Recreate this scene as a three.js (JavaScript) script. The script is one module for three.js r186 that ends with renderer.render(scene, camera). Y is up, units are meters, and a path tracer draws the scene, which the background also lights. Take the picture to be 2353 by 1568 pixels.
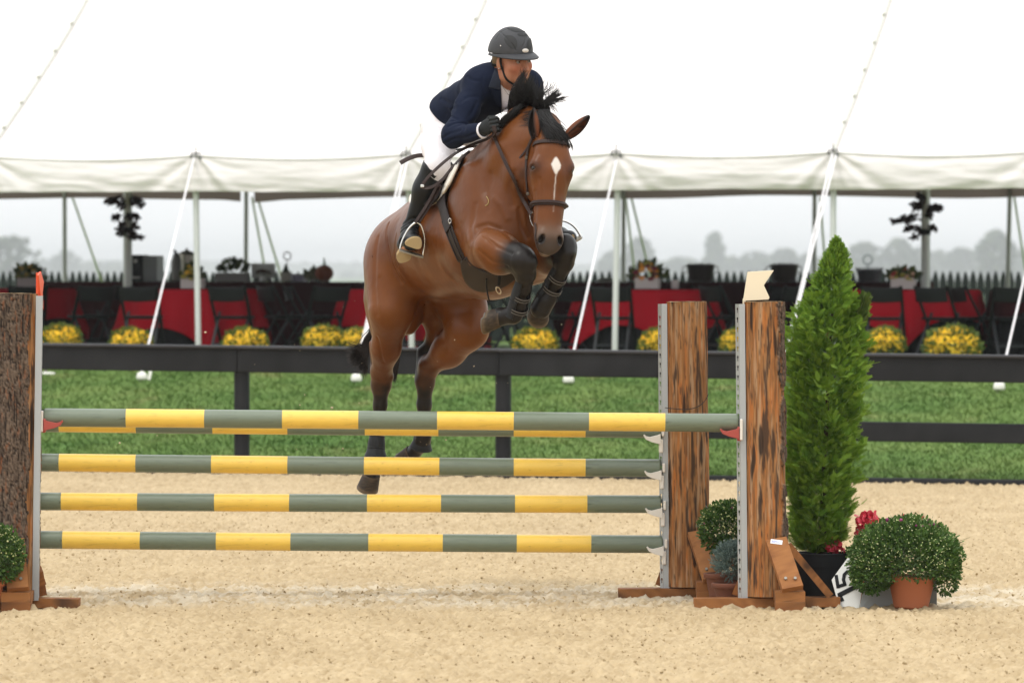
import * as THREE from 'three';
import { mergeGeometries } from 'three/addons/utils/BufferGeometryUtils.js';
import { RoundedBoxGeometry } from 'three/addons/geometries/RoundedBoxGeometry.js';
import { ImprovedNoise } from 'three/addons/math/ImprovedNoise.js';

// ---------- camera, sky, sun, exposure ----------
const scene = new THREE.Scene();
const EYE = 1.78, DIST = 30, FOC = 13080, HORIZON = 620, PITCH = Math.atan((784 - HORIZON) / FOC);
const camera = new THREE.PerspectiveCamera(2 * Math.atan(784 / FOC) * 180 / Math.PI, 1024 / 682, 0.5, 14000);
camera.position.set(0, EYE, DIST);
camera.rotation.x = -PITCH;
camera.focus = 30.2; camera.userData.fStop = 5.6;
scene.add(camera);
camera.updateMatrixWorld();
{ // overcast sky: bright veil of cloud, brightest overhead
  const w = 256, h = 128, d = new Float32Array(w * h * 4);
  for (let j = 0; j < h; j++) for (let i = 0; i < w; i++) {
    const el = ((j + 0.5) / h - 0.5) * Math.PI, s = Math.max(0, Math.sin(el)), o = (j * w + i) * 4;
    const L = 1.08 + 0.92 * Math.pow(s, 0.8);
    d[o] = L * 0.985; d[o + 1] = L; d[o + 2] = L * (1.0 + 0.01 * (1 - s)); d[o + 3] = 1;
  }
  const t = new THREE.DataTexture(d, w, h, THREE.RGBAFormat, THREE.FloatType);
  t.mapping = THREE.EquirectangularReflectionMapping; t.magFilter = THREE.LinearFilter; t.minFilter = THREE.LinearFilter; t.needsUpdate = true;
  scene.background = t; scene.environment = t;
}
const sun = new THREE.DirectionalLight(new THREE.Color(1, 0.96, 0.88), 1.05);
sun.position.set(-16, 42, 8); sun.target.position.set(0, 0, -10);
sun.castShadow = true; sun.shadow.radius = 24; sun.shadow.mapSize.set(2048, 2048);
Object.assign(sun.shadow.camera, { left: -25, right: 25, top: 25, bottom: -25, near: 1, far: 120 });
scene.add(sun, sun.target);
const renderer = new THREE.WebGLRenderer({ antialias: true });
renderer.setSize(1024, 682);
renderer.toneMapping = THREE.LinearToneMapping; renderer.toneMappingExposure = 1.0;
renderer.shadowMap.enabled = true; renderer.shadowMap.type = THREE.PCFSoftShadowMap;
scene.fog = new THREE.FogExp2(new THREE.Color(0.95, 0.985, 1.0), 0.00021);

// ---------- helpers ----------
const V = (x, y, z) => new THREE.Vector3(x, y, z);
const lerp = (a, b, t) => a + (b - a) * t, clamp = (x, a = 0, b = 1) => Math.min(b, Math.max(a, x));
const sstep = (a, b, x) => { const t = clamp((x - a) / (b - a)); return t * t * (3 - 2 * t); };
function rng(seed) { let a = seed >>> 0; return () => { a = (a + 0x6D2B79F5) | 0; let t = Math.imul(a ^ (a >>> 15), 1 | a); t = (t + Math.imul(t ^ (t >>> 7), 61 | t)) ^ t; return ((t ^ (t >>> 14)) >>> 0) / 4294967296; }; }
const perlin = new ImprovedNoise(), nz = (x, y, z = 0) => perlin.noise(x, y, z);
const fbm = (x, y, z = 0, n = 4) => { let s = 0, a = 0.5; for (let i = 0; i < n; i++) { s += a * nz(x, y, z); x = x * 2.03 + 7.1; y = y * 2.03 + 3.7; z = z * 2.03 + 1.3; a *= 0.5; } return s; };
// where the line of sight through a point of the picture (2352 x 1568) meets the upright plane at depth z: places things at true size
const CP = Math.cos(PITCH), SP = Math.sin(PITCH);
function ray(px, py) { const x = (px - 1176) / FOC, y = (784 - py) / FOC; return V(x, y * CP - SP, -y * SP - CP).normalize(); }
function at(px, py, z = 0) { const d = ray(px, py), t = (z - DIST) / d.z; return V(d.x * t, EYE + d.y * t, z); }
const mpp = (z) => (DIST - z) / FOC;                     // metres per picture unit at depth z
const used = new Map();
function numbered(n) { const k = used.get(n) ?? 0; used.set(n, k + 1); return k ? `${n}_${String(k).padStart(3, '0')}` : n; }
function shade(o) { o.traverse((m) => { if (m.isMesh) { m.castShadow = true; m.receiveShadow = true; } }); return o; }
function tag(o, label, category, group, kind) { Object.assign(o.userData, { label, category }); if (group) o.userData.group = group; if (kind) o.userData.kind = kind; return o; }
function thing(name, label, category, pos, turn = 0, group) {
  const o = new THREE.Group(); o.name = numbered(name); if (pos) o.position.copy(pos); o.rotation.y = turn; scene.add(o); return tag(o, label, category, group);
}
// adds geometry as a named mesh; world = true: the geometry is in world space and is moved into the parent's frame
function mesh(name, geo, mat, parent = scene, world = false) {
  const g = Array.isArray(geo) ? merge(geo) : geo;
  const m = new THREE.Mesh(g, mat); m.name = parent === scene ? numbered(name) : name; m.castShadow = m.receiveShadow = true;
  parent.add(m);
  if (world && parent !== scene) { parent.updateWorldMatrix(true, false); g.applyMatrix4(parent.matrixWorld.clone().invert()); }
  return m;
}
function merge(list) {
  const any = list.some((g) => g.attributes.color), ls = list.map((g) => {
    let q = g.index ? g.toNonIndexed() : g;
    for (const k of Object.keys(q.attributes)) if (!['position', 'normal', 'uv', 'color'].includes(k)) q.deleteAttribute(k);
    const n = q.attributes.position.count;
    if (!q.attributes.normal) q.computeVertexNormals();
    if (!q.attributes.uv) q.setAttribute('uv', new THREE.BufferAttribute(new Float32Array(n * 2), 2));
    if (any && !q.attributes.color) q.setAttribute('color', new THREE.BufferAttribute(new Float32Array(n * 3).fill(1), 3));
    return q;
  });
  return mergeGeometries(ls);
}
const place = (g, x, y, z, rx = 0, ry = 0, rz = 0) => { g.applyMatrix4(new THREE.Matrix4().compose(V(x, y, z), new THREE.Quaternion().setFromEuler(new THREE.Euler(rx, ry, rz)), V(1, 1, 1))); return g; };
const box = (w, h, d, x = 0, y = 0, z = 0, r = 0.004) => place(new RoundedBoxGeometry(w, h, d, 2, Math.min(r, w / 2.1, h / 2.1, d / 2.1)), x, y, z);
const std = (r, g, b, rough = 0.8, o = {}) => new THREE.MeshPhysicalMaterial({ color: new THREE.Color().setRGB(r, g, b), roughness: rough, specularIntensity: Math.max(r, g, b) < 0.13 && !o.metalness ? 0.3 : 0.7, ...o });
const vcol = (rough = 0.85, o = {}) => new THREE.MeshPhysicalMaterial({ vertexColors: true, roughness: rough, specularIntensity: 0.45, ...o });
const dbl = { side: THREE.DoubleSide };
// grid surface from f(u, v) -> Vector3, optional colour c(u, v, p) -> [r, g, b]
function sheet(nu, nv, f, c) {
  const P = [], C = [], U = [], I = [];
  for (let j = 0; j <= nv; j++) for (let i = 0; i <= nu; i++) {
    const u = i / nu, v = j / nv, p = f(u, v); P.push(p.x, p.y, p.z); U.push(u, v); if (c) C.push(...c(u, v, p));
  }
  for (let j = 0; j < nv; j++) for (let i = 0; i < nu; i++) { const a = j * (nu + 1) + i, b = a + 1, d = a + nu + 1, e = d + 1; I.push(a, b, e, a, e, d); }
  const g = new THREE.BufferGeometry();
  g.setAttribute('position', new THREE.Float32BufferAttribute(P, 3)); g.setAttribute('uv', new THREE.Float32BufferAttribute(U, 2));
  if (c) g.setAttribute('color', new THREE.Float32BufferAttribute(C, 3));
  g.setIndex(I); g.computeVertexNormals(); return g;
}
// sheet with thickness t along its normals (closed all round)
function slab(nu, nv, f, t, c) {
  const top = sheet(nu, nv, f, c), N = top.attributes.normal, P = top.attributes.position, n = P.count;
  const all = new Float32Array(n * 6); all.set(P.array);
  for (let i = 0; i < n; i++) for (let k = 0; k < 3; k++) all[n * 3 + i * 3 + k] = P.array[i * 3 + k] - N.array[i * 3 + k] * t;
  const I = [...top.index.array]; for (let i = 0; i < top.index.count; i += 3) I.push(n + I[i], n + I[i + 2], n + I[i + 1]);
  const w = nu + 1, rim = []; for (let i = 0; i < nu; i++) rim.push([i + 1, i], [nv * w + i, nv * w + i + 1]); for (let j = 0; j < nv; j++) rim.push([j * w, (j + 1) * w], [(j + 1) * w + nu, j * w + nu]);
  for (const [a, b] of rim) I.push(a, b, n + b, a, n + b, n + a);
  const g = new THREE.BufferGeometry(); g.setAttribute('position', new THREE.BufferAttribute(all, 3));
  if (c) { const C = new Float32Array(n * 6); C.set(top.attributes.color.array); C.set(top.attributes.color.array, n * 3); g.setAttribute('color', new THREE.BufferAttribute(C, 3)); }
  g.setIndex(I); g.computeVertexNormals(); return g;
}
// sweep of a closed cross-section along points. prof: [[a, b]...] offsets along (side, normal); nor: one normal, or one per point; scale(t)
function sweep(pts, prof, nor, { closed = false, scale = () => 1, cap = true, seg = 0 } = {}) {
  let P = pts, NN = Array.isArray(nor) ? nor : null;
  if (seg) {
    const cv = new THREE.CatmullRomCurve3(pts, closed, 'centripetal'); P = [];
    const n = closed ? seg : seg + 1; const M = NN ? [] : null;
    for (let i = 0; i < n; i++) { const t = i / seg; P.push(cv.getPoint(t)); if (M) { const x = t * (closed ? NN.length : NN.length - 1), k = Math.floor(x), f = x - k; M.push(NN[k % NN.length].clone().lerp(NN[(closed ? (k + 1) % NN.length : Math.min(k + 1, NN.length - 1))], f).normalize()); } }
    if (M) NN = M;
  }
  const n = P.length, m = prof.length, pos = [], I = [];
  let up = NN ? null : (nor ? nor.clone() : null);
  for (let i = 0; i < n; i++) {
    const a = P[closed ? (i + n - 1) % n : Math.max(0, i - 1)], b = P[closed ? (i + 1) % n : Math.min(n - 1, i + 1)], T = b.clone().sub(a).normalize();
    let N = NN ? NN[i].clone() : (up ? up.clone() : (Math.abs(T.y) < 0.9 ? V(0, 1, 0) : V(1, 0, 0)));
    N.addScaledVector(T, -N.dot(T)).normalize(); if (!NN && !nor) up = N.clone();
    const S = T.clone().cross(N), s = scale(i / Math.max(1, n - 1));
    for (const [x, y] of prof) { const q = P[i].clone().addScaledVector(S, x * s).addScaledVector(N, y * s); pos.push(q.x, q.y, q.z); }
  }
  const rings = closed ? n : n - 1;
  for (let i = 0; i < rings; i++) for (let j = 0; j < m; j++) { const a = i * m + j, b = i * m + (j + 1) % m, c = ((i + 1) % n) * m + j, d = ((i + 1) % n) * m + (j + 1) % m; I.push(a, b, d, a, d, c); }
  if (!closed && cap) for (const i of [0, n - 1]) for (let j = 1; j < m - 1; j++) i ? I.push(i * m, i * m + j, i * m + j + 1) : I.push(0, j + 1, j);
  const g = new THREE.BufferGeometry(); g.setAttribute('position', new THREE.Float32BufferAttribute(pos, 3)); g.setIndex(I); g.computeVertexNormals(); return g;
}
const circ = (r, n = 8) => Array.from({ length: n }, (_, i) => [r * Math.cos(i / n * 6.2832), r * Math.sin(i / n * 6.2832)]);
const flat = (w, t) => { const a = w / 2, b = t / 2, e = Math.min(a, b) * 0.5; return [[a, -b + e], [a, b - e], [a - e, b], [-a + e, b], [-a, b - e], [-a, -b + e], [-a + e, -b], [a - e, -b]]; };
const rod = (a, b, r0, r1 = r0, n = 10) => { const d = b.clone().sub(a), g = new THREE.CylinderGeometry(r1, r0, d.length(), n, 1); g.applyQuaternion(new THREE.Quaternion().setFromUnitVectors(V(0, 1, 0), d.clone().normalize())); g.translate((a.x + b.x) / 2, (a.y + b.y) / 2, (a.z + b.z) / 2); return g; };
const bar = (a, b, w, t, nor) => sweep([a, b], flat(w, t), nor);
const ball = (x, y, z, r, n = 10, sy = 1) => { const g = new THREE.SphereGeometry(r, n * 2, n); g.scale(1, sy, 1); g.translate(x, y, z); return g; };
function extrude(pts, depth, bevel = 0, holes = []) { const s = new THREE.Shape(pts.map(([x, y]) => new THREE.Vector2(x, y))); for (const h of holes) s.holes.push(new THREE.Path(h.map(([x, y]) => new THREE.Vector2(x, y)))); return new THREE.ExtrudeGeometry(s, { depth, bevelEnabled: bevel > 0, bevelSize: bevel, bevelThickness: bevel, bevelSegments: 2, curveSegments: 8 }); }
function instances(name, geo, mat, list, parent) {   // list of { p, q or e, s, c }
  const im = new THREE.InstancedMesh(geo, mat, list.length), M = new THREE.Matrix4(), Q = new THREE.Quaternion(), E = new THREE.Euler(), S = V(1, 1, 1);
  list.forEach((o, i) => {
    if (o.q) Q.copy(o.q); else if (o.e) Q.setFromEuler(E.set(...o.e)); else Q.identity();
    typeof o.s === 'number' ? S.set(o.s, o.s, o.s) : S.set(...(o.s ?? [1, 1, 1])); im.setMatrixAt(i, M.compose(o.p, Q, S)); if (o.c) im.setColorAt(i, new THREE.Color().setRGB(...o.c));
  });
  im.name = parent === scene ? numbered(name) : name; im.castShadow = im.receiveShadow = true; parent.add(im); return im;
}
function paint(g, f) { const P = g.attributes.position, C = new Float32Array(P.count * 3); for (let i = 0; i < P.count; i++) { const c = f(P.getX(i), P.getY(i), P.getZ(i), i); C.set(c, i * 3); } g.setAttribute('color', new THREE.BufferAttribute(C, 3)); return g; }
const mix3 = (a, b, t) => [lerp(a[0], b[0], t), lerp(a[1], b[1], t), lerp(a[2], b[2], t)], mul3 = (a, k) => [a[0] * k, a[1] * k, a[2] * k];
function grainTex(size, f, srgb = true, rep) { // f(x, y in 0..1) -> [r, g, b] 0..1 linear (stored as sRGB)
  const d = new Uint8Array(size * size * 4); for (let j = 0; j < size; j++) for (let i = 0; i < size; i++) { const c = f(i / size, j / size), o = (j * size + i) * 4; for (let k = 0; k < 3; k++) { const x = clamp(c[k] ?? c[0]); d[o + k] = 255 * (srgb ? (x <= 0.0031308 ? 12.92 * x : 1.055 * Math.pow(x, 1 / 2.4) - 0.055) : x); } d[o + 3] = 255; }
  const t = new THREE.DataTexture(d, size, size); t.wrapS = t.wrapT = THREE.RepeatWrapping; t.magFilter = THREE.LinearFilter; t.minFilter = THREE.LinearMipmapLinearFilter; t.generateMipmaps = true; if (srgb) t.colorSpace = THREE.SRGBColorSpace; if (rep) t.repeat.set(rep, rep); t.needsUpdate = true; return t;
}
// ---------- ground ----------
const FN = [0.3633, -0.9316];                                   // away from us across the arena fence
const behind = (x, z) => x * FN[0] + (z + 18.96) * FN[1];       // metres behind the fence line
function turfY(x, z) {
  const s = behind(x, z);
  if (s < 0) return -0.07;
  if (s < 36) return 0.02 + 0.055 * Math.min(s, 14) + 0.012 * fbm(x * 0.7, z * 0.7) + (s > 14 ? 0 : 0);
  return 0.79 - 8.5 * sstep(36, 330, s) + 0.4 * fbm(x * 0.01, z * 0.01);
}
{
  const grassC = (x, z) => { const n = fbm(x * 0.9, z * 0.55, 3, 4), m = fbm(x * 6, z * 4, 9, 2), t = clamp(0.5 + n * 1.1 + m * 0.5); return mix3([0.075, 0.16, 0.028], [0.15, 0.22, 0.055], t); };
  const xs = [], zs = [];
  for (let x = -4000; x < -300; x += 370) xs.push(x); for (let x = -300; x < -12; x += 24) xs.push(x); for (let x = -12; x <= 12; x += 0.2) xs.push(x); for (let x = 24; x <= 300; x += 24) xs.push(x); for (let x = 670; x <= 4000; x += 370) xs.push(x);
  for (let z = 60; z > -14; z -= 4) zs.push(z); for (let z = -14; z > -38; z -= 0.2) zs.push(z); for (let z = -38; z > -90; z -= 1.5) zs.push(z); for (let z = -90; z > -400; z -= 15) zs.push(z); for (let z = -400; z > -9000; z -= 400) zs.push(z);
  const g = sheet(xs.length - 1, zs.length - 1, (u, v) => { const x = xs[Math.round(u * (xs.length - 1))], z = zs[Math.round(v * (zs.length - 1))]; return V(x, turfY(x, z), z); }, (u, v, p) => grassC(p.x, p.z));
  tag(mesh('ground', g, vcol(0.95)), 'green turf bank rising behind the arena fence to the open fields', 'ground', null, 'structure');
}
function onTurf(px, py, lift = 0) { const d = ray(px, py); let a = 45, b = 66; for (let i = 0; i < 40; i++) { const m = (a + b) / 2, t = m / -d.z, x = d.x * t, y = EYE + d.y * t; if (y > turfY(x, DIST - m) + lift) a = m; else b = m; } return at(px, py, DIST - a); }
const sandTone = (x, z) => {
  const n = fbm(x * 1.3, z * 0.7, 2, 4), m = fbm(x * 14, z * 9, 5, 3), f = fbm(x * 47, z * 31, 8, 2);
  let c = mix3([0.335, 0.242, 0.131], [0.50, 0.385, 0.232], clamp(0.56 + n * 0.5 + m * 0.9 + f * 1.1));
  const pale = sstep(1.5, 0.5, Math.abs(z + 1.0 + 0.5 * nz(x * 0.8, 4.2))) * clamp(0.45 + 1.6 * fbm(x * 3.1, z * 2.2, 1, 3) + 0.9 * nz(x * 19, z * 11, 3));   // dry scuffed footing along the line of the jump
  c = mix3(c, [0.64, 0.575, 0.46], clamp(pale) * 0.7);
  const damp = sstep(0.22, 0.5, fbm(x * 9.5 + 3, z * 5.5, 11, 3)) * 0.55; return mix3(c, [0.27, 0.185, 0.09], damp);
};
const PR = rng(303), PRINTS = Array.from({ length: 130 }, () => [(PR() - 0.5) * 8.4, 5.5 - PR() * 19, 0.07 + 0.05 * PR(), 0.012 + 0.016 * PR()]);
const prints = (x, z) => { let h = 0; for (const [a, b, r, d] of PRINTS) { const dx = (x - a) / r, dz = (z - b) / (r * 1.5); if (dx > 2.6 || dx < -2.6 || dz > 2.6 || dz < -2.6) continue; const q = dx * dx + dz * dz; h += d * (0.75 * q - 1) * Math.exp(-q) ; } return h; };
const sandY = (x, z) => prints(x, z) + 0.012 * fbm(x * 4, z * 2.6, 1, 3) + 0.050 * Math.max(0, fbm(x * 12, z * 6.5, 4, 3) - 0.02) + 0.026 * nz(x * 29, z * 13, 6) + 0.013 * nz(x * 47, z * 21, 2);
{
  const xs = [], zs = [];
  for (let x = -30; x < -4.4; x += 1.6) xs.push(x); for (let x = -4.4; x <= 4.4; x += 0.014) xs.push(x); for (let x = 6; x <= 30; x += 1.6) xs.push(x);
  for (let z = 45; z > 6; z -= 1.5) zs.push(z); for (let z = 6; z > -23.6; z -= z > 2 ? 0.022 : z > -2 ? 0.028 : 0.03 + 0.006 * (-2 - z)) zs.push(z);
  const fine = (x) => Math.abs(x) < 4.5, nx = xs.length, nzr = zs.length, P = new Float32Array(nx * nzr * 3), C = new Float32Array(nx * nzr * 3), I = [];
  for (let j = 0; j < nzr; j++) for (let i = 0; i < nx; i++) { const x = xs[i], z = zs[j], o = (j * nx + i) * 3; P.set([x, fine(x) && z < 6.1 ? sandY(x, z) : 0, z], o); C.set(sandTone(x, z), o); }
  for (let j = 0; j < nzr - 1; j++) for (let i = 0; i < nx - 1; i++) { const a = j * nx + i; if (behind(xs[i], zs[j]) > 0.35) continue; I.push(a, a + 1, a + nx + 1, a, a + nx + 1, a + nx); }
  const g = new THREE.BufferGeometry(); g.setAttribute('position', new THREE.BufferAttribute(P, 3)); g.setAttribute('color', new THREE.BufferAttribute(C, 3)); g.setIndex(I); g.computeVertexNormals();
  tag(mesh('arena_sand', g, vcol(0.96)), 'pale tan sand footing of the riding arena under the jump', 'sand', null, 'structure');
  const R = rng(5), list = [];
  for (let i = 0; i < 24000; i++) { const z = 6 - Math.pow(R(), 1.3) * 20, x = (R() - 0.5) * 8.6; const s = 0.002 + 0.0058 * Math.pow(R(), 4), d = Math.pow(R(), 0.6);
    list.push({ p: V(x, sandY(x, z) + s * 0.35, z), e: [R() * 6, R() * 6, R() * 6], s: [s * (0.8 + R()), s * (0.6 + R() * 0.4), s * (0.8 + R() * 0.6)], c: mix3([0.25, 0.178, 0.09], [0.46, 0.355, 0.21], d) }); }
  const clod = new THREE.DodecahedronGeometry(1, 0);
  tag(instances('sand_crumbs', clod, std(1, 1, 1, 0.97), list, scene), 'loose crumbs of damp sand scattered over the arena footing', 'sand crumbs', null, 'stuff');
  const fly = [];
  for (let i = 0; i < 70; i++) { const a = R(), px = 700 + R() * 560 - 300 * a * a, py = 620 + Math.pow(R(), 0.8) * 560, s = 0.0014 + 0.003 * Math.pow(R(), 3); fly.push({ p: at(px, py, -0.9 - R() * 1.4), e: [R() * 6, R() * 6, 0], s: [s * 1.4, s, s], c: [0.52, 0.42, 0.28] }); }
  for (const [px, py, s] of [[471, 763, 0.008], [274, 1017, 0.007], [360, 1000, 0.004], [762, 936, 0.008], [1024, 1010, 0.006], [1290, 745, 0.004]]) fly.push({ p: at(px, py, -1.3), e: [px, py, 0], s: [s, s * 0.7, s * 0.8], c: [0.55, 0.45, 0.31] });
  tag(instances('flying_sand', clod, std(1, 1, 1, 0.97), fly, scene), 'specks of sand thrown up into the air around the hind legs', 'flying sand', null, 'stuff');
}
{ // grass blades on the bank
  const R = rng(77), blade = [];
  for (let k = 0; k < 5; k++) { const a = R() * 6.28, l = 0.03 + R() * 0.05, x = (R() - 0.5) * 0.05, z = (R() - 0.5) * 0.05, h = 0.028 + R() * 0.03, w = 0.006; const g = new THREE.BufferGeometry(); g.setAttribute('position', new THREE.Float32BufferAttribute([x - w * Math.cos(a), 0, z + w * Math.sin(a), x + w * Math.cos(a), 0, z - w * Math.sin(a), x + l * Math.sin(a), h, z + l * Math.cos(a)], 3)); g.computeVertexNormals(); blade.push(g); }
  const list = [];
  for (let i = 0; i < 112000; i++) { const t = (R() - 0.5) * 19 - 3.2, s = 0.1 + Math.pow(R(), 1.1) * 13, x = t * 0.9316 + FN[0] * s, z = -18.96 + t * 0.3633 + FN[1] * s, n = clamp(0.5 + fbm(x * 0.9, z * 0.55, 3, 4) * 1.3 + (R() - 0.5) * 0.22);
    list.push({ p: V(x, turfY(x, z) - 0.005, z), e: [0, R() * 6, 0], s: 0.7 + R() * 0.6, c: mix3(mix3([0.085, 0.175, 0.03], [0.18, 0.26, 0.065], n), [0.27, 0.22, 0.09], 0.55 * sstep(0.12, 0.4, fbm(x * 1.7 + 9, z * 0.8, 6, 3)) * (s > 5 ? 1 : 0.4)) }); }
  tag(instances('grass', merge(blade), std(1, 1, 1, 0.8, { ...dbl }), list, scene), 'short mown grass covering the bank behind the black fence', 'grass', null, 'stuff');
}
// ---------- arena fence ----------
const fenceZ = (px, off = 0) => { const k = (px - 1176) / FOC, z0 = -18.96 + off; return (z0 + 0.39 * DIST * k) / (1 + 0.39 * k); };
const onFence = (px, py, off = 0) => at(px, py, fenceZ(px, off));
{
  const f = thing('arena_fence', 'black board fence with two rails along the edge of the sand arena', 'fence', onFence(1176, 1096)); f.position.y = 0;
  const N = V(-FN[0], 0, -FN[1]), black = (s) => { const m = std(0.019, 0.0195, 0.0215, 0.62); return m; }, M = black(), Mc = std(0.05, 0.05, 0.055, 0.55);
  const topY = (p) => 790 + 0.0124 * (p - 95), botY = (p) => 850 + 0.0133 * (p - 95), loY = (p) => 938 + 0.0152 * (p - 95);
  const posts = [-650, -45, 555, 1156, 1757, 2384, 2990];
  const wob = (g, k) => { const P = g.attributes.position; return paint(g, (x, y, z) => mul3([0.0195, 0.02, 0.022], 0.8 + 0.9 * Math.max(0, fbm(x * 1.2 + k, y * 38, z, 3)) + 0.35 * nz(x * 7, y * 60, k))); };
  const boardM = vcol(0.6, { specularIntensity: 0.28 });
  const plank = (a, b, h, t, off) => { const n = 40, pts = []; for (let i = 0; i <= n; i++) pts.push(a.clone().lerp(b, i / n).addScaledVector(N, off)); return sweep(pts, flat(h, t).map(([x, y]) => [x, y]), N); };
  for (let i = 0; i < posts.length - 1; i++) {
    const a = posts[i] + 1.2, b = posts[i + 1] - 1.2;
    const A = onFence(a, (topY(a) + botY(a)) / 2), B = onFence(b, (topY(b) + botY(b)) / 2);
    mesh('board', wob(plank(A, B, 0.215, 0.035, 0.085), i), boardM, f, true);
    const A2 = onFence(a, loY(a) + 23), B2 = onFence(b, loY(b) + 23); mesh('board', wob(plank(A2, B2, 0.165, 0.035, 0.085), i + 9), boardM, f, true);
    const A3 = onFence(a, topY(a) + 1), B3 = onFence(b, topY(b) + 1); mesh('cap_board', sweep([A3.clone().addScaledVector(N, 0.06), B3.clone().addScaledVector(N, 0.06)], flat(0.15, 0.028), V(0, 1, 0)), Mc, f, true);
  }
  for (const p of posts) { const t = onFence(p, topY(p) + 5), b = t.clone(); b.y = -0.3; mesh('post', sweep([b, t], flat(0.125, 0.115), N), M, f, true); }
  const kerb = thing('arena_kerb', 'low black timber edging between the sand and the grass', 'kerb', onFence(1176, 1096)); kerb.userData.kind = 'structure'; kerb.position.y = 0;
  for (let i = 0; i < posts.length - 1; i++) { const a = onFence(posts[i] + 0.5, 1080), b = onFence(posts[i + 1] - 0.5, 1080); a.y = b.y = 0.005; mesh('edging_board', sweep([a.addScaledVector(N, 0.16), b.addScaledVector(N, 0.16)], flat(0.08, 0.05), N), M, kerb, true); }
}
// ---------- tent ----------
const TA = V(0.970, 0, 0.2425), TB = V(0.2425, 0, -0.970), TO = V(0, 0, -34);
const tentPt = (u, y, w) => TO.clone().addScaledVector(TA, u).addScaledVector(TB, w).setY(y);
const uOf = (px, w) => { const d = ray(px, HORIZON), o = TO.clone().addScaledVector(TB, w), t = (V(0, 0, DIST).sub(o).dot(TB)) / -(d.x * TB.x + d.z * TB.z); return V(d.x * t, 0, DIST + d.z * t).sub(o).dot(TA); };
const yOf = (px, py, w) => { const p = tentPt(uOf(px, w), 0, w); return at(px, py, p.z).y; };
const T = (px, py, w) => { const u = uOf(px, w), p = tentPt(u, 0, w); p.y = at(px, py, p.z).y; return p; };
const FLOOR = 0.8, EAVE = 3.08, DEPTH = 11.5;
const tent = thing('event_tent', 'large white pole tent over dining tables behind the arena fence', 'tent', tentPt(0, FLOOR, 0));
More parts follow.
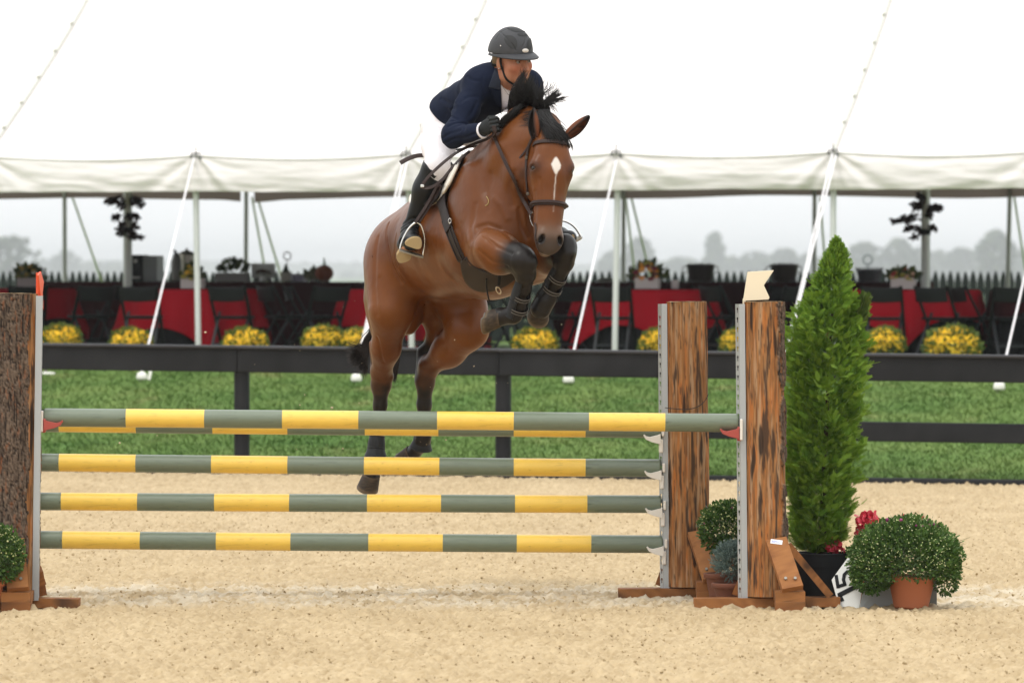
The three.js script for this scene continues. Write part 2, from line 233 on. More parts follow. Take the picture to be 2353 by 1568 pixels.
{
  const vinyl = std(0.79, 0.745, 0.725, 0.55, dbl), addedLining = std(0.22, 0.175, 0.15, 0.9, dbl), steel = std(0.72, 0.73, 0.72, 0.35, { metalness: 0.25 }), dark = std(0.17, 0.17, 0.165, 0.5, { metalness: 0.3 }), strapM = std(0.80, 0.77, 0.78, 0.7);
  const fp = [-1010, -520, -33, 452, 935, 1418, 1916, 2405, 2900, 3390].map((p) => uOf(p, 0)), U0 = fp[0], U1 = fp[fp.length - 1];
  const bay = (u) => { let i = 0; while (i < fp.length - 2 && u > fp[i + 1]) i++; return [i, (u - fp[i]) / (fp[i + 1] - fp[i])]; };
  const eaveY = (u) => { const [, t] = bay(u); return EAVE - 0.05 * Math.sin(Math.PI * clamp(t)); };
  const roofY = (u, w) => { const a = w / 5.9; const [, t] = bay(u); if (w <= 5.9) return eaveY(u) * (1 - a) + a * 6.45 - 0.16 * Math.sin(a * Math.PI) - 0.03 * Math.sin(Math.PI * t) * (1 - a); const b = (DEPTH - w) / (DEPTH - 5.9); return EAVE * (1 - b) + b * 6.45 - 0.16 * Math.sin(b * Math.PI); };
  mesh('roof', sheet(220, 60, (x, y) => { const u = lerp(U0, U1, x), w = y * DEPTH; return tentPt(u, roofY(u, w) + 0.012 * fbm(u * 0.9, w * 1.3), w); }), vinyl, tent, true);
  mesh('added_roof_lining', sheet(60, 30, (x, y) => { const u = lerp(U0, U1, x), w = 0.06 + y * (DEPTH - 0.12); return tentPt(u, roofY(u, w) - 0.1, w); }), addedLining, tent, true);  // dark sheet added under the roof so the interior stays dim
  // valance with folds fanning out of the pole heads
  const fold = (u, v) => {
    let d = 0; for (const p of fp) { const dx = (u - p), dy = v * 0.42 + 0.02, r = Math.hypot(dx, dy), ang = Math.atan2(dy, dx); d += 0.026 * Math.sin(ang * 9 + p * 3.1) * Math.exp(-r / 0.55) * sstep(0, 0.3, v + 0.05); d += 0.015 * Math.sin(ang * 17 + p * 1.7) * Math.exp(-r / 0.9) * v; }
    return d + 0.035 * fbm(u * 0.9 + 4, v * 2.2 - u * 0.25, 2, 3) * (0.3 + v) + 0.012 * fbm(u * 3.5, v * 5, 7, 2);
  };
  const botF = (u) => 2.672 + 0.012 * nz(u * 0.6, 2) + 0.008 * nz(u * 2.2, 5);
  mesh('valance', slab(620, 22, (x, v) => { const u = lerp(U0, U1, x); return tentPt(u, lerp(eaveY(u) + 0.004, botF(u), v), -0.025 - 0.05 * Math.sin(v * 2.2) - fold(u, v)); }, -0.006), vinyl, tent, true);
  mesh('added_valance_lining', sheet(300, 1, (x, v) => { const u = lerp(U0, U1, x); return tentPt(u, lerp(eaveY(u) - 0.02, botF(u) + 0.01, v), 0.09); }), addedLining, tent, true);  // dark inner sheet added behind the front valance to keep the inside dim
  mesh('eave_cord', sweep(Array.from({ length: 240 }, (_, i) => { const u = lerp(U0, U1, i / 239); return tentPt(u, eaveY(u) + 0.006, -0.035); }), circ(0.009, 6)), std(0.78, 0.77, 0.73, 0.7), tent, true);
  // rear valance, seen from inside, in two lengths with a gap
  const gapL = uOf(553, DEPTH), gapR = uOf(584, DEPTH);
  for (const [a, b] of [[U0, gapL], [gapR, U1]]) {
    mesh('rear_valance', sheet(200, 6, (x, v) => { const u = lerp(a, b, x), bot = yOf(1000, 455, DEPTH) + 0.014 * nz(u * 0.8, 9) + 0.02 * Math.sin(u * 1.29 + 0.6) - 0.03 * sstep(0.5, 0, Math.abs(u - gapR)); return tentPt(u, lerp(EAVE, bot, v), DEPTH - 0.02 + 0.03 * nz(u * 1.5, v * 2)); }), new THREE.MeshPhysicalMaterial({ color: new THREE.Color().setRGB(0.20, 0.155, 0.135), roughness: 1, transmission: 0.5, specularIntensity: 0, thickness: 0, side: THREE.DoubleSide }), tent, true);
  }
  // lacing seams running up the roof
  for (const i of [2, 4, 6, 8]) {
    const u = fp[i], pts = []; for (let k = 0; k <= 30; k++) { const w = k / 30 * 5.6; pts.push(tentPt(u, roofY(u, w) + 0.03, w)); }
    const seam = mesh('lacing_seam', sweep(pts, flat(0.035, 0.02), V(0, 0.85, 0.5)), std(0.55, 0.55, 0.5, 0.7), tent, true);
    for (let k = 1; k < 9; k++) { const w = k * 0.62, p = tentPt(u, roofY(u, w) + 0.05, w); mesh('lacing_tie', box(0.045, 0.04, 0.035, 0, 0, 0, 0.012).translate(p.x, p.y, p.z), std(0.4, 0.4, 0.34, 0.7), seam, true); }
  }
  // front poles: foot and head points in the picture
  const feet = { 452: [455, 448], 935: [946, 938], 1418: [1412, 1420], 1916: [1914, 1915], 2405: [2400, 2404] };
  fp.forEach((u, i) => {
    const px = [-1010, -520, -33, 452, 935, 1418, 1916, 2405, 2900, 3390][i], f = feet[px] ?? [px, px], a = tentPt(uOf(f[0], 0.12), FLOOR - 0.05, 0.12), b = tentPt(uOf(f[1], 0.08), EAVE - 0.03, 0.08);
    mesh('pole', rod(a, b, 0.034, 0.034, 16), steel, tent, true);
    const c = tentPt(u, EAVE + 0.02, -0.05), fit = mesh('pole_fitting', [box(0.12, 0.018, 0.04, 0, 0.01, 0, 0.006), rod(V(0, -0.03, 0), V(0, 0.09, 0), 0.010, 0.007), box(0.03, 0.05, 0.03, 0.045, -0.035, 0.01, 0.006), box(0.03, 0.04, 0.03, -0.05, -0.025, 0.01, 0.006)].map((g) => g.translate(c.x, c.y, c.z)), dark, tent, true);
  });
  for (const [px, foot] of [[-290, -292], [147, 148], [565, 563], [1000, 1000], [1433, 1431], [1872, 1870], [2322, 2312], [2760, 2755]]) mesh('pole', rod(tentPt(uOf(foot, DEPTH), FLOOR - 0.05, DEPTH), tentPt(uOf(px, DEPTH), EAVE, DEPTH), 0.03, 0.03, 14), std(0.45, 0.45, 0.43, 0.4, { metalness: 0.3 }), tent, true);
  for (const px of [292, 2127, -1500, 3900]) mesh('centre_pole', rod(tentPt(uOf(px, 5.75), FLOOR - 0.05, 5.75), tentPt(uOf(px, 5.75), 6.3, 5.75), 0.055, 0.055, 18), std(0.6, 0.6, 0.59, 0.35, { metalness: 0.3 }), tent, true);
  // guy straps to stakes on the bank
  const guys = [[445, 362, 322, 866], [1416, 368, 1303, 873], [1913, 352, 1790, 872], [1921, 356, 1792, 874], [2420, 352, 2296, 888], [928, 360, 812, 870], [938, 358, 816, 872], [-38, 360, -150, 864]];
  for (const [x0, y0, x1, y1] of guys) {
    const a = T(x0, y0, -0.1), b = onTurf(x1, y1, 0.03);
    mesh('guy_strap', bar(a, b, 0.020, 0.006, V(0, 0, 1)), strapM, tent, true);
  }
  for (const [x0, y0, x1, y1] of [[165, 452, 240, 668], [578, 452, 614, 655], [590, 452, 655, 668], [1437, 452, 1462, 660], [1450, 452, 1500, 660], [2330, 447, 2362, 660], [1884, 452, 1900, 660]]) mesh('guy_strap', bar(T(x0, y0, DEPTH + 0.1), T(x1, y1, DEPTH + 2.4), 0.03, 0.006, V(0, 0, 1)), strapM, tent, true);
}
{ // stakes
  const capM = std(0.80, 0.78, 0.72, 0.6), ironM = std(0.16, 0.14, 0.13, 0.7);
  const st = [[325, 866, 'white capped tent stake in the grass nearest the bark covered log'], [818, 870, 'white capped tent stake in the grass behind the horse tail'], [1306, 873, 'white capped tent stake in the grass below the folded front legs'], [1790, 873, 'white capped tent stake hidden between the front log post and the evergreen'], [2296, 889, 'white capped tent stake in the grass beyond the tall evergreen'], [108, 850, 'white flat tent stake head under the fence board beside the bark log']];
  st.forEach(([px, py, l], i) => {
    const p = onTurf(px, py, 0.06), s = thing('tent_stake', l, 'tent stake', p.setY(turfY(p.x, p.z)), 0, 'tent stakes in the grass bank');
    mesh('stake', rod(V(0, -0.2, 0), V(-0.02, 0.07, 0), 0.014), ironM, s); const c = mesh('stake_cap', new THREE.LatheGeometry([[0.001, 0.115], [0.035, 0.112], [0.056, 0.09], [0.06, 0.05], [0.05, 0.03], [0.001, 0.028]].map(([x, y]) => new THREE.Vector2(x, y)), 14), capM, s); if (i === 5) { c.scale.set(1.5, 0.35, 1); }
    if (i === 0) mesh('strap_end', bar(V(0.075, 0.03, 0), V(0.1, 0.17, -0.05), 0.03, 0.01, V(0, 0, 1)), capM, s);
  });
}
// ---------- picket fences ----------
{
  const W = 14.2, M = std(0.030, 0.036, 0.034, 0.85), sh = extrude([[-0.0475, -0.85], [0.0475, -0.85], [0.0475, -0.005], [0.044, 0.02], [0.031, 0.075], [0.007, 0.145], [-0.007, 0.145], [-0.031, 0.075], [-0.044, 0.02], [-0.0475, -0.005]], 0.018);
  for (const [a, b, l] of [[-420, 752, 'dark picket fence behind the tables with the pumpkin and urns'], [1000, 2440, 'dark picket fence behind the tables beyond the two log posts']]) {
    const ua = uOf(a, W), ub = uOf(b, W), f = thing('picket_fence', l, 'picket fence', tentPt((ua + ub) / 2, FLOOR, W), Math.atan2(-TA.z, TA.x)), hw = (ub - ua) / 2, R = rng(a + 200);
    const y0 = yOf((a + b) / 2, 647, W) - FLOOR;
    for (let u = -hw; u <= hw; u += 0.1032) { const m = mesh('picket', sh, M, f); m.position.set(u, y0 + (R() - 0.5) * 0.012, 0); m.rotation.z = (R() - 0.5) * 0.02; }
    for (const y of [y0 - 0.12, y0 - 0.6]) mesh('fence_rail', box(hw * 2 + 0.1, 0.08, 0.04, 0, y, -0.024), M, f);
    for (let u = -hw; u <= hw + 0.1; u += 2.3) mesh('fence_post', box(0.09, y0 + 0.1, 0.09, u, (y0 + 0.1) / 2 - 0.08, -0.09), M, f);
  }
}
// ---------- far trees in the haze ----------
{
  const leafG = new THREE.IcosahedronGeometry(1, 1); { const P = leafG.attributes.position; for (let i = 0; i < P.count; i++) { const x = P.getX(i), y = P.getY(i), z = P.getZ(i), k = 1 + 0.45 * nz(x * 2.3, y * 2.3, z * 2.3); P.setXYZ(i, x * k, y * k * 0.8, z * k); } leafG.computeVertexNormals(); }
  const bark = std(0.09, 0.075, 0.06, 0.95), leaf = std(1, 1, 1, 0.95);
  function farTree(px, top, wpx, dist, label, seed, tall = 1) {
    dist *= 2.0; const z = DIST - dist, p = at(px, HORIZON, z), gy = turfY(p.x, z), h = at(px, top, z).y - gy, w = wpx * mpp(z) / 2, R = rng(seed), t = thing('tree', label, 'tree', p.setY(gy), 0, null);
    mesh('trunk', [rod(V(0, -0.5, 0), V(0.2, h * 0.55, 0), w * 0.06 + 0.12, w * 0.03 + 0.06, 8), rod(V(0.1, h * 0.3, 0), V(w * 0.5, h * 0.62, w * 0.2), w * 0.03 + 0.06, 0.05, 6), rod(V(0.1, h * 0.35, 0), V(-w * 0.5, h * 0.66, -w * 0.2), w * 0.03 + 0.06, 0.05, 6)], bark, t);
    const list = [], n = 170;
    for (let i = 0; i < n; i++) { const v = Math.pow(R(), 0.8), y = h * lerp(0.16, 0.97, v), prof = Math.sqrt(Math.max(0.03, 1 - Math.pow((v - 0.38) / 0.64, 2))) * (0.75 + 0.35 * nz(v * 5, seed)), a = R() * 6.28, r = w * prof * Math.sqrt(R()); const s = h * (0.035 + 0.045 * R());
      list.push({ p: V(Math.cos(a) * r, y, Math.sin(a) * r), e: [R() * 6, R() * 6, R() * 6], s, c: mix3([0.028, 0.05, 0.022], [0.075, 0.1, 0.04], R()) }); }
    instances('crown', leafG, leaf, list, t);
  }
  const L = [[18, 541, 200, 1500, 'broad hazy tree beyond the pickets above the bark covered log'], [150, 574, 90, 2500, 'low hazy tree just beside the slim rear tent pole near the flag'], [1468, 546, 100, 2000, 'round hazy tree just beside the white tent pole near the horse'], [1405, 575, 70, 2300, 'small pale tree crown behind the white tent strap beside the horse knee'], [1642, 534, 62, 2100, 'lone tall slender tree standing up from the hazy treeline'],
    [1566, 589, 110, 2300, 'low hazy tree between the round tree and the tall slender one'], [1735, 578, 120, 2200, 'hazy tree above the white arrow flag'], [1800, 570, 110, 2100, 'hazy tree seen between the two tent straps'], [1985, 556, 120, 1900, 'hazy tree just past the tip of the evergreen'], [2065, 548, 130, 1900, 'hazy tree behind the ivy on the tent pole'], [2210, 568, 110, 2100, 'lower hazy tree beyond the ivy pole'], [2290, 529, 120, 1700, 'tallest hazy tree near the slim rear pole at the far end']];
  L.forEach((a, i) => farTree(...a, 400 + i * 7));
  // wood along the valley, too far off to tell the trees apart
  const R = rng(31), list = [];
  const band = (p0, p1, top, dist, n, s0) => { for (let i = 0; i < n; i++) { const px = lerp(p0, p1, R()), z = DIST - dist * 1.9 - R() * 300, y = top(px) + R() * (660 - top(px)) + 4, p = at(px, y, z), s = 1.9 * s0 * (0.6 + R() * 0.8); list.push({ p, e: [R() * 6, R() * 6, R() * 6], s, c: mix3([0.03, 0.05, 0.025], [0.075, 0.095, 0.045], R()) }); } };
  band(1380, 2500, (p) => 600 - 22 * sstep(1500, 2300, p) + 10 * nz(p * 0.012, 3) + 6 * nz(p * 0.05, 1), 2250, 900, 2.2);
  band(-80, 320, (p) => 592 + 14 * sstep(0, 320, p) + 8 * nz(p * 0.02, 6), 2900, 300, 2.4);
  band(300, 1200, (p) => 606 + 6 * nz(p * 0.02, 8), 4200, 500, 3.2);
  band(780, 1500, (p) => 622 + 4 * nz(p * 0.02, 2), 3300, 250, 2.2);
  tag(instances('distant_woods', leafG, leaf, list, scene), 'long pale belt of woodland fading into the haze along the valley', 'woods', null, 'stuff');
  const hills = sheet(120, 8, (u, v) => { const x = lerp(-2200, 2200, u), z = -7600 - v * 700, h = 9 * Math.exp(-Math.pow((x + 550) / 360, 2)) + 14 * Math.exp(-Math.pow((x - 480) / 320, 2)) + 16 + 4 * fbm(x * 0.008, z * 0.004); return V(x, -9 + h * Math.sin(Math.PI * 0.5 * v), z); }, () => [0.06, 0.085, 0.04]);
  tag(mesh('hills', hills, vcol(0.95)), 'faint low hills on the horizon seen under the tent', 'hills', null, 'structure');
}
// ---------- the jump ----------
const ZF = 0, ZB = -0.92;                                        // planes of the front and the back element
{
  const green = new THREE.MeshPhysicalMaterial({ color: new THREE.Color().setRGB(0.155, 0.19, 0.133), roughness: 0.42, clearcoat: 0.25, clearcoatRoughness: 0.35 });
  const yellow = new THREE.MeshPhysicalMaterial({ color: new THREE.Color().setRGB(0.86, 0.56, 0.085), roughness: 0.42, clearcoat: 0.25, clearcoatRoughness: 0.35 });
  const scuff = (seed) => grainTex(128, (x, y) => { const n = fbm(x * 9 + seed, y * 9, 1, 4), m = nz(x * 34, y * 34, seed), k = 0.92 + 0.10 * n - (m > 0.5 ? 0.9 * (m - 0.5) : 0) - 0.12 * sstep(0.3, 0.5, nz(x * 7, y * 23, seed + 4)); return [k, k, k * 0.985]; });
  green.map = scuff(3); yellow.map = scuff(8);
  function rail(z, x0, y0, x1, y1, cuts, first, label, sag) {
    const a = at(x0, y0, z), b = at(x1, y1, z), t = thing('jump_rail', label, 'jump pole', a.clone().lerp(b, 0.5), 0, 'striped poles of the jump'), L = b.clone().sub(a), r = 0.0485;
    const xs = [x0, ...cuts, x1], up = (s) => a.clone().lerp(b, s).add(V(0, -sag * 4 * s * (1 - s), 0));
    for (let i = 0; i < xs.length - 1; i++) {
      const s0 = (xs[i] - x0) / (x1 - x0), s1 = (xs[i + 1] - x0) / (x1 - x0), pts = [], sc = [];
      const e0 = i === 0, e1 = i === xs.length - 2; const n = 8;
      if (e0) { pts.push(up(s0), up(s0 + 0.0004), up(s0 + 0.0025)); sc.push(0.82, 0.95, 1); } else { pts.push(up(s0)); sc.push(1); }
      for (let k = 1; k < n; k++) { pts.push(up(lerp(s0, s1, k / n))); sc.push(1); }
      if (e1) { pts.push(up(s1 - 0.0025), up(s1 - 0.0004), up(s1)); sc.push(1, 0.95, 0.82); } else { pts.push(up(s1)); sc.push(1); }
      const prof = circ(r, 28), g = sweep(pts, prof, V(0, 1, 0), { scale: (u) => sc[Math.round(u * (pts.length - 1))], cap: e0 || e1 });
      const P = g.attributes.position, U = new Float32Array(P.count * 2); for (let k = 0; k < P.count; k++) { U[k * 2] = P.getX(k) * 1.4; U[k * 2 + 1] = (k % 28) / 28; } g.setAttribute('uv', new THREE.BufferAttribute(U, 2));
      mesh('painted_band', g, (i % 2 === 0) === (first === 0) ? green : yellow, t, true);
    }
    return t;
  }
  rail(ZF, 100, 958.5, 1696, 971, [289, 469, 648, 823, 1004, 1180, 1353, 1528], 0, 'green and yellow striped jump pole on the red cups in front', 0.0);
  rail(ZB, 80, 971, 1521, 985, [135, 312, 488, 660, 838, 1007, 1180, 1345], 0, 'green and yellow jump pole half hidden behind the front pole', 0.002);
  rail(ZB, 78, 1061.5, 1517, 1075, [135, 311, 485, 660, 836, 1009, 1180, 1345], 0, 'green and yellow jump pole second from the top of the back element', 0.002);
  rail(ZB, 77, 1151, 1518, 1157.5, [140, 315, 492, 664, 843, 1013, 1183, 1349], 0, 'green and yellow jump pole third down, the horse hoof just above it', 0.002);
  rail(ZB, 74, 1239, 1522, 1249.5, [143, 321, 496, 667, 846, 1017, 1187, 1358], 0, 'lowest green and yellow jump pole close above the sand', 0.002);

  // weathered trunks: bark off (streaked heartwood) or bark on
  function logGeo(r, h, seed, kind) {
    const nu = 150, nv = 300, ph = seed * 1.7;
    const edge = (a, y) => fbm(Math.cos(a) * 2.2 + seed, y * 2.4, Math.sin(a) * 2.2, 3);
    const isBark = (a, y) => kind === 'bark' ? (Math.cos(a - 0.25) > 0.80 + 0.10 * nz(y * 5, seed) + 0.04 * nz(y * 19, seed) && !(kind === 'x') ? 0 : 1) : (kind === 'patch' ? (Math.cos(a - 0.55) > 0.985 - 0.05 * sstep(0.5, 1.55, y) - 0.09 * nz(y * 7, seed, 2) && nz(y * 6, a * 5, seed) > -0.25 ? 1 : 0) : 0);
    return sheet(nu, nv, (u, v) => {
      const a = u * 6.28319, y = v * h; let R = r * (1.04 - 0.07 * v) * (1 + 0.028 * Math.sin(a * 2 + ph) + 0.02 * Math.sin(a * 3 + ph * 2)) + 0.006 * fbm(Math.cos(a) * 2, y * 2.2 + seed, Math.sin(a) * 2, 3);
      const b = isBark(a, y);
      if (b) { const cr = Math.abs(nz(Math.cos(a) * 9 + seed, y * 7 + 0.9 * nz(y * 9, a * 4), Math.sin(a) * 9)), pl = fbm(Math.cos(a) * 24, y * 62, Math.sin(a) * 24 + seed, 3); R += 0.007 + 0.008 * sstep(0.02, 0.16, cr) + 0.007 * pl; }
      else R += 0.0045 * fbm(Math.cos(a) * 26 + seed, y * 3.2, Math.sin(a) * 26, 3) - 0.006 * sstep(0.32, 0.6, nz(Math.cos(a) * 6, y * 4 + seed * 3, Math.sin(a) * 6));
      return V(Math.cos(a) * R, y, Math.sin(a) * R);
    }, (u, v) => {
      const a = u * 6.28319, y = v * h, c0 = Math.cos(a), s0 = Math.sin(a);
      if (isBark(a, y)) {
        const cr = Math.abs(nz(c0 * 9 + seed, y * 7 + 0.9 * nz(y * 9, a * 4), s0 * 9)), pl = fbm(c0 * 24, y * 62, s0 * 24 + seed, 3), m = fbm(c0 * 5, y * 5, s0 * 5, 3);
        let c = mix3([0.04, 0.027, 0.02], [0.17, 0.122, 0.088], clamp(0.46 + pl * 1.5 + m * 0.5)); c = mix3([0.02, 0.014, 0.011], c, sstep(0.01, 0.09, cr));
        const rust = 0.7 * sstep(0.12, 0.36, fbm(c0 * 10, y * 17, s0 * 10 + 4, 3)); return mix3(c, [0.26, 0.095, 0.04], rust * 0.7);
      }
      const st = fbm(c0 * 9 + seed, y * 3.4, s0 * 9, 4), pt = fbm(c0 * 3.4, y * 3.0 + seed * 2, s0 * 3.4, 4), fine = nz(c0 * 58, y * 9, s0 * 58), gr = fbm(c0 * 6 + 9, y * 2.2, s0 * 6 + seed, 3), sp = fbm(c0 * 12, y * 8 + seed, s0 * 12, 3), kn = sstep(0.34, 0.48, nz(c0 * 3.6 + seed, y * 3.4, s0 * 3.6));
      let c = mix3([0.15, 0.06, 0.022], [0.43, 0.205, 0.075], clamp(0.52 + st * 1.0 + pt * 1.1 + fine * 0.16));
      c = mix3(c, [0.44, 0.15, 0.038], 0.7 * sstep(0.02, 0.22, fbm(c0 * 6, y * 4.5, s0 * 6 + seed, 3) - (kind === 'patch' ? 0 : 0.08)));
      c = mix3(c, [0.42, 0.30, 0.19], 0.5 * sstep(0.04, 0.22, gr + st * 0.3));
      c = mix3(c, [0.045, 0.027, 0.019], 0.93 * sstep(0.0, 0.2, pt * 1.0 + st * 0.3 - 0.05)); c = mix3(c, [0.04, 0.025, 0.018], 0.75 * sstep(0.17, 0.34, sp)); return mix3(c, [0.022, 0.015, 0.012], kn * 0.9);
    });
  }
  const barkM = vcol(0.9, dbl), steelM = std(0.42, 0.44, 0.45, 0.42, { metalness: 0.45 }), cutM = vcol(0.85);
  const endGrain = (r) => { const g = new THREE.CircleGeometry(r, 40, 0, Math.PI * 2); const q = sheet(48, 12, (u, v) => V(Math.cos(u * 6.2832) * r * v, 0.004 * nz(u * 9, v * 9), -Math.sin(u * 6.2832) * r * v), (u, v) => { const k = 0.75 + 0.25 * Math.sin(v * 60 + 2 * nz(u * 3, v * 3)); return mul3([0.46, 0.31, 0.16], k * (0.85 + 0.3 * nz(u * 20, v * 5))); }); return q; };
  const woodM = (seed) => { const m = vcol(0.75); m.userData = { seed }; return m; };
  const planed = (g, seed, dark = 0.3) => paint(g, (x, y, z) => { const l = x * 0.9 + y * 0.5 + z * 0.7, gr = nz(l * 4, (x - y) * 46 + seed, (z + y) * 46), pt = fbm(x * 6 + seed, y * 6, z * 6, 3); let c = mix3([0.17, 0.062, 0.022], [0.37, 0.16, 0.052], clamp(0.5 + gr * 0.5 + pt * 0.9)); return mix3(c, [0.035, 0.02, 0.014], 0.9 * sstep(0.1, 0.5, pt + dark - 0.3) ); });
  const boardGeo = (a, b, w, t, nor) => { const fl = (g) => { const q = g.toNonIndexed(); q.computeVertexNormals(); return q; }; return fl(boardGeo0(a, b, w, t, nor)); };
  const boardGeo0 = (a, b, w, t, nor) => { const n = 26, pts = Array.from({ length: n + 1 }, (_, i) => a.clone().lerp(b, i / n)); return sweep(pts, [[-w / 2, -t / 2], [-w / 4, -t / 2], [w / 4, -t / 2], [w / 2, -t / 2], [w / 2, 0], [w / 2, t / 2], [w / 4, t / 2], [-w / 4, t / 2], [-w / 2, t / 2], [-w / 2, 0]].reverse(), nor); };
  const boltM = std(0.28, 0.26, 0.23, 0.45, { metalness: 0.7 }), planeM = vcol(0.72);
  // steel track with keyhole slots: a slotted flange towards the poles and a plain flange along the trunk
  function track(h, flangeA, flangeB, side) {
    const holes = []; for (let y = 0.05; y < h - 0.03; y += 0.0508) holes.push([[-0.0055, y - 0.012], [0.0055, y - 0.012], [0.0055, y + 0.0], [0.010, y + 0.006], [0.008, y + 0.014], [0, y + 0.017], [-0.008, y + 0.014], [-0.010, y + 0.006], [-0.0055, y + 0.0]].map(([x, q]) => [x, q]));
    const a = extrude([[-flangeA / 2, 0], [flangeA / 2, 0], [flangeA / 2, h], [-flangeA / 2, h]], 0.004, 0, holes); a.rotateY(-Math.PI / 2 * side); a.rotateY(side > 0 ? 0.5 : -0.06);
    const b = box(flangeB, h, 0.004, 0, h / 2, 0, 0.001);
    return [a, b];
  }
  // stand: origin on the sand under the trunk axis; dir = +1 when the poles are towards -x (right-hand stand), -1 when towards +x
  function stand(z, px, topY, r, dir, seed, kind, label, bx = 0.11, reach = 0.385, gap = 0.022) {
    const p = at(px, HORIZON, z); p.y = 0; const t = thing('jump_stand', label, 'jump stand', p, 0, 'log stands of the jump'), h = at(px, topY, z).y, y0 = 0.062, d = dir;
    const lg = logGeo(r, h - y0, seed, kind); lg.translate(0, y0, 0); if (d < 0) lg.scale(1, 1, 1); const L = mesh('log', lg, barkM, t); 
    const cap = endGrain(r * 0.965); cap.translate(0, h + 0.001, 0); cap.rotateZ(0); mesh('sawn_top', cap, vcol(0.85, dbl), t);
    const xs = -d * (r + gap);
    const [ta, tb] = track(h - 0.055, 0.038, d > 0 ? 0.030 : 0.034, d); ta.translate(xs - d * 0.010, 0.045, 0.018); tb.translate(xs + (d > 0 ? 0.012 : 0.002), 0.045, d > 0 ? 0.034 : 0.085);
    mesh('steel_track', [ta, tb], steelM, t); mesh('track_batten', planed(box(0.03, h - 0.06, 0.05, xs + d * 0.008, h / 2 + 0.02, -0.012), seed), planeM, t);
    // base: a long plank across, a beam towards us, four raking braces
    const NB = (g, s, dk) => mesh('base_plank', planed(g, s, dk), planeM, t);
    NB(boardGeo(V(-d * reach, 0.03, 0), V(d * 0.385, 0.03, 0), 0.15, 0.05, V(0, 1, 0)), seed + 1, 0.35);
    mesh('base_beam', planed(boardGeo(V(bx, 0.075, -0.36), V(bx, 0.075, 0.33), 0.155, 0.052, V(0, 1, 0)), seed + 2, 0.32), planeM, t);
    mesh('base_foot', planed(box(0.155, 0.052, 0.14, bx, 0.024, 0.262, 0.004), seed + 3, 0.42), planeM, t); mesh('base_foot', planed(box(0.155, 0.052, 0.14, bx, 0.024, -0.292, 0.004), seed + 3, 0.42), planeM, t);
    const br = (a, b, w, nor, s, dk) => mesh('brace', planed(boardGeo(a, b, w, 0.038, nor), seed + s, dk), planeM, t);
    br(V(bx * 0.42, 0.36, r + 0.012), V(bx + 0.012, 0.115, 0.335), 0.112, V(0, 0.7, 0.72), 4, 0.22);
    br(V(bx * 0.42, 0.36, -r - 0.012), V(bx, 0.115, -0.34), 0.10, V(0, 0.7, -0.72), 5, 0.3);
    br(V(d * (r + 0.01), 0.33, 0.0), V(d * 0.335, 0.06, 0), 0.09, V(d * 0.7, 0.7, 0), 6, 0.38);
    br(V(-d * (r + 0.0), 0.20, -0.06), V(-d * 0.155, 0.075, -0.10), 0.09, V(-d * 0.8, 0.6, 0), 7, 0.25);
    for (const [a, b, c] of [[bx * 0.42 - 0.02, 0.335, r + 0.05], [bx * 0.42 + 0.028, 0.34, r + 0.046]]) mesh('bolt_head', ball(a, b, c, 0.006, 6), boltM, t);
    for (const a of [bx - 0.024, bx + 0.026]) mesh('bolt_head', rod(V(a, 0.16, 0.30), V(a, 0.175, 0.325), 0.008, 0.008, 8), boltM, t);
    return { t, h, xs };
  }
  const A = stand(ZF, 1762, 693, 0.106, 1, 3, 'patch', 'stripped log stand with red cup and cream arrow flag on top'), B = stand(ZB, 1583, 693, 0.112, 1, 11, 'bare', 'stripped log stand behind the front one, white cups for four poles'), C = stand(ZF, 24, 674, 0.137, -1, 6, 'bark', 'thick bark covered log stand with the edge-on orange flag', 0.05, 0.36, -0.006), D = stand(ZB, 26, 690, 0.12, -1, 17, 'bare', 'rear log stand hidden behind the bark covered one', 0.0, 0.15, 0.0);
  A.t.rotation.z = 0.010; B.t.rotation.z = 0.008; C.t.rotation.z = -0.014;
  // cups
  const white = std(0.74, 0.69, 0.62, 0.45), red = std(0.36, 0.065, 0.05, 0.42);
  function cup(z, px, py, d, m, back, label, group) {
    const p = at(px, py, z + 0.045), t = thing('jump_cup', label, 'jump cup', p, 0, group);
    const pts = [[0, 0.028], [-0.02, 0.022], [-0.072, 0.012], [-0.098, 0.016], [-0.112, 0.026], [-0.116, 0.022], [-0.100, 0.002], [-0.06, -0.012], [-0.02, -0.02], [0, -0.024]].map(([x, y]) => [x * d, y]);
    mesh('cup_hook', extrude(d > 0 ? pts.slice().reverse() : pts, 0.056, 0.002).translate(0, 0, -0.028), m, t);
    t.scale.x = back ? 0.84 : 0.78;
    mesh('cup_flange', box(0.03, 0.075, 0.04, d * 0.005, back ? 0 : -0.035, 0, 0.008), m, t);
    if (back) mesh('back_plate', box(0.018, 0.112, 0.06, d * 0.016, 0.022, 0.0, 0.006), white, t);
    else mesh('cup_pin', box(0.02, 0.05, 0.05, d * 0.018, 0.042, 0, 0.006), m, t);
  }
  cup(ZF, 1697, 996, 1, red, true, 'red jump cup with cream plate on the front log post', 'red jump cups');
  cup(ZF, 101, 977, -1, red, true, 'red jump cup with cream plate on the bark covered log stand', 'red jump cups');
  [[1517, 1009, 'topmost'], [1519, 1092, 'second'], [1521, 1178, 'third'], [1524, 1266, 'lowest']].forEach(([x, y, w]) => cup(ZB, x, y, 1, white, false, `white jump cup, ${w} of four on the steel track of the rear post`, 'white jump cups'));
  [[40, 995], [40, 1083], [39, 1172], [38, 1260]].forEach(([x, y]) => cup(ZB, x, y, -1, white, false, 'white jump cup on the hidden rear post behind the bark log', 'white jump cups on the hidden post'));
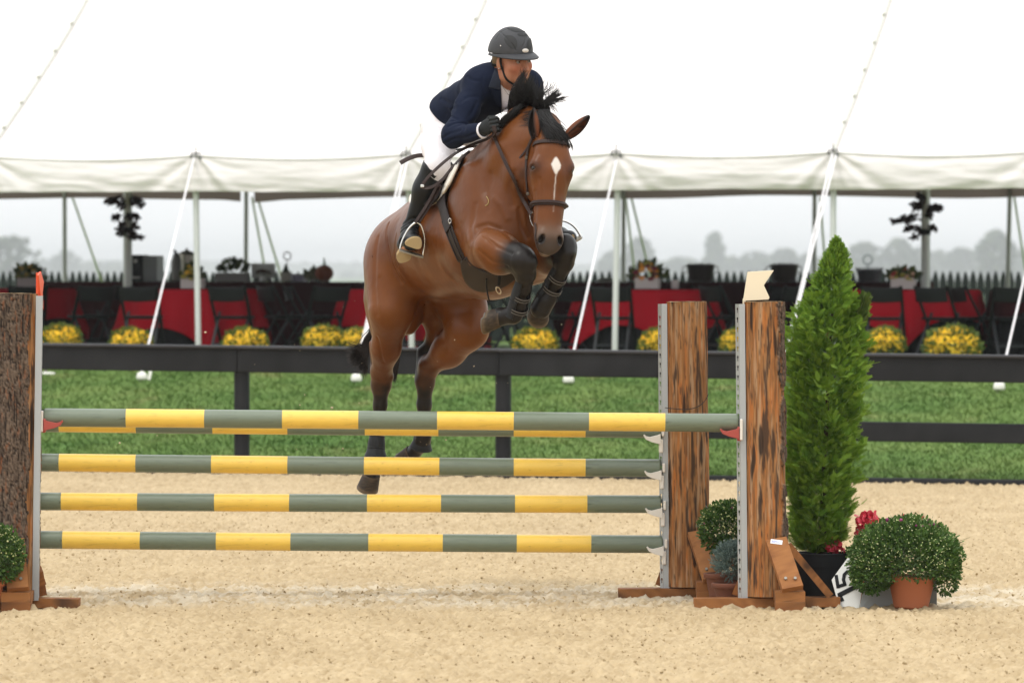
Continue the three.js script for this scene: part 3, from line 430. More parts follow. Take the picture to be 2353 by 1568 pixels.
  // flags
  { const q = [[1708, 690], [1718, 625], [1777, 621], [1754, 655], [1767, 683], [1765, 687]].map(([x, y]) => at(x, y, -0.02)), o = q[0], pts = q.map((p) => [p.x - o.x, p.y - o.y]);
    const t = thing('course_flag', 'cream swallow-tailed arrow flag standing on the front log post', 'flag', o.clone()); mesh('flag_board', extrude(pts.slice().reverse(), 0.006, 0.002), std(0.80, 0.70, 0.52, 0.5), t); mesh('flag_stick', box(0.016, 0.13, 0.014, 0.004, -0.055, 0.0, 0.003), std(0.72, 0.63, 0.46, 0.6), t); }
  { const t = thing('course_flag', 'orange red flag seen edge-on above the bark covered log', 'flag', at(90, 676, 0.03), 1.40);
    mesh('flag_board', extrude([[-0.05, 0.1], [0.0, 0.118], [0.06, 0.066], [0.035, 0.01], [0.05, -0.075], [0.0, -0.02]].reverse(), 0.006, 0.002), std(0.75, 0.10, 0.035, 0.4), t); mesh('flag_stick', box(0.014, 0.19, 0.014, -0.01, 0.02, -0.009, 0.003), std(0.70, 0.09, 0.03, 0.4), t); }
  // sticker on the front brace
  { const s = mesh('brace_sticker', sheet(1, 1, (u, v) => V((u - 0.5) * 0.062, (0.5 - v) * 0.026, 0)), new THREE.MeshStandardMaterial({ map: grainTex(64, (x, y) => { const b = x > 0.1 && x < 0.9 && y > 0.2 && y < 0.8; const ink = b && nz(x * 22, y * 9, 2) > -0.05 + x * 0.35; return ink ? [0.1, 0.11, 0.45] : [0.75, 0.77, 0.82]; }), roughness: 0.35, side: THREE.DoubleSide }), A.t); s.position.set(0.048, 0.355, 0.152); s.rotation.set(-0.6, 0, -0.16); }
  // loose wire looped round the rear post
  { const pts = [[1528, 936], [1545, 938], [1575, 940], [1600, 935], [1618, 922], [1628, 905]].map(([x, y], i) => at(x, y, ZB + 0.03 + 0.118 * Math.sin(Math.PI * clamp((x - 1520) / 112)))); tag(mesh('loose_wire', sweep(pts, circ(0.0022, 5), null, { seg: 30 }), std(0.03, 0.03, 0.03, 0.6)), 'thin dark wire looped across the rear stripped log post', 'wire'); }
  // number marker: two white panels folded like a tent
  { const o = at(1940, 1398, 0.04), loc = (x, y, z) => at(x, y, z).sub(o), t = thing('number_marker', 'white folded number marker board reading 15 on its side', 'sign', o);
    const P = (pts, zs, th) => { const q = pts.map(([x, y], i) => loc(x, y, zs[i])), c = q.reduce((a, b) => a.add(b), V(0, 0, 0)).multiplyScalar(1 / q.length); const I = [], pos = []; const n = q[1].clone().sub(q[0]).cross(q[2].clone().sub(q[0])).normalize().multiplyScalar(-th); if (n.z > 0) n.negate(); for (const p of q) pos.push(p.x, p.y, p.z); for (const p of q) pos.push(p.x + n.x, p.y + n.y, p.z + n.z); const m = q.length; for (let i = 1; i < m - 1; i++) I.push(0, i, i + 1, m, m + i + 1, m + i); for (let i = 0; i < m; i++) { const j = (i + 1) % m; I.push(i, j, m + j, i, m + j, m + i); } const g = new THREE.BufferGeometry(); g.setAttribute('position', new THREE.Float32BufferAttribute(pos, 3)); g.setIndex(I); const ng = g.toNonIndexed(); ng.computeVertexNormals(); return ng; };
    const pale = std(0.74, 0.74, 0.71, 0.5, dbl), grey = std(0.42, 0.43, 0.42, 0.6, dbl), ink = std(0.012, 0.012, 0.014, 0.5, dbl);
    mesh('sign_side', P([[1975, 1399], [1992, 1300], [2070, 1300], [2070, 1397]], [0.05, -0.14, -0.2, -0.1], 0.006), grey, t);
    // the numerals, lying on the slanting face and read from below
    const A0 = loc(1911, 1331, -0.06), A1 = loc(1929, 1396, 0.03), A2 = loc(1951, 1276, -0.14), n = A1.clone().sub(A0).cross(A2.clone().sub(A0)).normalize(); if (n.z < 0) n.negate();
    const pl = (x, y, lift) => { const d = ray(x, y), w = A0.clone().add(o).addScaledVector(n, lift), tt = w.clone().sub(camera.position).dot(n) / d.dot(n); return camera.position.clone().addScaledVector(d, tt).sub(o); };
    const stroke = (p, w) => { for (let i = 0; i < p.length - 1; i++) { } const pts = p.map(([x, y]) => pl(x, y, 0.003)); return sweep(pts, flat(w, 0.003), n); };
    const fq = [[1951, 1276], [1911, 1331], [1929, 1396], [1974, 1399], [1990, 1290]].map(([x, y]) => pl(x, y, 0)), bk = fq.map((p) => p.clone().addScaledVector(n, -0.006)), fp2 = [...fq, ...bk].flatMap((p) => [p.x, p.y, p.z]), fi = []; for (let k = 1; k < 4; k++) fi.push(0, k, k + 1, 5, 6 + k, 5 + k); for (let k = 0; k < 5; k++) { const j = (k + 1) % 5; fi.push(k, 5 + j, j, k, 5 + k, 5 + j); }
    { const g = new THREE.BufferGeometry(); g.setAttribute('position', new THREE.Float32BufferAttribute(fp2, 3)); g.setIndex(fi); const q = g.toNonIndexed(); q.computeVertexNormals(); mesh('sign_face', q, pale, t); }
    mesh('numeral', [stroke([[1926.5, 1367], [1964, 1348]], 0.026), stroke([[1928, 1364], [1936, 1380]], 0.02)], ink, t);
    mesh('numeral', [stroke([[1921, 1320], [1926, 1350]], 0.018), stroke([[1924, 1347], [1943, 1341]], 0.018), stroke([[1942, 1344], [1938, 1331], [1940, 1319], [1947, 1312], [1957, 1312], [1964, 1321], [1964, 1332], [1959, 1341]], 0.018)], ink, t);
  }
}
// ---------- plants round the jump ----------
const terra = std(0.42, 0.135, 0.06, 0.75), soilM = std(0.04, 0.028, 0.02, 0.95);
function potGeo(r0, r1, h, rim = 0.02, lip = 0.03) { return new THREE.LatheGeometry([[0.001, 0], [r0 * 0.97, 0], [r0, 0.008], [r1 - 0.004, h - lip], [r1 + rim * 0.5, h - lip + 0.004], [r1 + rim * 0.6, h - 0.004], [r1 + rim * 0.4, h], [r1 - 0.004, h], [r1 - 0.012, h - 0.05], [0.001, h - 0.05]].map(([x, y]) => new THREE.Vector2(x, y)), 40); }
const leafQuad = (() => { const g = sheet(2, 3, (u, v) => V((u - 0.5) * 0.62 * Math.sin(Math.PI * (0.12 + 0.88 * v) * 0.98) , v, 0.16 * Math.abs(u - 0.5) + 0.12 * v * v)); return g; })();
const lobed = (() => { const a = [[0, 0], [0.12, 0.12], [0.34, 0.2], [0.22, 0.36], [0.42, 0.52], [0.2, 0.62], [0.22, 0.84], [0, 1]], s = [...a, ...a.slice(1, -1).reverse().map(([x, y]) => [-x, y])]; const g = new THREE.ShapeGeometry(new THREE.Shape(s.map(([x, y]) => new THREE.Vector2(x, y)))); const P = g.attributes.position; for (let i = 0; i < P.count; i++) P.setZ(i, 0.25 * Math.abs(P.getX(i)) + 0.2 * P.getY(i) * P.getY(i)); g.computeVertexNormals(); return g; })();
const foliageM = (r = 0.62) => new THREE.MeshPhysicalMaterial({ color: 0xffffff, roughness: r, transmission: 0.32, thickness: 0, side: THREE.DoubleSide, ior: 1.3 });
const LEAFM = foliageM(0.7), budM = std(1, 1, 1, 0.6);
const lookQ = (dir, roll) => { const q = new THREE.Quaternion().setFromUnitVectors(V(0, 1, 0), dir.clone().normalize()); return q.multiply(new THREE.Quaternion().setFromAxisAngle(V(0, 1, 0), roll)); };
// dome of chrysanthemum: shape(dir) -> radius; parts: foliage, buds or flowers
function mumDome(t, c, rx, ry, rz, nLeaf, leafS, colA, colB, buds, seed, low = -0.35) {
  const R = rng(seed), L = [], B = [];
  const pick = () => { for (;;) { const y = lerp(low, 1, R()), a = R() * 6.2832, k = Math.sqrt(Math.max(0, 1 - y * y)); return V(k * Math.cos(a), y, k * Math.sin(a)); } };
  const rad = (d) => 1 + 0.10 * nz(d.x * 2.4 + seed, d.y * 2.4, d.z * 2.4) + 0.09 * nz(d.x * 7, d.y * 7 + seed, d.z * 7);
  for (let i = 0; i < nLeaf; i++) { const d = pick(), f = (R() < 0.28 ? 0.4 + 0.35 * R() : 0.72 + 0.30 * Math.pow(R(), 0.5)) * rad(d) * (R() < 0.04 ? 1.08 : 1), p = V(d.x * rx, d.y * ry, d.z * rz).multiplyScalar(f).add(c), dir = d.clone().add(V((R() - 0.5) * 1.3, (R() - 0.2) * 0.9, (R() - 0.5) * 1.3));
    L.push({ p, q: lookQ(dir, R() * 6.28), s: leafS * (0.6 + 0.8 * R()), c: mix3(colA, colB, clamp(R() * 0.7 + 0.3 * nz(d.x * 4, d.y * 4, d.z * 4) + 0.15)) }); }
  instances('foliage', lobed, LEAFM, L, t);
  for (const [name, n, s, ca, cb, bias, g] of buds) { const Q = []; for (let i = 0; i < n; i++) { const d = pick(); if (d.y < bias + (R() - 0.5) * 0.3) { i -= R() < 0.9 ? 1 : 0; continue; } const f = (0.99 + 0.05 * R()) * rad(d); Q.push({ p: V(d.x * rx, d.y * ry, d.z * rz).multiplyScalar(f).add(c), q: lookQ(d.clone().add(V((R() - 0.5) * 0.8, 0.5 * R(), (R() - 0.5) * 0.8)), R() * 6), s: s * (0.7 + 0.6 * R()), c: mix3(ca, cb, R()) }); } instances(name, g ?? budG, budM, Q, t); }
}
const budG = new THREE.IcosahedronGeometry(1, 1);
const flowerG = (() => { const a = []; for (let k = 0; k < 9; k++) { const p = new THREE.CircleGeometry(0.34, 5); p.scale(0.62, 1.3, 1); p.translate(0, 0.55, 0); p.rotateX(-0.35); p.rotateZ(k / 9 * 6.2832); a.push(p); } a.push(new THREE.SphereGeometry(0.3, 6, 4).scale(1, 1, 0.6)); const g = merge(a); g.rotateX(-Math.PI / 2); return g; })();
{
  // potted mum in front of the number board
  const zp = 0.06, base = at(2093, 1404, zp); base.y = 0;
  const t = thing('potted_chrysanthemum', 'terracotta potted chrysanthemum with tiny white buds beside the number board', 'potted plant', base, 0, 'potted plants round the jump');
  const pot = mesh('pot', new THREE.LatheGeometry([[0.001, 0], [0.088, 0], [0.092, 0.012], [0.122, 0.15], [0.124, 0.165], [0.117, 0.175], [0.11, 0.16], [0.001, 0.15]].map(([x, y]) => new THREE.Vector2(x, y)), 40), terra, t); pot.rotation.z = -0.03;
  mesh('soil', new THREE.CylinderGeometry(0.11, 0.1, 0.03, 24).translate(0, 0.155, 0), soilM, t);
  mumDome(t, V(-0.024, 0.262, 0), 0.283, 0.212, 0.26, 13500, 0.0175, [0.038, 0.092, 0.017], [0.125, 0.225, 0.044], [['white_buds', 800, 0.0029, [0.42, 0.50, 0.18], [0.74, 0.75, 0.42], -0.15], ['purple_buds', 26, 0.008, [0.17, 0.02, 0.09], [0.32, 0.05, 0.16], 0.55]], 21, -0.5);
  mumDome(t, V(-0.215, 0.165, 0.06), 0.105, 0.075, 0.1, 1500, 0.0175, [0.038, 0.092, 0.017], [0.125, 0.225, 0.044], [['white_buds', 50, 0.003, [0.50, 0.56, 0.22], [0.78, 0.78, 0.46], -0.3]], 27, -1);
  mumDome(t, V(0.185, 0.185, 0.03), 0.07, 0.11, 0.08, 800, 0.0175, [0.030, 0.074, 0.014], [0.11, 0.2, 0.04], [['white_buds', 18, 0.003, [0.50, 0.56, 0.22], [0.78, 0.78, 0.46], -0.3]], 28, -1);
  { const R = rng(9), st = []; for (let i = 0; i < 26; i++) { const a = R() * 6.28, e = -0.35 + R() * 1.1, d = V(Math.cos(a) * Math.cos(e), Math.sin(e), Math.sin(a) * Math.cos(e)), p = V(d.x * 0.29, 0.265 + d.y * 0.2, d.z * 0.26); st.push(sweep([p.clone().multiplyScalar(0.85).setY(p.y - 0.01), p, p.clone().add(d.clone().multiplyScalar(0.03 + 0.04 * R())).add(V(0, -0.01, 0))], circ(0.0016, 4), null, { scale: (u) => 1 - 0.6 * u })); } mesh('stray_stems', st, std(0.07, 0.12, 0.03, 0.7), t); }
  // dark box planter behind it
  const b = thing('planter_box', 'grey wooden planter just visible behind the terracotta pot', 'planter', at(2138, 1398, -0.18).setY(0), 0.1); mesh('planter_side', box(0.06, 0.17, 0.06, 0, 0.085, 0, 0.004), std(0.17, 0.17, 0.16, 0.8), b); mesh('planter_wall', box(0.02, 0.16, 0.2, -0.03, 0.08, -0.12, 0.003), std(0.15, 0.15, 0.14, 0.8), b);
  // red geranium behind the mum
  const g = thing('red_geranium', 'bright red flowering geranium rising behind the white budded chrysanthemum', 'flowers', at(2010, 1390, -0.38).setY(0)); mesh('pot', potGeo(0.08, 0.11, 0.18), terra, g);
  const R = rng(4), petals = [], lv = [], heads = [[1994, 1208, 0.052, 1.1], [1984, 1228, 0.03, 0.7], [1914, 1252, 0.032, 0.5], [1928, 1268, 0.03, 0.5], [2078, 1194, 0.020, 0.4], [2116, 1193, 0.014, 0.3], [1870, 1240, 0.02, 0.3]];
  for (const [x, y, r, w] of heads) { const c = at(x, y, -0.36).sub(g.position); for (let i = 0; i < 46 * w; i++) { const d = V(R() - 0.5, R() - 0.4, R() - 0.5).normalize(); petals.push({ p: c.clone().addScaledVector(d, r * (0.5 + 0.5 * R())), q: lookQ(d, R() * 6), s: r * (0.62 + 0.3 * R()), c: mix3([0.42, 0.012, 0.03], [0.72, 0.05, 0.085], R()) }); } lv.push(sweep([V(0, 0.16, 0), c.clone().multiplyScalar(0.6).setY(c.y * 0.7), c], circ(0.003, 5), null, { seg: 8 })); }
  const petG = sheet(4, 3, (u, v) => V((u - 0.5) * 1.5 * Math.sin(Math.PI * (0.08 + 0.72 * v)), v * (1 - 0.25 * Math.pow(Math.abs(u - 0.5) * 2, 2)), 0.45 * v * v + 0.1 * Math.sin(u * 9) * v));
  instances('petals', petG, new THREE.MeshPhysicalMaterial({ color: 0xffffff, roughness: 0.6, transmission: 0.2, thickness: 0, side: THREE.DoubleSide }), petals, g); mesh('stems', lv, std(0.06, 0.11, 0.03, 0.7), g);
  const L = []; for (let i = 0; i < 90; i++) { const p = V((R() - 0.5) * 0.34, 0.17 + R() * 0.12, (R() - 0.5) * 0.2); L.push({ p, q: lookQ(V(R() - 0.5, 0.8, R() - 0.5), R() * 6), s: 0.05, c: mix3([0.03, 0.07, 0.015], [0.07, 0.13, 0.03], R()) }); } instances('foliage', lobed, LEAFM, L, g);
}
{ // tall evergreen in a black nursery pot
  const z = -0.42, base = at(1888, 1396, z); base.y = 0;
  const t = thing('potted_evergreen', 'tall bright green columnar evergreen in a black nursery pot', 'potted tree', base, 0, 'potted plants round the jump');
  const py = (y) => at(1888, y, z).y, pot = [[0.001, 0], [0.122, 0], [0.126, 0.01]]; const ph = py(1268);
  for (let i = 0; i <= 8; i++) pot.push([lerp(0.126, 0.146, i / 8), lerp(0.02, ph - 0.075, i / 8)]);
  pot.push([0.151, ph - 0.068], [0.147, ph - 0.058], [0.153, ph - 0.05], [0.149, ph - 0.038], [0.154, ph - 0.03], [0.151, ph - 0.012], [0.157, ph - 0.006], [0.156, ph], [0.147, ph - 0.002], [0.143, ph - 0.04], [0.001, ph - 0.045]);
  mesh('pot', new THREE.LatheGeometry(pot.map(([x, y]) => new THREE.Vector2(x, y)), 48), std(0.018, 0.019, 0.021, 0.42), t); mesh('soil', new THREE.CylinderGeometry(0.14, 0.14, 0.02, 24).translate(0, ph - 0.035, 0), soilM, t);
  const top = py(556), bot = ph + 0.0;
  mesh('trunk', [sweep([V(0, bot - 0.04, 0), V(0.01, bot + 0.3, 0.01), V(0.03, bot + 0.8, 0), V(0.07, top - 0.08, 0)], circ(0.022, 8), null, { seg: 20, scale: (u) => 1 - 0.82 * u })], std(0.075, 0.05, 0.035, 0.9), t);
  // outline read at these heights: centre and half width
  const rows = [[550, 1922, 3], [575, 1924, 20], [600, 1920, 31], [650, 1910, 46], [700, 1908, 68], [725, 1900, 78], [760, 1902, 92], [800, 1900, 92], [860, 1899, 91], [920, 1896, 89], [1000, 1890, 85], [1080, 1888, 82], [1150, 1886, 78], [1200, 1884, 70], [1235, 1880, 60], [1262, 1872, 34]];
  const prof = (y) => { for (let i = 0; i < rows.length - 1; i++) { const a = rows[i], b = rows[i + 1]; if (y <= b[0]) { const f = (y - a[0]) / (b[0] - a[0]); return [lerp(a[1], b[1], f), lerp(a[2], b[2], f)]; } } return [1880, 20]; };
  // one flat spray of scale leaves, forked like cypress foliage
  const spray = () => { const P = [], I = []; const seg = (x0, y0, a, l, w, dep) => { const n = P.length / 3, dx = Math.sin(a), dy = Math.cos(a); P.push(x0 - dy * w, y0 + dx * w, 0, x0 + dy * w, y0 - dx * w, 0, x0 + dx * l * 0.6 + dy * w * 0.9, y0 + dy * l * 0.6 - dx * w * 0.9, 0.03 * l, x0 + dx * l, y0 + dy * l, 0.08 * l, x0 + dx * l * 0.6 - dy * w * 0.9, y0 + dy * l * 0.6 + dx * w * 0.9, 0.03 * l); I.push(n, n + 1, n + 2, n, n + 2, n + 4, n + 4, n + 2, n + 3); if (dep > 0) for (let k = 0; k < (dep > 1 ? 6 : 3); k++) { const f = 0.12 + k * (dep > 1 ? 0.15 : 0.25); for (const s of [-1, 1]) seg(x0 + dx * l * f, y0 + dy * l * f, a + s * (0.75 - 0.05 * k), l * (dep > 1 ? 0.5 : 0.42) * (1 - f * 0.5), w * 0.85, dep - 1); } }; seg(0, 0, 0, 1, 0.020, 2); const g = new THREE.BufferGeometry(); g.setAttribute('position', new THREE.Float32BufferAttribute(P, 3)); const p = g.attributes.position; for (let i = 0; i < p.count; i++) p.setZ(i, p.getZ(i) + 0.12 * p.getX(i) * p.getX(i) - 0.14 * p.getY(i) * p.getY(i)); g.setIndex(I); g.computeVertexNormals(); return g; };
  const R = rng(63), L = [], m = mpp(z);
  for (let i = 0; i < 11500; i++) {
    const y = 552 + 712 * Math.pow(R(), 0.93), [cx, hw] = prof(y), a = R() * 6.2832, ctr = at(cx, y, z).sub(base); const clump = nz(Math.cos(a) * 1.9 + 3, ctr.y * 8, Math.sin(a) * 1.9) + 0.5 * nz(Math.cos(a) * 4 + 9, ctr.y * 17, Math.sin(a) * 4), f = (0.45 + 0.55 * Math.pow(R(), 0.45)) * (0.92 + 0.46 * clump), r = hw * m * f * (R() < 0.10 ? 1.06 + 0.14 * R() : 1);
    const d = V(Math.cos(a), 0, Math.sin(a)), len = (0.020 + 0.036 * R()) * (0.6 + 0.4 * clamp(hw / 70));
    const out = d.clone().multiplyScalar(0.75).add(V((R() - 0.5) * 1.8, 0.15 + 0.85 * R(), (R() - 0.5) * 1.8)); if (y < 620) out.y += 0.9;
    const p = ctr.clone().addScaledVector(d, Math.max(0, r - len * 0.45)).add(V(0, -len * 0.3, 0));
    L.push({ p, q: lookQ(out, R() * 6.28), s: len * 1.25, c: mix3([0.10, 0.215, 0.022], [0.31, 0.47, 0.06], clamp(0.05 + 0.9 * R())) });
  }
  const tip = at(1972, 745, z).sub(base); for (let i = 0; i < 330; i++) { const v = R(), y = 690 + v * 150, c = at(lerp(1984, 1950, v), y, z + 0.02).sub(base), a = R() * 6.28, r = 0.028 * Math.sin(Math.PI * clamp(0.15 + v * 0.8)) * R(); const o = V(Math.cos(a) * 0.5 + 0.25, 1.0, Math.sin(a) * 0.5); L.push({ p: c.add(V(Math.cos(a) * r, 0, Math.sin(a) * r)), q: lookQ(o, R() * 6), s: 0.045 + 0.02 * R(), c: mix3([0.06, 0.11, 0.02], [0.16, 0.22, 0.05], R()) }); }
  instances('crown', spray(), new THREE.MeshPhysicalMaterial({ color: 0xffffff, roughness: 0.75, transmission: 0.42, thickness: 0, side: THREE.DoubleSide, ior: 1.3, specularIntensity: 0.4 }), L, t);
}
{ // plants between the posts
  const c = at(1668, 1370, -0.45); c.y = 0;
  const t = thing('potted_chrysanthemum', 'dark green budding chrysanthemum tucked between the two log posts', 'potted plant', c, 0, 'potted plants round the jump'); mesh('pot', potGeo(0.085, 0.11, 0.16), std(0.16, 0.06, 0.035, 0.8), t);
  mumDome(t, V(0.01, 0.40, -0.02), 0.15, 0.14, 0.14, 3600, 0.02, [0.030, 0.078, 0.015], [0.10, 0.185, 0.038], [['buds', 260, 0.0042, [0.30, 0.36, 0.14], [0.5, 0.5, 0.22], -0.1], ['purple_buds', 8, 0.006, [0.2, 0.03, 0.1], [0.3, 0.05, 0.14], 0.2]], 33, -0.9);
  const j = thing('potted_juniper', 'grey blue juniper between the log posts below the chrysanthemum', 'potted plant', at(1680, 1380, -0.22).setY(0), 0, 'potted plants round the jump'); mesh('pot', potGeo(0.07, 0.095, 0.12), std(0.16, 0.06, 0.035, 0.8), j);
  const R = rng(8), L = [], tw = merge([0, 1, 2, 3, 4, 5, 6, 7, 8].map((k) => { const g = new THREE.ConeGeometry(0.05, 0.4, 4); g.translate(0, 0.2, 0); g.rotateZ((k % 2 ? 1 : -1) * 0.7); g.rotateY(k * 1.9); g.translate(0, k * 0.11, 0); return g; }));
  for (let i = 0; i < 1500; i++) { const d = V(R() - 0.5, R() - 0.35, R() - 0.5).normalize(), p = V(d.x * 0.105, 0.235 + d.y * 0.10, d.z * 0.1).multiplyScalar(1).add(V(0, 0, 0)); L.push({ p: V(p.x * (0.1 + 0.9 * R()), 0.235 + (p.y - 0.235) * (0.3 + 0.7 * R()), p.z * (0.1 + 0.9 * R())), q: lookQ(d.add(V(0, 0.5, 0)), R() * 6), s: 0.020 + 0.016 * R(), c: mix3([0.075, 0.12, 0.105], [0.17, 0.235, 0.21], R()) }); } instances('foliage', tw, std(1, 1, 1, 0.75), L, j);
  const l = thing('potted_chrysanthemum', 'leafy chrysanthemum in front of the bark covered log, cut by the picture edge', 'potted plant', at(-40, 1400, 0.30).setY(0), 0, 'potted plants round the jump'); mesh('pot', potGeo(0.085, 0.11, 0.16), terra, l);
  mumDome(l, V(0.055, 0.285, 0), 0.15, 0.165, 0.15, 4200, 0.02, [0.036, 0.09, 0.017], [0.12, 0.215, 0.042], [['buds', 220, 0.004, [0.4, 0.44, 0.16], [0.62, 0.6, 0.3], -0.3], ['purple_buds', 30, 0.007, [0.2, 0.03, 0.1], [0.34, 0.06, 0.18], 0.1]], 45, -0.8);
  { const st = []; for (let i = 0; i < 14; i++) { const a = R() * 1.4 - 0.4, p = V(0.11 * Math.cos(a), 0.24 + R() * 0.15, 0.05 + 0.05 * R()); st.push(sweep([V(0.02, 0.2, 0.03), p, p.clone().add(V(0.03 + 0.03 * R(), 0.02 + 0.03 * (R() - 0.5), 0.01))], circ(0.0016, 4), null, { seg: 6 })); } mesh('stray_stems', st, std(0.08, 0.14, 0.03, 0.7), l); }
}
{ // row of yellow chrysanthemums along the tent
  const proto = thing('yellow_chrysanthemum', 'x', 'potted plant', V(0, 0, 0), 0, 'yellow chrysanthemums in a row before the tent');
  mesh('pot', potGeo(0.11, 0.15, 0.2), std(0.10, 0.06, 0.045, 0.8), proto);
  mumDome(proto, V(0, 0.235, 0), 0.262, 0.20, 0.262, 1500, 0.045, [0.06, 0.105, 0.018], [0.15, 0.21, 0.035], [['flowers', 900, 0.031, [0.74, 0.38, 0.008], [0.92, 0.60, 0.015], 0.2, flowerG], ['flowers', 420, 0.027, [0.62, 0.36, 0.02], [0.80, 0.54, 0.03], -0.35, flowerG]], 51, -0.6);
  const list = [[139, 746, 98, 'yellow chrysanthemum mound beside the bark covered log under the flag'], [300, 752, 106, 'yellow chrysanthemum mound at the foot of the diagonal tent strap on the urn side'], [563, 752, 112, 'yellow chrysanthemum mound standing alone in front of dark chairs near the pumpkin'], [742, 746, 102, 'fuller yellow chrysanthemum mound touching its neighbour beside the horse tail'], [818, 752, 90, 'yellow chrysanthemum mound half hidden by the horse hindquarters'], [1010, 764, 70, 'yellow chrysanthemum glimpsed between the hind legs of the horse'], [1229, 749, 112, 'yellow chrysanthemum mound under the folded front hooves'], [1512, 757, 96, 'yellow chrysanthemum mound partly behind the rear log post'], [1698, 756, 92, 'yellow chrysanthemum mound seen between the two log posts'], [2032, 752, 104, 'yellow chrysanthemum mound beside the tall evergreen'], [2190, 750, 132, 'largest yellow chrysanthemum mound, below the hanging tip of red cloth']];
  const R = rng(88);
  list.forEach(([x, y, w, l], i) => { const o = i ? proto.clone() : proto; if (i) { o.name = numbered('yellow_chrysanthemum'); scene.add(o); } o.userData = { ...proto.userData, label: l };
    const wp = T(x, 800, -1.0), s = w * mpp(wp.z) / 2 / 0.285; o.position.copy(wp).setY(at(x, y, wp.z).y - 0.44 * s); o.scale.set(s, s * lerp(0.94, 1.02, R()), s * lerp(0.9, 1.1, R())); o.rotation.y = R() * 6.28; });
}
// ---------- tables, chairs and table things under the tent ----------
const TURN = Math.atan2(-TA.z, TA.x);
{
  const redM = std(0.33, 0.006, 0.015, 0.9, { ...dbl, specularIntensity: 0.15 }), blackM = std(0.012, 0.012, 0.013, 0.85, dbl), shadedRedM = std(0.034, 0.003, 0.005, 0.8, dbl);  // far table cloths: red with the tent shade put into the colour
  // round table: black floor-length cloth, square red cloth laid over it with its corners hanging
  function roundTable(px, w, phi, label, seed, a = 1.16, red = redM, r = 0.79) {
    const t = thing('round_table', label, 'table', tentPt(uOf(px, w), FLOOR, w), TURN, 'round dining tables under the tent'), H = 0.75;
    const fold = (an, v) => r + (0.03 + 0.035 * v) * Math.sin(an * 13 + seed) * v + 0.05 * v * v + 0.02 * v * nz(an * 3, v * 2, seed);
    mesh('floor_cloth', sheet(160, 14, (u, v) => { const an = u * 6.2832, q = fold(an, v); return V(Math.cos(an) * q, (1 - v) * (H - 0.004) + 0.01, Math.sin(an) * q); }), blackM, t);
    mesh('tabletop', new THREE.CylinderGeometry(r - 0.01, r - 0.01, 0.03, 48).translate(0, H - 0.02, 0), blackM, t);
    mesh('overlay_cloth', sheet(220, 26, (u, v) => {
      const an = u * 6.2832, c = Math.max(Math.abs(Math.cos(an - phi)), Math.abs(Math.sin(an - phi))), L = Math.min(a / c, a * 1.34), drop = L - r;
      if (v < 0.35) return V(Math.cos(an) * (r + 0.01) * v / 0.35, H + 0.006, Math.sin(an) * (r + 0.01) * v / 0.35);
      const d = (v - 0.35) / 0.65 * drop, k = clamp(d / 0.5), q = r + 0.012 + 0.012 * Math.min(1, d / 0.02) + (0.05 * Math.sin(an * 12 + seed * 2) + 0.035 * nz(an * 4 + seed, d * 3)) * k + 0.05 * k + 0.05 * k * k; const y = H + 0.006 - d * 0.985;
      return V(Math.cos(an) * q, Math.max(0.015, y), Math.sin(an) * q);
    }), red, t);
    return t;
  }
  roundTable(440, 1.9, 0.15, 'round table in red over black with a white planter, by the diagonal strap', 1, 1.24);
  roundTable(940, 1.9, 0.62, 'red covered round table mostly hidden behind the jumping horse', 2, 1.22);
  roundTable(1482, 1.9, 0.1, 'red covered round table with an orange flower planter before the log posts', 3, 1.2);
  roundTable(2090, 1.9, 0.72, 'red covered round table whose pointed cloth corner hangs low near the evergreen', 5, 1.1);
  roundTable(20, 3.6, 0.5, 'round table with a grey planter behind the orange flag', 8, 1.15);
  roundTable(2440, 2.2, 0.3, 'round table at the far end past the last tent strap', 9, 1.05, shadedRedM);
  roundTable(-180, 1.9, 0.3, 'round table behind the bark covered log', 10, 1.1);
  function buffet(px, w, len, label, seed) {
    const t = thing('buffet_table', label, 'table', tentPt(uOf(px, w), FLOOR, w), TURN, 'long cloth covered buffet tables'), H = 0.82, D = 0.38;
    const per = 2 * (len + D * 2), pt = (s) => { s = ((s % 1) + 1) % 1 * per; const hx = len / 2; if (s < len) return [-hx + s, D]; s -= len; if (s < 2 * D) return [hx, D - s]; s -= 2 * D; if (s < len) return [hx - s, -D]; s -= len; return [-hx, -D + s]; };
    mesh('floor_cloth', sheet(260, 8, (u, v) => { const [x, z] = pt(u), k = 1 + v * 0.02 + 0.018 * v * Math.sin(u * 190 + seed); return V(x * k, H * (1 - v) + 0.01, z * (1 + v * 0.05 + 0.05 * v * Math.sin(u * 190 + seed))); }), shadedRedM, t);
    mesh('tabletop', box(len, 0.03, D * 2, 0, H - 0.01, 0, 0.008), std(0.035, 0.006, 0.01, 0.8), t);
  }
  buffet(205, 7.2, 1.35, 'buffet table in red cloth painted darker for tent shade near the slim rear pole', 1); buffet(470, 7.4, 2.0, 'long buffet table carrying the coffee urn and machine', 2); buffet(700, 7.4, 1.7, 'buffet table with cake stand and pumpkin on it', 3); buffet(1640, 7.2, 2.1, 'buffet table with a dark beverage tub behind the rear log post', 4); buffet(1960, 7.2, 1.9, 'buffet table with a wire basket beyond the evergreen', 5);

  // black wooden folding chair, origin on the floor, back towards +z
  const ch = std(0.009, 0.0098, 0.0104, 0.5), leg = std(0.024, 0.026, 0.029, 0.42);
  const proto = thing('folding_chair', 'x', 'chair', V(0, 0, 0), 0, 'black folding chairs round the tables');
  mesh('back_panel', slab(14, 6, (u, v) => V((u - 0.5) * 0.425, 0.795 - v * 0.165 - 0.012 * Math.cos((u - 0.5) * 3), 0.215 - v * 0.03 + 0.03 * Math.cos((u - 0.5) * Math.PI)), 0.014), ch, proto);
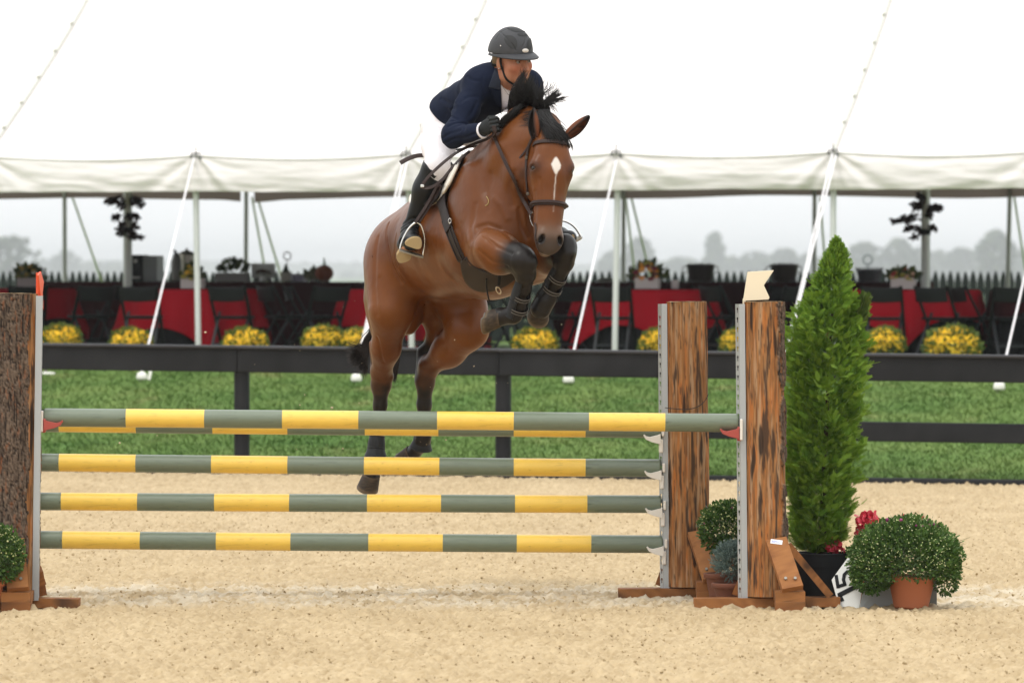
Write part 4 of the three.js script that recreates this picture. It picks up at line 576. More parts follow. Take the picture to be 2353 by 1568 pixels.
  for (const s of [-1, 1]) { mesh('back_post', bar(V(s * 0.222, 0.80, 0.215), V(s * 0.2, 0.0, -0.235), 0.022, 0.036, V(1, 0, 0)), ch, proto); mesh('rear_leg', bar(V(s * 0.182, 0.5, -0.06), V(s * 0.182, 0, 0.265), 0.022, 0.034, V(1, 0, 0)), leg, proto); }
  mesh('seat', slab(8, 8, (u, v) => V((u - 0.5) * 0.36, 0.455 - 0.012 * Math.sin(u * Math.PI) * Math.sin(v * Math.PI), 0.14 - v * 0.38), 0.03), ch, proto);
  mesh('stretcher', bar(V(-0.18, 0.13, 0.18), V(0.18, 0.13, 0.18), 0.03, 0.018, V(0, 0, 1)), leg, proto); mesh('front_stretcher', bar(V(-0.2, 0.16, -0.15), V(0.2, 0.16, -0.15), 0.03, 0.018, V(0, 0, 1)), ch, proto);
  const list = [[327, 0.55, 0.05, 'black folding chair seen squarely from behind, beside the diagonal tent strap'], [534, 0.6, -0.06, 'black folding chair seen from behind next to the white tent pole'], [1411, 0.5, 0.02, 'black folding chair seen from behind between the tent pole and red cloth'], [2033, 0.55, 0.0, 'black folding chair seen from behind just past the evergreen'],
    [205, 1.0, 0.75, 'black folding chair turned aside behind the first yellow chrysanthemum'], [248, 2.4, 1.4, 'black folding chair seen from the side near the slim rear pole'], [646, 1.1, -0.85, 'angled black folding chair on the pumpkin side of the white pole'], [700, 2.0, -1.5, 'black folding chair seen sideways below the cake stand'], [745, 0.9, 0.7, 'black folding chair turned towards the table behind the horse'], [1292, 1.2, 0.9, 'dark folding chair just behind the folded front legs'], [1330, 2.9, 2.3, 'black folding chair on the far side of the flower planter table'], [1668, 1.1, -0.8, 'black folding chair glimpsed beside the rear log post'], [1650, 2.8, -2.2, 'black folding chair behind the rear log post'], [1830, 1.4, 0.6, 'black folding chair in the shadow behind the front log post'], [1775, 2.4, 2.6, 'black folding chair between the log posts and the tub'], [2165, 0.7, -0.45, 'black folding chair leaning past the hanging corner of red cloth'], [2235, 1.4, -0.9, 'black folding chair beside the largest yellow chrysanthemum'], [2320, 0.9, 0.4, 'black folding chair by the last tent strap'], [60, 2.2, 0.4, 'black folding chair behind the orange flag'], [965, 0.7, 0.1, 'black folding chair hidden behind the hind legs'], [1160, 1.6, -0.9, 'black folding chair behind the front hoof']];
  list.forEach(([px, w, turn, l], i) => { const o = i ? proto.clone() : proto; if (i) { o.name = numbered('folding_chair'); scene.add(o); } o.userData = { ...proto.userData, label: l }; o.position.copy(tentPt(uOf(px, w), FLOOR, w)); o.rotation.y = TURN + turn; });

  // table things
  const pale = std(0.50, 0.46, 0.45, 0.7), dim = std(0.24, 0.22, 0.22, 0.7), whiteM = std(0.75, 0.75, 0.74, 0.5), tinM = std(0.45, 0.44, 0.43, 0.35, { metalness: 0.6 }), ink = std(0.012, 0.013, 0.014, 0.5);
  const top = FLOOR + 0.765;
  const put = (name, label, cat, px, w, y, group) => thing(name, label, cat, tentPt(uOf(px, w), y, w), TURN, group);
  const size = (w) => mpp(tentPt(0, 0, w).z);
  function tub(t, wid, hei, dep, mat) { mesh('planter', [box(wid, hei, 0.012, 0, hei / 2, dep / 2, 0.003), box(wid, hei, 0.012, 0, hei / 2, -dep / 2, 0.003), box(0.012, hei, dep - 0.026, wid / 2 - 0.006, hei / 2, 0, 0.003), box(0.012, hei, dep - 0.026, -wid / 2 + 0.006, hei / 2, 0, 0.003), box(wid - 0.026, 0.02, dep - 0.026, 0, hei * 0.8, 0, 0.003)], mat, t); }
  function posy(t, wid, hei, dep, seed, spread, h, cols) { const R = rng(seed), F = [], L = []; for (let i = 0; i < 90; i++) { const x = (R() - 0.5) * wid * spread, y = hei + R() * h * (1 - Math.pow(Math.abs(x) / (wid * spread * 0.55), 2) * 0.7), z = (R() - 0.5) * dep * 1.3; L.push({ p: V(x, y, z), q: lookQ(V(x * 3, 0.6, R() - 0.5), R() * 6), s: 0.05 + 0.05 * R(), c: mix3([0.03, 0.05, 0.015], [0.10, 0.12, 0.03], R()) }); if (i < 34) F.push({ p: V(x * 0.8, y + 0.02, z + 0.03), q: lookQ(V(R() - 0.5, 0.7, 0.6), R() * 6), s: 0.03 + 0.02 * R(), c: cols[Math.floor(R() * cols.length)] }); } instances('foliage', lobed, LEAFM, L, t); if (cols.length) instances('flowers', flowerG, budM, F, t); }
  { const t = put('flower_planter', 'small white planter of yellow flowers on the red table by the strap', 'flower planter', 442, 1.8, top, 'flower planters on the tables'); tub(t, 0.26, 0.12, 0.14, pale); posy(t, 0.24, 0.1, 0.12, 3, 1.0, 0.16, [[0.7, 0.4, 0.02], [0.35, 0.3, 0.06]]); }
  { const t = put('flower_planter', 'white planter of orange and yellow flowers on the middle red table', 'flower planter', 1488, 1.8, top, 'flower planters on the tables'); tub(t, 0.27, 0.125, 0.14, pale); posy(t, 0.25, 0.1, 0.12, 4, 1.5, 0.2, [[0.68, 0.34, 0.08], [0.72, 0.26, 0.02], [0.3, 0.26, 0.05], [0.18, 0.02, 0.03]]); }
  { const t = put('flower_planter', 'white planter with mixed foliage on the table past the evergreen', 'flower planter', 2076, 1.8, top, 'flower planters on the tables'); tub(t, 0.27, 0.125, 0.14, pale); posy(t, 0.25, 0.1, 0.12, 5, 1.25, 0.13, [[0.3, 0.03, 0.02], [0.35, 0.3, 0.05], [0.5, 0.3, 0.2]]); }
  { const t = put('flower_planter', 'grey planter with dim yellow blooms on the table behind the orange flag', 'flower planter', 66, 3.6, top, 'flower planters on the tables'); tub(t, 0.27, 0.12, 0.14, std(0.32, 0.29, 0.29, 0.7)); posy(t, 0.25, 0.1, 0.12, 6, 1.5, 0.16, [[0.35, 0.22, 0.03], [0.12, 0.12, 0.03]]); }
  { const t = put('leafy_planter', 'dark trough of leafy greens on the buffet beside the rear pole', 'planter', 533, 7.3, FLOOR + 0.835); tub(t, 0.42, 0.11, 0.15, dim); posy(t, 0.36, 0.1, 0.14, 9, 1.0, 0.17, []); }
  { const t = put('coffee_machine', 'boxy coffee machine with a black front beside the thick tent pole', 'coffee machine', 337, 7.4, FLOOR + 0.835); mesh('machine_body', box(0.19, 0.33, 0.30, 0.08, 0.165, 0, 0.01), std(0.16, 0.165, 0.17, 0.4, { metalness: 0.3 }), t); mesh('machine_front', box(0.165, 0.34, 0.28, -0.1, 0.17, 0.03, 0.012), ink, t); mesh('drip_tray', box(0.14, 0.02, 0.06, -0.1, 0.05, 0.2, 0.004), tinM, t); mesh('control_knob', rod(V(-0.1, 0.26, 0.17), V(-0.1, 0.26, 0.185), 0.02, 0.02, 12), tinM, t); }
  { const t = put('coffee_urn', 'tall steel coffee urn with dark flask beside the white tent pole', 'coffee urn', 428, 7.4, FLOOR + 0.835); mesh('urn_body', new THREE.LatheGeometry([[0.001, 0.02], [0.1, 0.02], [0.105, 0.06], [0.105, 0.33], [0.1, 0.36], [0.06, 0.385], [0.02, 0.395], [0.016, 0.42], [0.001, 0.425]].map(([x, y]) => new THREE.Vector2(x, y)), 26), new THREE.MeshStandardMaterial({ color: 0x9a938a, metalness: 0.75, roughness: 0.3 }), t); mesh('urn_tap', rod(V(0, 0.08, 0.1), V(0, 0.06, 0.15), 0.012, 0.01), ink, t); mesh('urn_foot', new THREE.TorusGeometry(0.09, 0.012, 6, 20).rotateX(Math.PI / 2).translate(0, 0.012, 0), ink, t);
    const f = put('vacuum_flask', 'dark vacuum flask with pump lid leaning towards the steel urn', 'flask', 404, 7.1, FLOOR + 0.835); mesh('flask_body', new THREE.LatheGeometry([[0.001, 0], [0.065, 0], [0.068, 0.02], [0.066, 0.26], [0.045, 0.32], [0.04, 0.35], [0.001, 0.37]].map(([x, y]) => new THREE.Vector2(x, y)), 20), std(0.12, 0.115, 0.11, 0.35, { metalness: 0.4 }), f); mesh('flask_spout', bar(V(0.01, 0.36, 0.02), V(-0.03, 0.40, 0.02), 0.03, 0.02, V(0, 0, 1)), ink, f); }
  { const t = put('cake_stand', 'white footed stand piled with brown cakes on the buffet', 'cake stand', 603, 7.3, FLOOR + 0.835); mesh('stand', new THREE.LatheGeometry([[0.001, 0], [0.05, 0], [0.045, 0.02], [0.035, 0.07], [0.05, 0.085], [0.12, 0.09], [0.12, 0.098], [0.001, 0.098]].map(([x, y]) => new THREE.Vector2(x, y)), 24), whiteM, t); const R = rng(2), cs = []; for (let i = 0; i < 16; i++) { const a = i * 2.4, r = 0.09 * Math.sqrt(i / 16); const m = mesh('cake', ball(Math.cos(a) * r, 0.115 + 0.025 * (1 - i / 16), Math.sin(a) * r, 0.024, 6, 0.75), std(0.07, 0.025, 0.015, 0.7), t); } }
  { const t = put('menu_board', 'white board standing behind the cake stand', 'sign board', 604, 7.55, FLOOR + 0.835); mesh('board_face', box(0.32, 0.19, 0.012, 0, 0.135, 0, 0.012), whiteM, t); mesh('board_foot', box(0.2, 0.05, 0.08, 0, 0.025, 0, 0.005), dim, t); }
  { const t = put('glass_bottle', 'pale square bottle with dark pointed stopper on the buffet', 'bottle', 656, 7.3, FLOOR + 0.835); mesh('bottle_body', box(0.13, 0.12, 0.1, 0, 0.06, 0, 0.012), std(0.34, 0.31, 0.28, 0.3), t); mesh('stopper', new THREE.ConeGeometry(0.05, 0.12, 14).translate(0, 0.18, 0), std(0.05, 0.06, 0.04, 0.5), t); }
  { const t = put('white_frame', 'small white tray frame beside the pale square bottle', 'tray', 686, 7.3, FLOOR + 0.835); mesh('frame_side', [box(0.02, 0.1, 0.1, -0.08, 0.05, 0, 0.004), box(0.02, 0.1, 0.1, 0.08, 0.05, 0, 0.004), box(0.14, 0.018, 0.1, 0, 0.091, 0, 0.004)], std(0.55, 0.52, 0.6, 0.5), t); mesh('frame_inset', box(0.138, 0.08, 0.02, 0, 0.04, 0, 0.004), std(0.28, 0.25, 0.36, 0.5), t); }
  { const t = put('wreath_ring', 'thin white ring on a stem above the buffet bottle', 'ornament', 659, 7.9, FLOOR + 0.835); mesh('ring', new THREE.TorusGeometry(0.05, 0.009, 8, 26).translate(0, 0.325, 0), whiteM, t); mesh('ring_stem', rod(V(0, 0, 0), V(0, 0.27, 0), 0.006), whiteM, t); }
  { const t = put('dried_flowers', 'dried grey flower bunch just beside the pumpkin', 'dried flowers', 718, 7.1, FLOOR + 0.835); posy(t, 0.16, 0.02, 0.1, 12, 1.2, 0.12, [[0.2, 0.18, 0.12]]); mesh('vase', new THREE.LatheGeometry([[0.001, 0], [0.04, 0], [0.05, 0.03], [0.03, 0.06], [0.001, 0.06]].map(([x, y]) => new THREE.Vector2(x, y)), 14), dim, t); }
  { const t = put('pumpkin', 'round russet pumpkin with a tall green stalk on the buffet', 'pumpkin', 744, 7.0, FLOOR + 0.835), g = sheet(60, 20, (u, v) => { const a = u * 6.2832, e = (v - 0.5) * Math.PI, r = 0.115 * (1 + 0.05 * Math.cos(a * 10)) * Math.cos(e); return V(Math.cos(a) * r, 0.105 * (1 + Math.sin(e)), Math.sin(a) * r); }); mesh('pumpkin_body', g, std(0.20, 0.045, 0.014, 0.6), t); mesh('stalk', sweep([V(0, 0.19, 0), V(0.002, 0.24, 0), V(-0.004, 0.30, 0)], circ(0.016, 7), null, { seg: 8, scale: (u) => 1.3 - 0.8 * u }), std(0.10, 0.16, 0.07, 0.8), t); }
  for (const [px, l, s, br] of [[1610, 'dark metal beverage tub with ring handles on the buffet', 77, 77], [1802, 'dark beverage tub half behind the arrow flag', 78, 78]]) { const t = put('beverage_tub', l, 'tub', px, 7.0, FLOOR + 0.835, 'beverage tubs'); mesh('tub_wall', new THREE.LatheGeometry([[0.001, 0], [0.13, 0], [0.145, 0.02], [0.175, 0.2], [0.182, 0.205], [0.182, 0.215], [0.168, 0.215], [0.14, 0.03], [0.001, 0.025]].map(([x, y]) => new THREE.Vector2(x, y)), 30), std(0.055, 0.038, 0.036, 0.35, { metalness: 0.3 }), t); for (const sd of [-1, 1]) mesh('tub_handle', new THREE.TorusGeometry(0.04, 0.007, 6, 18).translate(sd * 0.19, 0.15, 0.03), tinM, t); const R = rng(px), I = []; for (let i = 0; i < 26; i++) I.push({ p: V((R() - 0.5) * 0.26, 0.2 + R() * 0.02, (R() - 0.5) * 0.26), e: [R() * 6, R() * 6, 0], s: 0.02 }); instances('ice', new THREE.BoxGeometry(1.2, 1, 1.1), std(0.5, 0.5, 0.52, 0.2), I, t).userData.kind = 'stuff'; }
  { const t = put('pillar_candle', 'short white candle on the table next to the orange flowers', 'candle', 1551, 1.75, top); mesh('candle_wax', new THREE.LatheGeometry([[0.001, 0], [0.045, 0], [0.045, 0.09], [0.03, 0.1], [0.001, 0.1]].map(([x, y]) => new THREE.Vector2(x, y)), 18), std(0.42, 0.38, 0.38, 0.6), t); mesh('wick', rod(V(0, 0.1, 0), V(0.002, 0.115, 0), 0.002), ink, t); }
  { const t = put('wire_basket', 'grey wire basket on the buffet beyond the evergreen', 'basket', 1998, 7.0, FLOOR + 0.835), g = []; for (let i = 0; i < 22; i++) { const a = i / 22 * 6.2832; g.push(rod(V(Math.cos(a) * 0.12, 0, Math.sin(a) * 0.1), V(Math.cos(a) * 0.17, 0.17, Math.sin(a) * 0.14), 0.006, 0.006, 6)); } for (let k = 0; k < 5; k++) { const q = new THREE.TorusGeometry(1, 0.04, 6, 30).rotateX(Math.PI / 2); q.scale(0.12 + 0.0125 * k, 0.12, 0.1 + 0.01 * k); q.translate(0, k * 0.0425, 0); g.push(q); } mesh('basket_wires', g, std(0.16, 0.15, 0.17, 0.5), t); mesh('basket_lining', new THREE.CylinderGeometry(0.155, 0.115, 0.15, 24, 1, true).translate(0, 0.08, 0), std(0.08, 0.075, 0.085, 0.9, dbl), t); }
  { const t = put('wreath_ring', 'small grey ring ornament on a stem above the wire basket', 'ornament', 1994, 13.2, FLOOR); mesh('ring', new THREE.TorusGeometry(0.062, 0.012, 8, 26).translate(0, 1.12, 0), std(0.24, 0.27, 0.28, 0.6), t); mesh('ring_stem', rod(V(0, 0, 0), V(0, 1.06, 0), 0.012), std(0.24, 0.27, 0.28, 0.6), t); }
  { const t = put('serving_dish', 'brown oval serving dish with a pale rim behind the strap near the horse', 'dish', 1392, 6.6, FLOOR + 0.77); mesh('dish_bowl', new THREE.LatheGeometry([[0.001, 0], [0.1, 0], [0.15, 0.05], [0.155, 0.055], [0.14, 0.05], [0.001, 0.02]].map(([x, y]) => new THREE.Vector2(x, y)), 24), std(0.14, 0.06, 0.05, 0.5), t); mesh('dish_lid', new THREE.SphereGeometry(0.13, 20, 8, 0, 6.2832, 0, Math.PI / 2).scale(1, 0.45, 1).translate(0, 0.055, 0), tinM, t); }
  buffet(1380, 6.7, 1.0, 'short buffet table behind the tent pole nearest the horse', 7);
  // dark foliage tied to the centre poles
  function garland(px, y0, y1, label, seed, leafShape, wide) {
    const w = 5.75, p = tentPt(uOf(px, w), FLOOR, w), t = thing('pole_garland', label, 'garland', p, TURN, 'dark leaf garlands on the tent poles'), R = rng(seed), L = [], m = size(w), yy = (y) => at(px, y, p.z).y - FLOOR, stems = [];
    for (const [dx, y, n, sp] of wide) { const c = V(dx * m, yy(y), 0.06), r = V(dx > 0 ? 0.05 : -0.05, yy(y) + 0.03, 0.05); stems.push(sweep([r, r.clone().lerp(c, 0.5).add(V(0, 0.02, 0.02)), c], circ(0.005, 5), null, { seg: 6 })); for (let i = 0; i < n * 2.4; i++) { const f = Math.pow(R(), 0.6), q = r.clone().lerp(c, f).add(V((R() - 0.5) * sp, (R() - 0.5) * sp, (R() - 0.5) * 0.12)); L.push({ p: q, q: lookQ(V(dx * 0.03 + (R() - 0.5) * 1.2, (R() - 0.5) * 1.6 - 0.3, (R() - 0.5) * 1.2), R() * 6), s: 0.03 + 0.04 * R(), c: mix3([0.018, 0.006, 0.006], [0.06, 0.016, 0.014], R()) }); } }
    mesh('stem', stems, std(0.03, 0.015, 0.012, 0.8), t); instances('leaves', leafShape, LEAFM, L, t); mesh('tie_band', new THREE.CylinderGeometry(0.064, 0.064, 0.07, 20, 1, true).translate(0, yy(y1), 0), std(0.03, 0.03, 0.032, 0.6, dbl), t);
  }
  garland(292, 450, 528, 'spiky dark leaf garland round the tent pole above the coffee machine', 5, leafQuad, [[-42, 462, 40, 0.07], [-30, 500, 26, 0.05], [-14, 535, 22, 0.07], [-10, 470, 26, 0.09], [30, 462, 34, 0.08], [36, 470, 20, 0.05], [22, 498, 24, 0.06], [24, 520, 14, 0.06], [34, 545, 30, 0.05], [12, 540, 24, 0.07], [-6, 520, 24, 0.08], [4, 500, 20, 0.07]]);
  garland(2127, 460, 533, 'dark round leaved garland trailing from the pole past the evergreen', 6, leafQuad, [[-70, 508, 34, 0.05], [-48, 500, 24, 0.07], [-40, 525, 26, 0.06], [-30, 545, 12, 0.05], [-20, 475, 30, 0.09], [8, 490, 30, 0.08], [30, 478, 26, 0.06], [-4, 455, 26, 0.08], [18, 525, 12, 0.06], [-16, 530, 12, 0.05]]);
}
// ---------- bodies: tapered capsules and ellipsoids joined by a smooth minimum, meshed as one surface ----------
const smin = (a, b, k) => { const h = Math.max(k - Math.abs(a - b), 0) / k; return Math.min(a, b) - h * h * k * 0.25; };
function cap(a, b, ra, rb, k = 0.05, o = {}) { const dx = b.x - a.x, dy = b.y - a.y, dz = b.z - a.z, L = dx * dx + dy * dy + dz * dz || 1e-9, p = { k, ...o, t: 0 }; p.d = (x, y, z) => { const px = x - a.x, py = y - a.y, pz = z - a.z, h = clamp((px * dx + py * dy + pz * dz) / L); p.t = h; const ax = px - dx * h, ay = py - dy * h, az = pz - dz * h; return Math.sqrt(ax * ax + ay * ay + az * az) - (ra + (rb - ra) * h); }; return p; }
function ell(c, r, ax = null, k = 0.05, o = {}) { const [X, Y, Z] = ax ?? [V(1, 0, 0), V(0, 1, 0), V(0, 0, 1)], p = { k, ...o, t: 0 }, [rx, ry, rz] = r; p.d = (x, y, z) => { const qx = x - c.x, qy = y - c.y, qz = z - c.z, u = (qx * X.x + qy * X.y + qz * X.z) / rx, v = (qx * Y.x + qy * Y.y + qz * Y.z) / ry, w = (qx * Z.x + qy * Z.y + qz * Z.z) / rz, k0 = Math.sqrt(u * u + v * v + w * w), k1 = Math.sqrt(u * u / (rx * rx) + v * v / (ry * ry) + w * w / (rz * rz)); return k1 < 1e-6 ? -Math.min(rx, ry, rz) : k0 * (k0 - 1) / k1; }; return p; }
const half = (c, n, o = {}) => { const m = n.clone().normalize(), p = { k: 0.01, ...o, t: 0 }; p.d = (x, y, z) => (x - c.x) * m.x + (y - c.y) * m.y + (z - c.z) * m.z; return p; };
class Field {
  constructor() { this.add = []; this.gk = [0, 0.02, 0.016, 0.02]; this.disp = null; this.cut = []; this.keep = []; this.grooves = []; this.lo = V(1e9, 1e9, 1e9); this.hi = V(-1e9, -1e9, -1e9); }
  u(...ps) { this.add.push(...ps); return this; }
  bounds(pts, r) { for (const p of pts) { this.lo.min(p.clone().subScalar(r)); this.hi.max(p.clone().addScalar(r)); } return this; }
  groove(pts, depth, width) { this.grooves.push({ pts, depth, width }); return this; }
  eval(x, y, z, L = this) {
    let a0 = 1e9, a1 = 1e9, a2 = 1e9, a3 = 1e9; const A = L.add;
    for (let i = 0; i < A.length; i++) { const p = A[i], e = p.d(x, y, z), g = p.g | 0; if (g === 0) a0 = a0 > 1e8 ? e : smin(a0, e, p.k); else if (g === 1) a1 = a1 > 1e8 ? e : smin(a1, e, p.k); else if (g === 2) a2 = a2 > 1e8 ? e : smin(a2, e, p.k); else a3 = a3 > 1e8 ? e : smin(a3, e, p.k); }
    let d = a0; if (a1 < 1e8) d = d > 1e8 ? a1 : smin(d, a1, this.gk[1]); if (a2 < 1e8) d = d > 1e8 ? a2 : smin(d, a2, this.gk[2]); if (a3 < 1e8) d = d > 1e8 ? a3 : smin(d, a3, this.gk[3]);
    if (this.disp && d < 0.03 && d > -0.03) d += this.disp(x, y, z);
    for (const p of L.cut) d = -smin(-d, p.d(x, y, z), p.k); for (const p of L.keep) d = -smin(-d, -p.d(x, y, z), p.k);
    if (d < 0.04 && d > -0.06) for (const g of L.grooves) { let m = 1e9; for (let i = 0; i < g.pts.length - 1; i++) { const a = g.pts[i], b = g.pts[i + 1], dx = b.x - a.x, dy = b.y - a.y, dz = b.z - a.z, h = clamp(((x - a.x) * dx + (y - a.y) * dy + (z - a.z) * dz) / (dx * dx + dy * dy + dz * dz)), ex = x - a.x - dx * h, ey = y - a.y - dy * h, ez = z - a.z - dz * h, e = ex * ex + ey * ey + ez * ez; if (e < m) m = e; } const q = Math.sqrt(m) / g.width; if (q < 3) d += g.depth * Math.exp(-q * q); }
    return d;
  }
  grad(p, L = this, e = 0.0012) { return V(this.eval(p.x + e, p.y, p.z, L) - this.eval(p.x - e, p.y, p.z, L), this.eval(p.x, p.y + e, p.z, L) - this.eval(p.x, p.y - e, p.z, L), this.eval(p.x, p.y, p.z + e, L) - this.eval(p.x, p.y, p.z - e, L)).normalize(); }
  near(c, R) { const f = (a) => a.filter((p) => p.d(c.x, c.y, c.z) < R * 1.75 + p.k + 0.04); const q = { add: f(this.add), cut: this.cut.filter((p) => p.d(c.x, c.y, c.z) < R * 1.75 + p.k + 0.04), keep: this.keep, grooves: this.grooves.filter((g) => g.pts.some((a, i) => i && new THREE.Line3(g.pts[i - 1], a).closestPointToPoint(c, true, V(0, 0, 0)).distanceTo(c) < R * 1.2 + g.width * 3.2)) }; return q; }
  // first meeting of the line of sight through a picture point with the surface
  hit(px, py, z0 = 2, lift = 0) { const d = ray(px, py); let t = (z0 - DIST) / d.z; for (let i = 0; i < 220; i++) { const e = this.eval(d.x * t, EYE + d.y * t, DIST + d.z * t) - lift; if (e < 0.0004) break; t += Math.min(0.08, e * 0.75); if (DIST + d.z * t < -3.2) return null; } const p = V(d.x * t, EYE + d.y * t, DIST + d.z * t); p.n = this.grad(p); return p; }
  snap(p, lift = 0) { const q = p.clone(); for (let i = 0; i < 6; i++) q.addScaledVector(this.grad(q), -(this.eval(q.x, q.y, q.z) - lift)); q.n = this.grad(q); return q; }
  march(o, dir, lift = 0) { let t = 0; for (let i = 0; i < 120; i++) { const e = this.eval(o.x + dir.x * t, o.y + dir.y * t, o.z + dir.z * t) - lift; if (e < 0.0005) break; t += e * 0.8; if (t > 1.2) break; } const p = o.clone().addScaledVector(dir, t); p.n = this.grad(p); return p; }
  mesh(h, color) {
    const B = 8, S = B + 1, nx = Math.ceil((this.hi.x - this.lo.x) / h / B), ny = Math.ceil((this.hi.y - this.lo.y) / h / B), nzz = Math.ceil((this.hi.z - this.lo.z) / h / B), R = h * B * 0.8661, blocks = new Map(), key = (i, j, k) => i + j * 1000 + k * 1000000;
    for (let k = 0; k < nzz; k++) for (let j = 0; j < ny; j++) for (let i = 0; i < nx; i++) {
      const ox = this.lo.x + i * B * h, oy = this.lo.y + j * B * h, oz = this.lo.z + k * B * h, c = V(ox + B * h / 2, oy + B * h / 2, oz + B * h / 2), L = this.near(c, R); if (!L.add.length) continue; if (Math.abs(this.eval(c.x, c.y, c.z, L)) > R * 2.2 + 0.03) continue;
      const v = new Float32Array(S * S * S); let neg = false, pos = false; for (let c2 = 0; c2 < S; c2++) for (let b = 0; b < S; b++) for (let a = 0; a < S; a++) { const e = this.eval(ox + a * h, oy + b * h, oz + c2 * h, L); v[a + b * S + c2 * S * S] = e; e < 0 ? neg = true : pos = true; }
      if (neg && pos) blocks.set(key(i, j, k), { i, j, k, ox, oy, oz, v, L, id: new Int32Array(B * B * B).fill(-1) });
    }
    const P = [], own = [], I = [];
    for (const b of blocks.values()) for (let c = 0; c < B; c++) for (let d = 0; d < B; d++) for (let a = 0; a < B; a++) {
      let n = 0, x = 0, y = 0, z = 0; const at3 = (p, q, r) => b.v[a + p + (d + q) * S + (c + r) * S * S];
      const edge = (p0, q0, r0, p1, q1, r1) => { const s = at3(p0, q0, r0), t = at3(p1, q1, r1); if ((s < 0) !== (t < 0)) { const f = s / (s - t); x += p0 + (p1 - p0) * f; y += q0 + (q1 - q0) * f; z += r0 + (r1 - r0) * f; n++; } };
      for (let p = 0; p < 2; p++) for (let q = 0; q < 2; q++) { edge(0, p, q, 1, p, q); edge(p, 0, q, p, 1, q); edge(p, q, 0, p, q, 1); }
      if (n) { b.id[a + d * B + c * B * B] = P.length / 3; P.push(b.ox + (a + x / n) * h, b.oy + (d + y / n) * h, b.oz + (c + z / n) * h); own.push(b); }
    }
    const cell = (b, a, d, c) => { let i = b.i, j = b.j, k = b.k; if (a < 0) { i--; a += B; } if (d < 0) { j--; d += B; } if (c < 0) { k--; c += B; } const q = (i === b.i && j === b.j && k === b.k) ? b : blocks.get(key(i, j, k)); return q ? q.id[a + d * B + c * B * B] : -1; };
    for (const b of blocks.values()) for (let c = 0; c < B; c++) for (let d = 0; d < B; d++) for (let a = 0; a < B; a++) {
      const s = b.v[a + d * S + c * S * S];
      const quad = (t, w, x, y, z) => { if ((s < 0) === (t < 0) || w < 0 || x < 0 || y < 0 || z < 0) return; s < 0 ? I.push(w, x, y, w, y, z) : I.push(w, y, x, w, z, y); };
      quad(b.v[a + 1 + d * S + c * S * S], cell(b, a, d - 1, c - 1), cell(b, a, d, c - 1), cell(b, a, d, c), cell(b, a, d - 1, c));
      quad(b.v[a + (d + 1) * S + c * S * S], cell(b, a - 1, d, c - 1), cell(b, a - 1, d, c), cell(b, a, d, c), cell(b, a, d, c - 1));
      quad(b.v[a + d * S + (c + 1) * S * S], cell(b, a - 1, d - 1, c), cell(b, a, d - 1, c), cell(b, a, d, c), cell(b, a - 1, d, c));
    }
    const n = P.length / 3, N = new Float32Array(P.length), C = color ? new Float32Array(P.length) : null, q = V(0, 0, 0);
    for (let i = 0; i < n; i++) { q.set(P[i * 3], P[i * 3 + 1], P[i * 3 + 2]); const L = own[i].L, g = this.grad(q, L); q.addScaledVector(g, -clamp(this.eval(q.x, q.y, q.z, L), -h, h) * 0.9); P[i * 3] = q.x; P[i * 3 + 1] = q.y; P[i * 3 + 2] = q.z; N.set([g.x, g.y, g.z], i * 3); if (C) C.set(color(q, g, L), i * 3); }
    const g = new THREE.BufferGeometry(); g.setAttribute('position', new THREE.Float32BufferAttribute(P, 3)); g.setAttribute('normal', new THREE.BufferAttribute(N, 3)); if (C) g.setAttribute('color', new THREE.BufferAttribute(C, 3)); g.setIndex(I); return g;
  }
}
// ---------- the horse ----------
const HF = V(0.375, 0.10, 0.92).normalize(), HL = V(0.927, 0, -0.377).normalize(), HU = HF.clone().cross(HL).normalize(); HL.copy(HU.clone().cross(HF));
const HO = at(1150, 520, -0.4), HB = (f, l, u) => HO.clone().addScaledVector(HF, f).addScaledVector(HL, l).addScaledVector(HU, u), HAX = [HF, HL, HU];
const torso = new Field(), legs = new Field(), skull = new Field(), horseF = new Field();
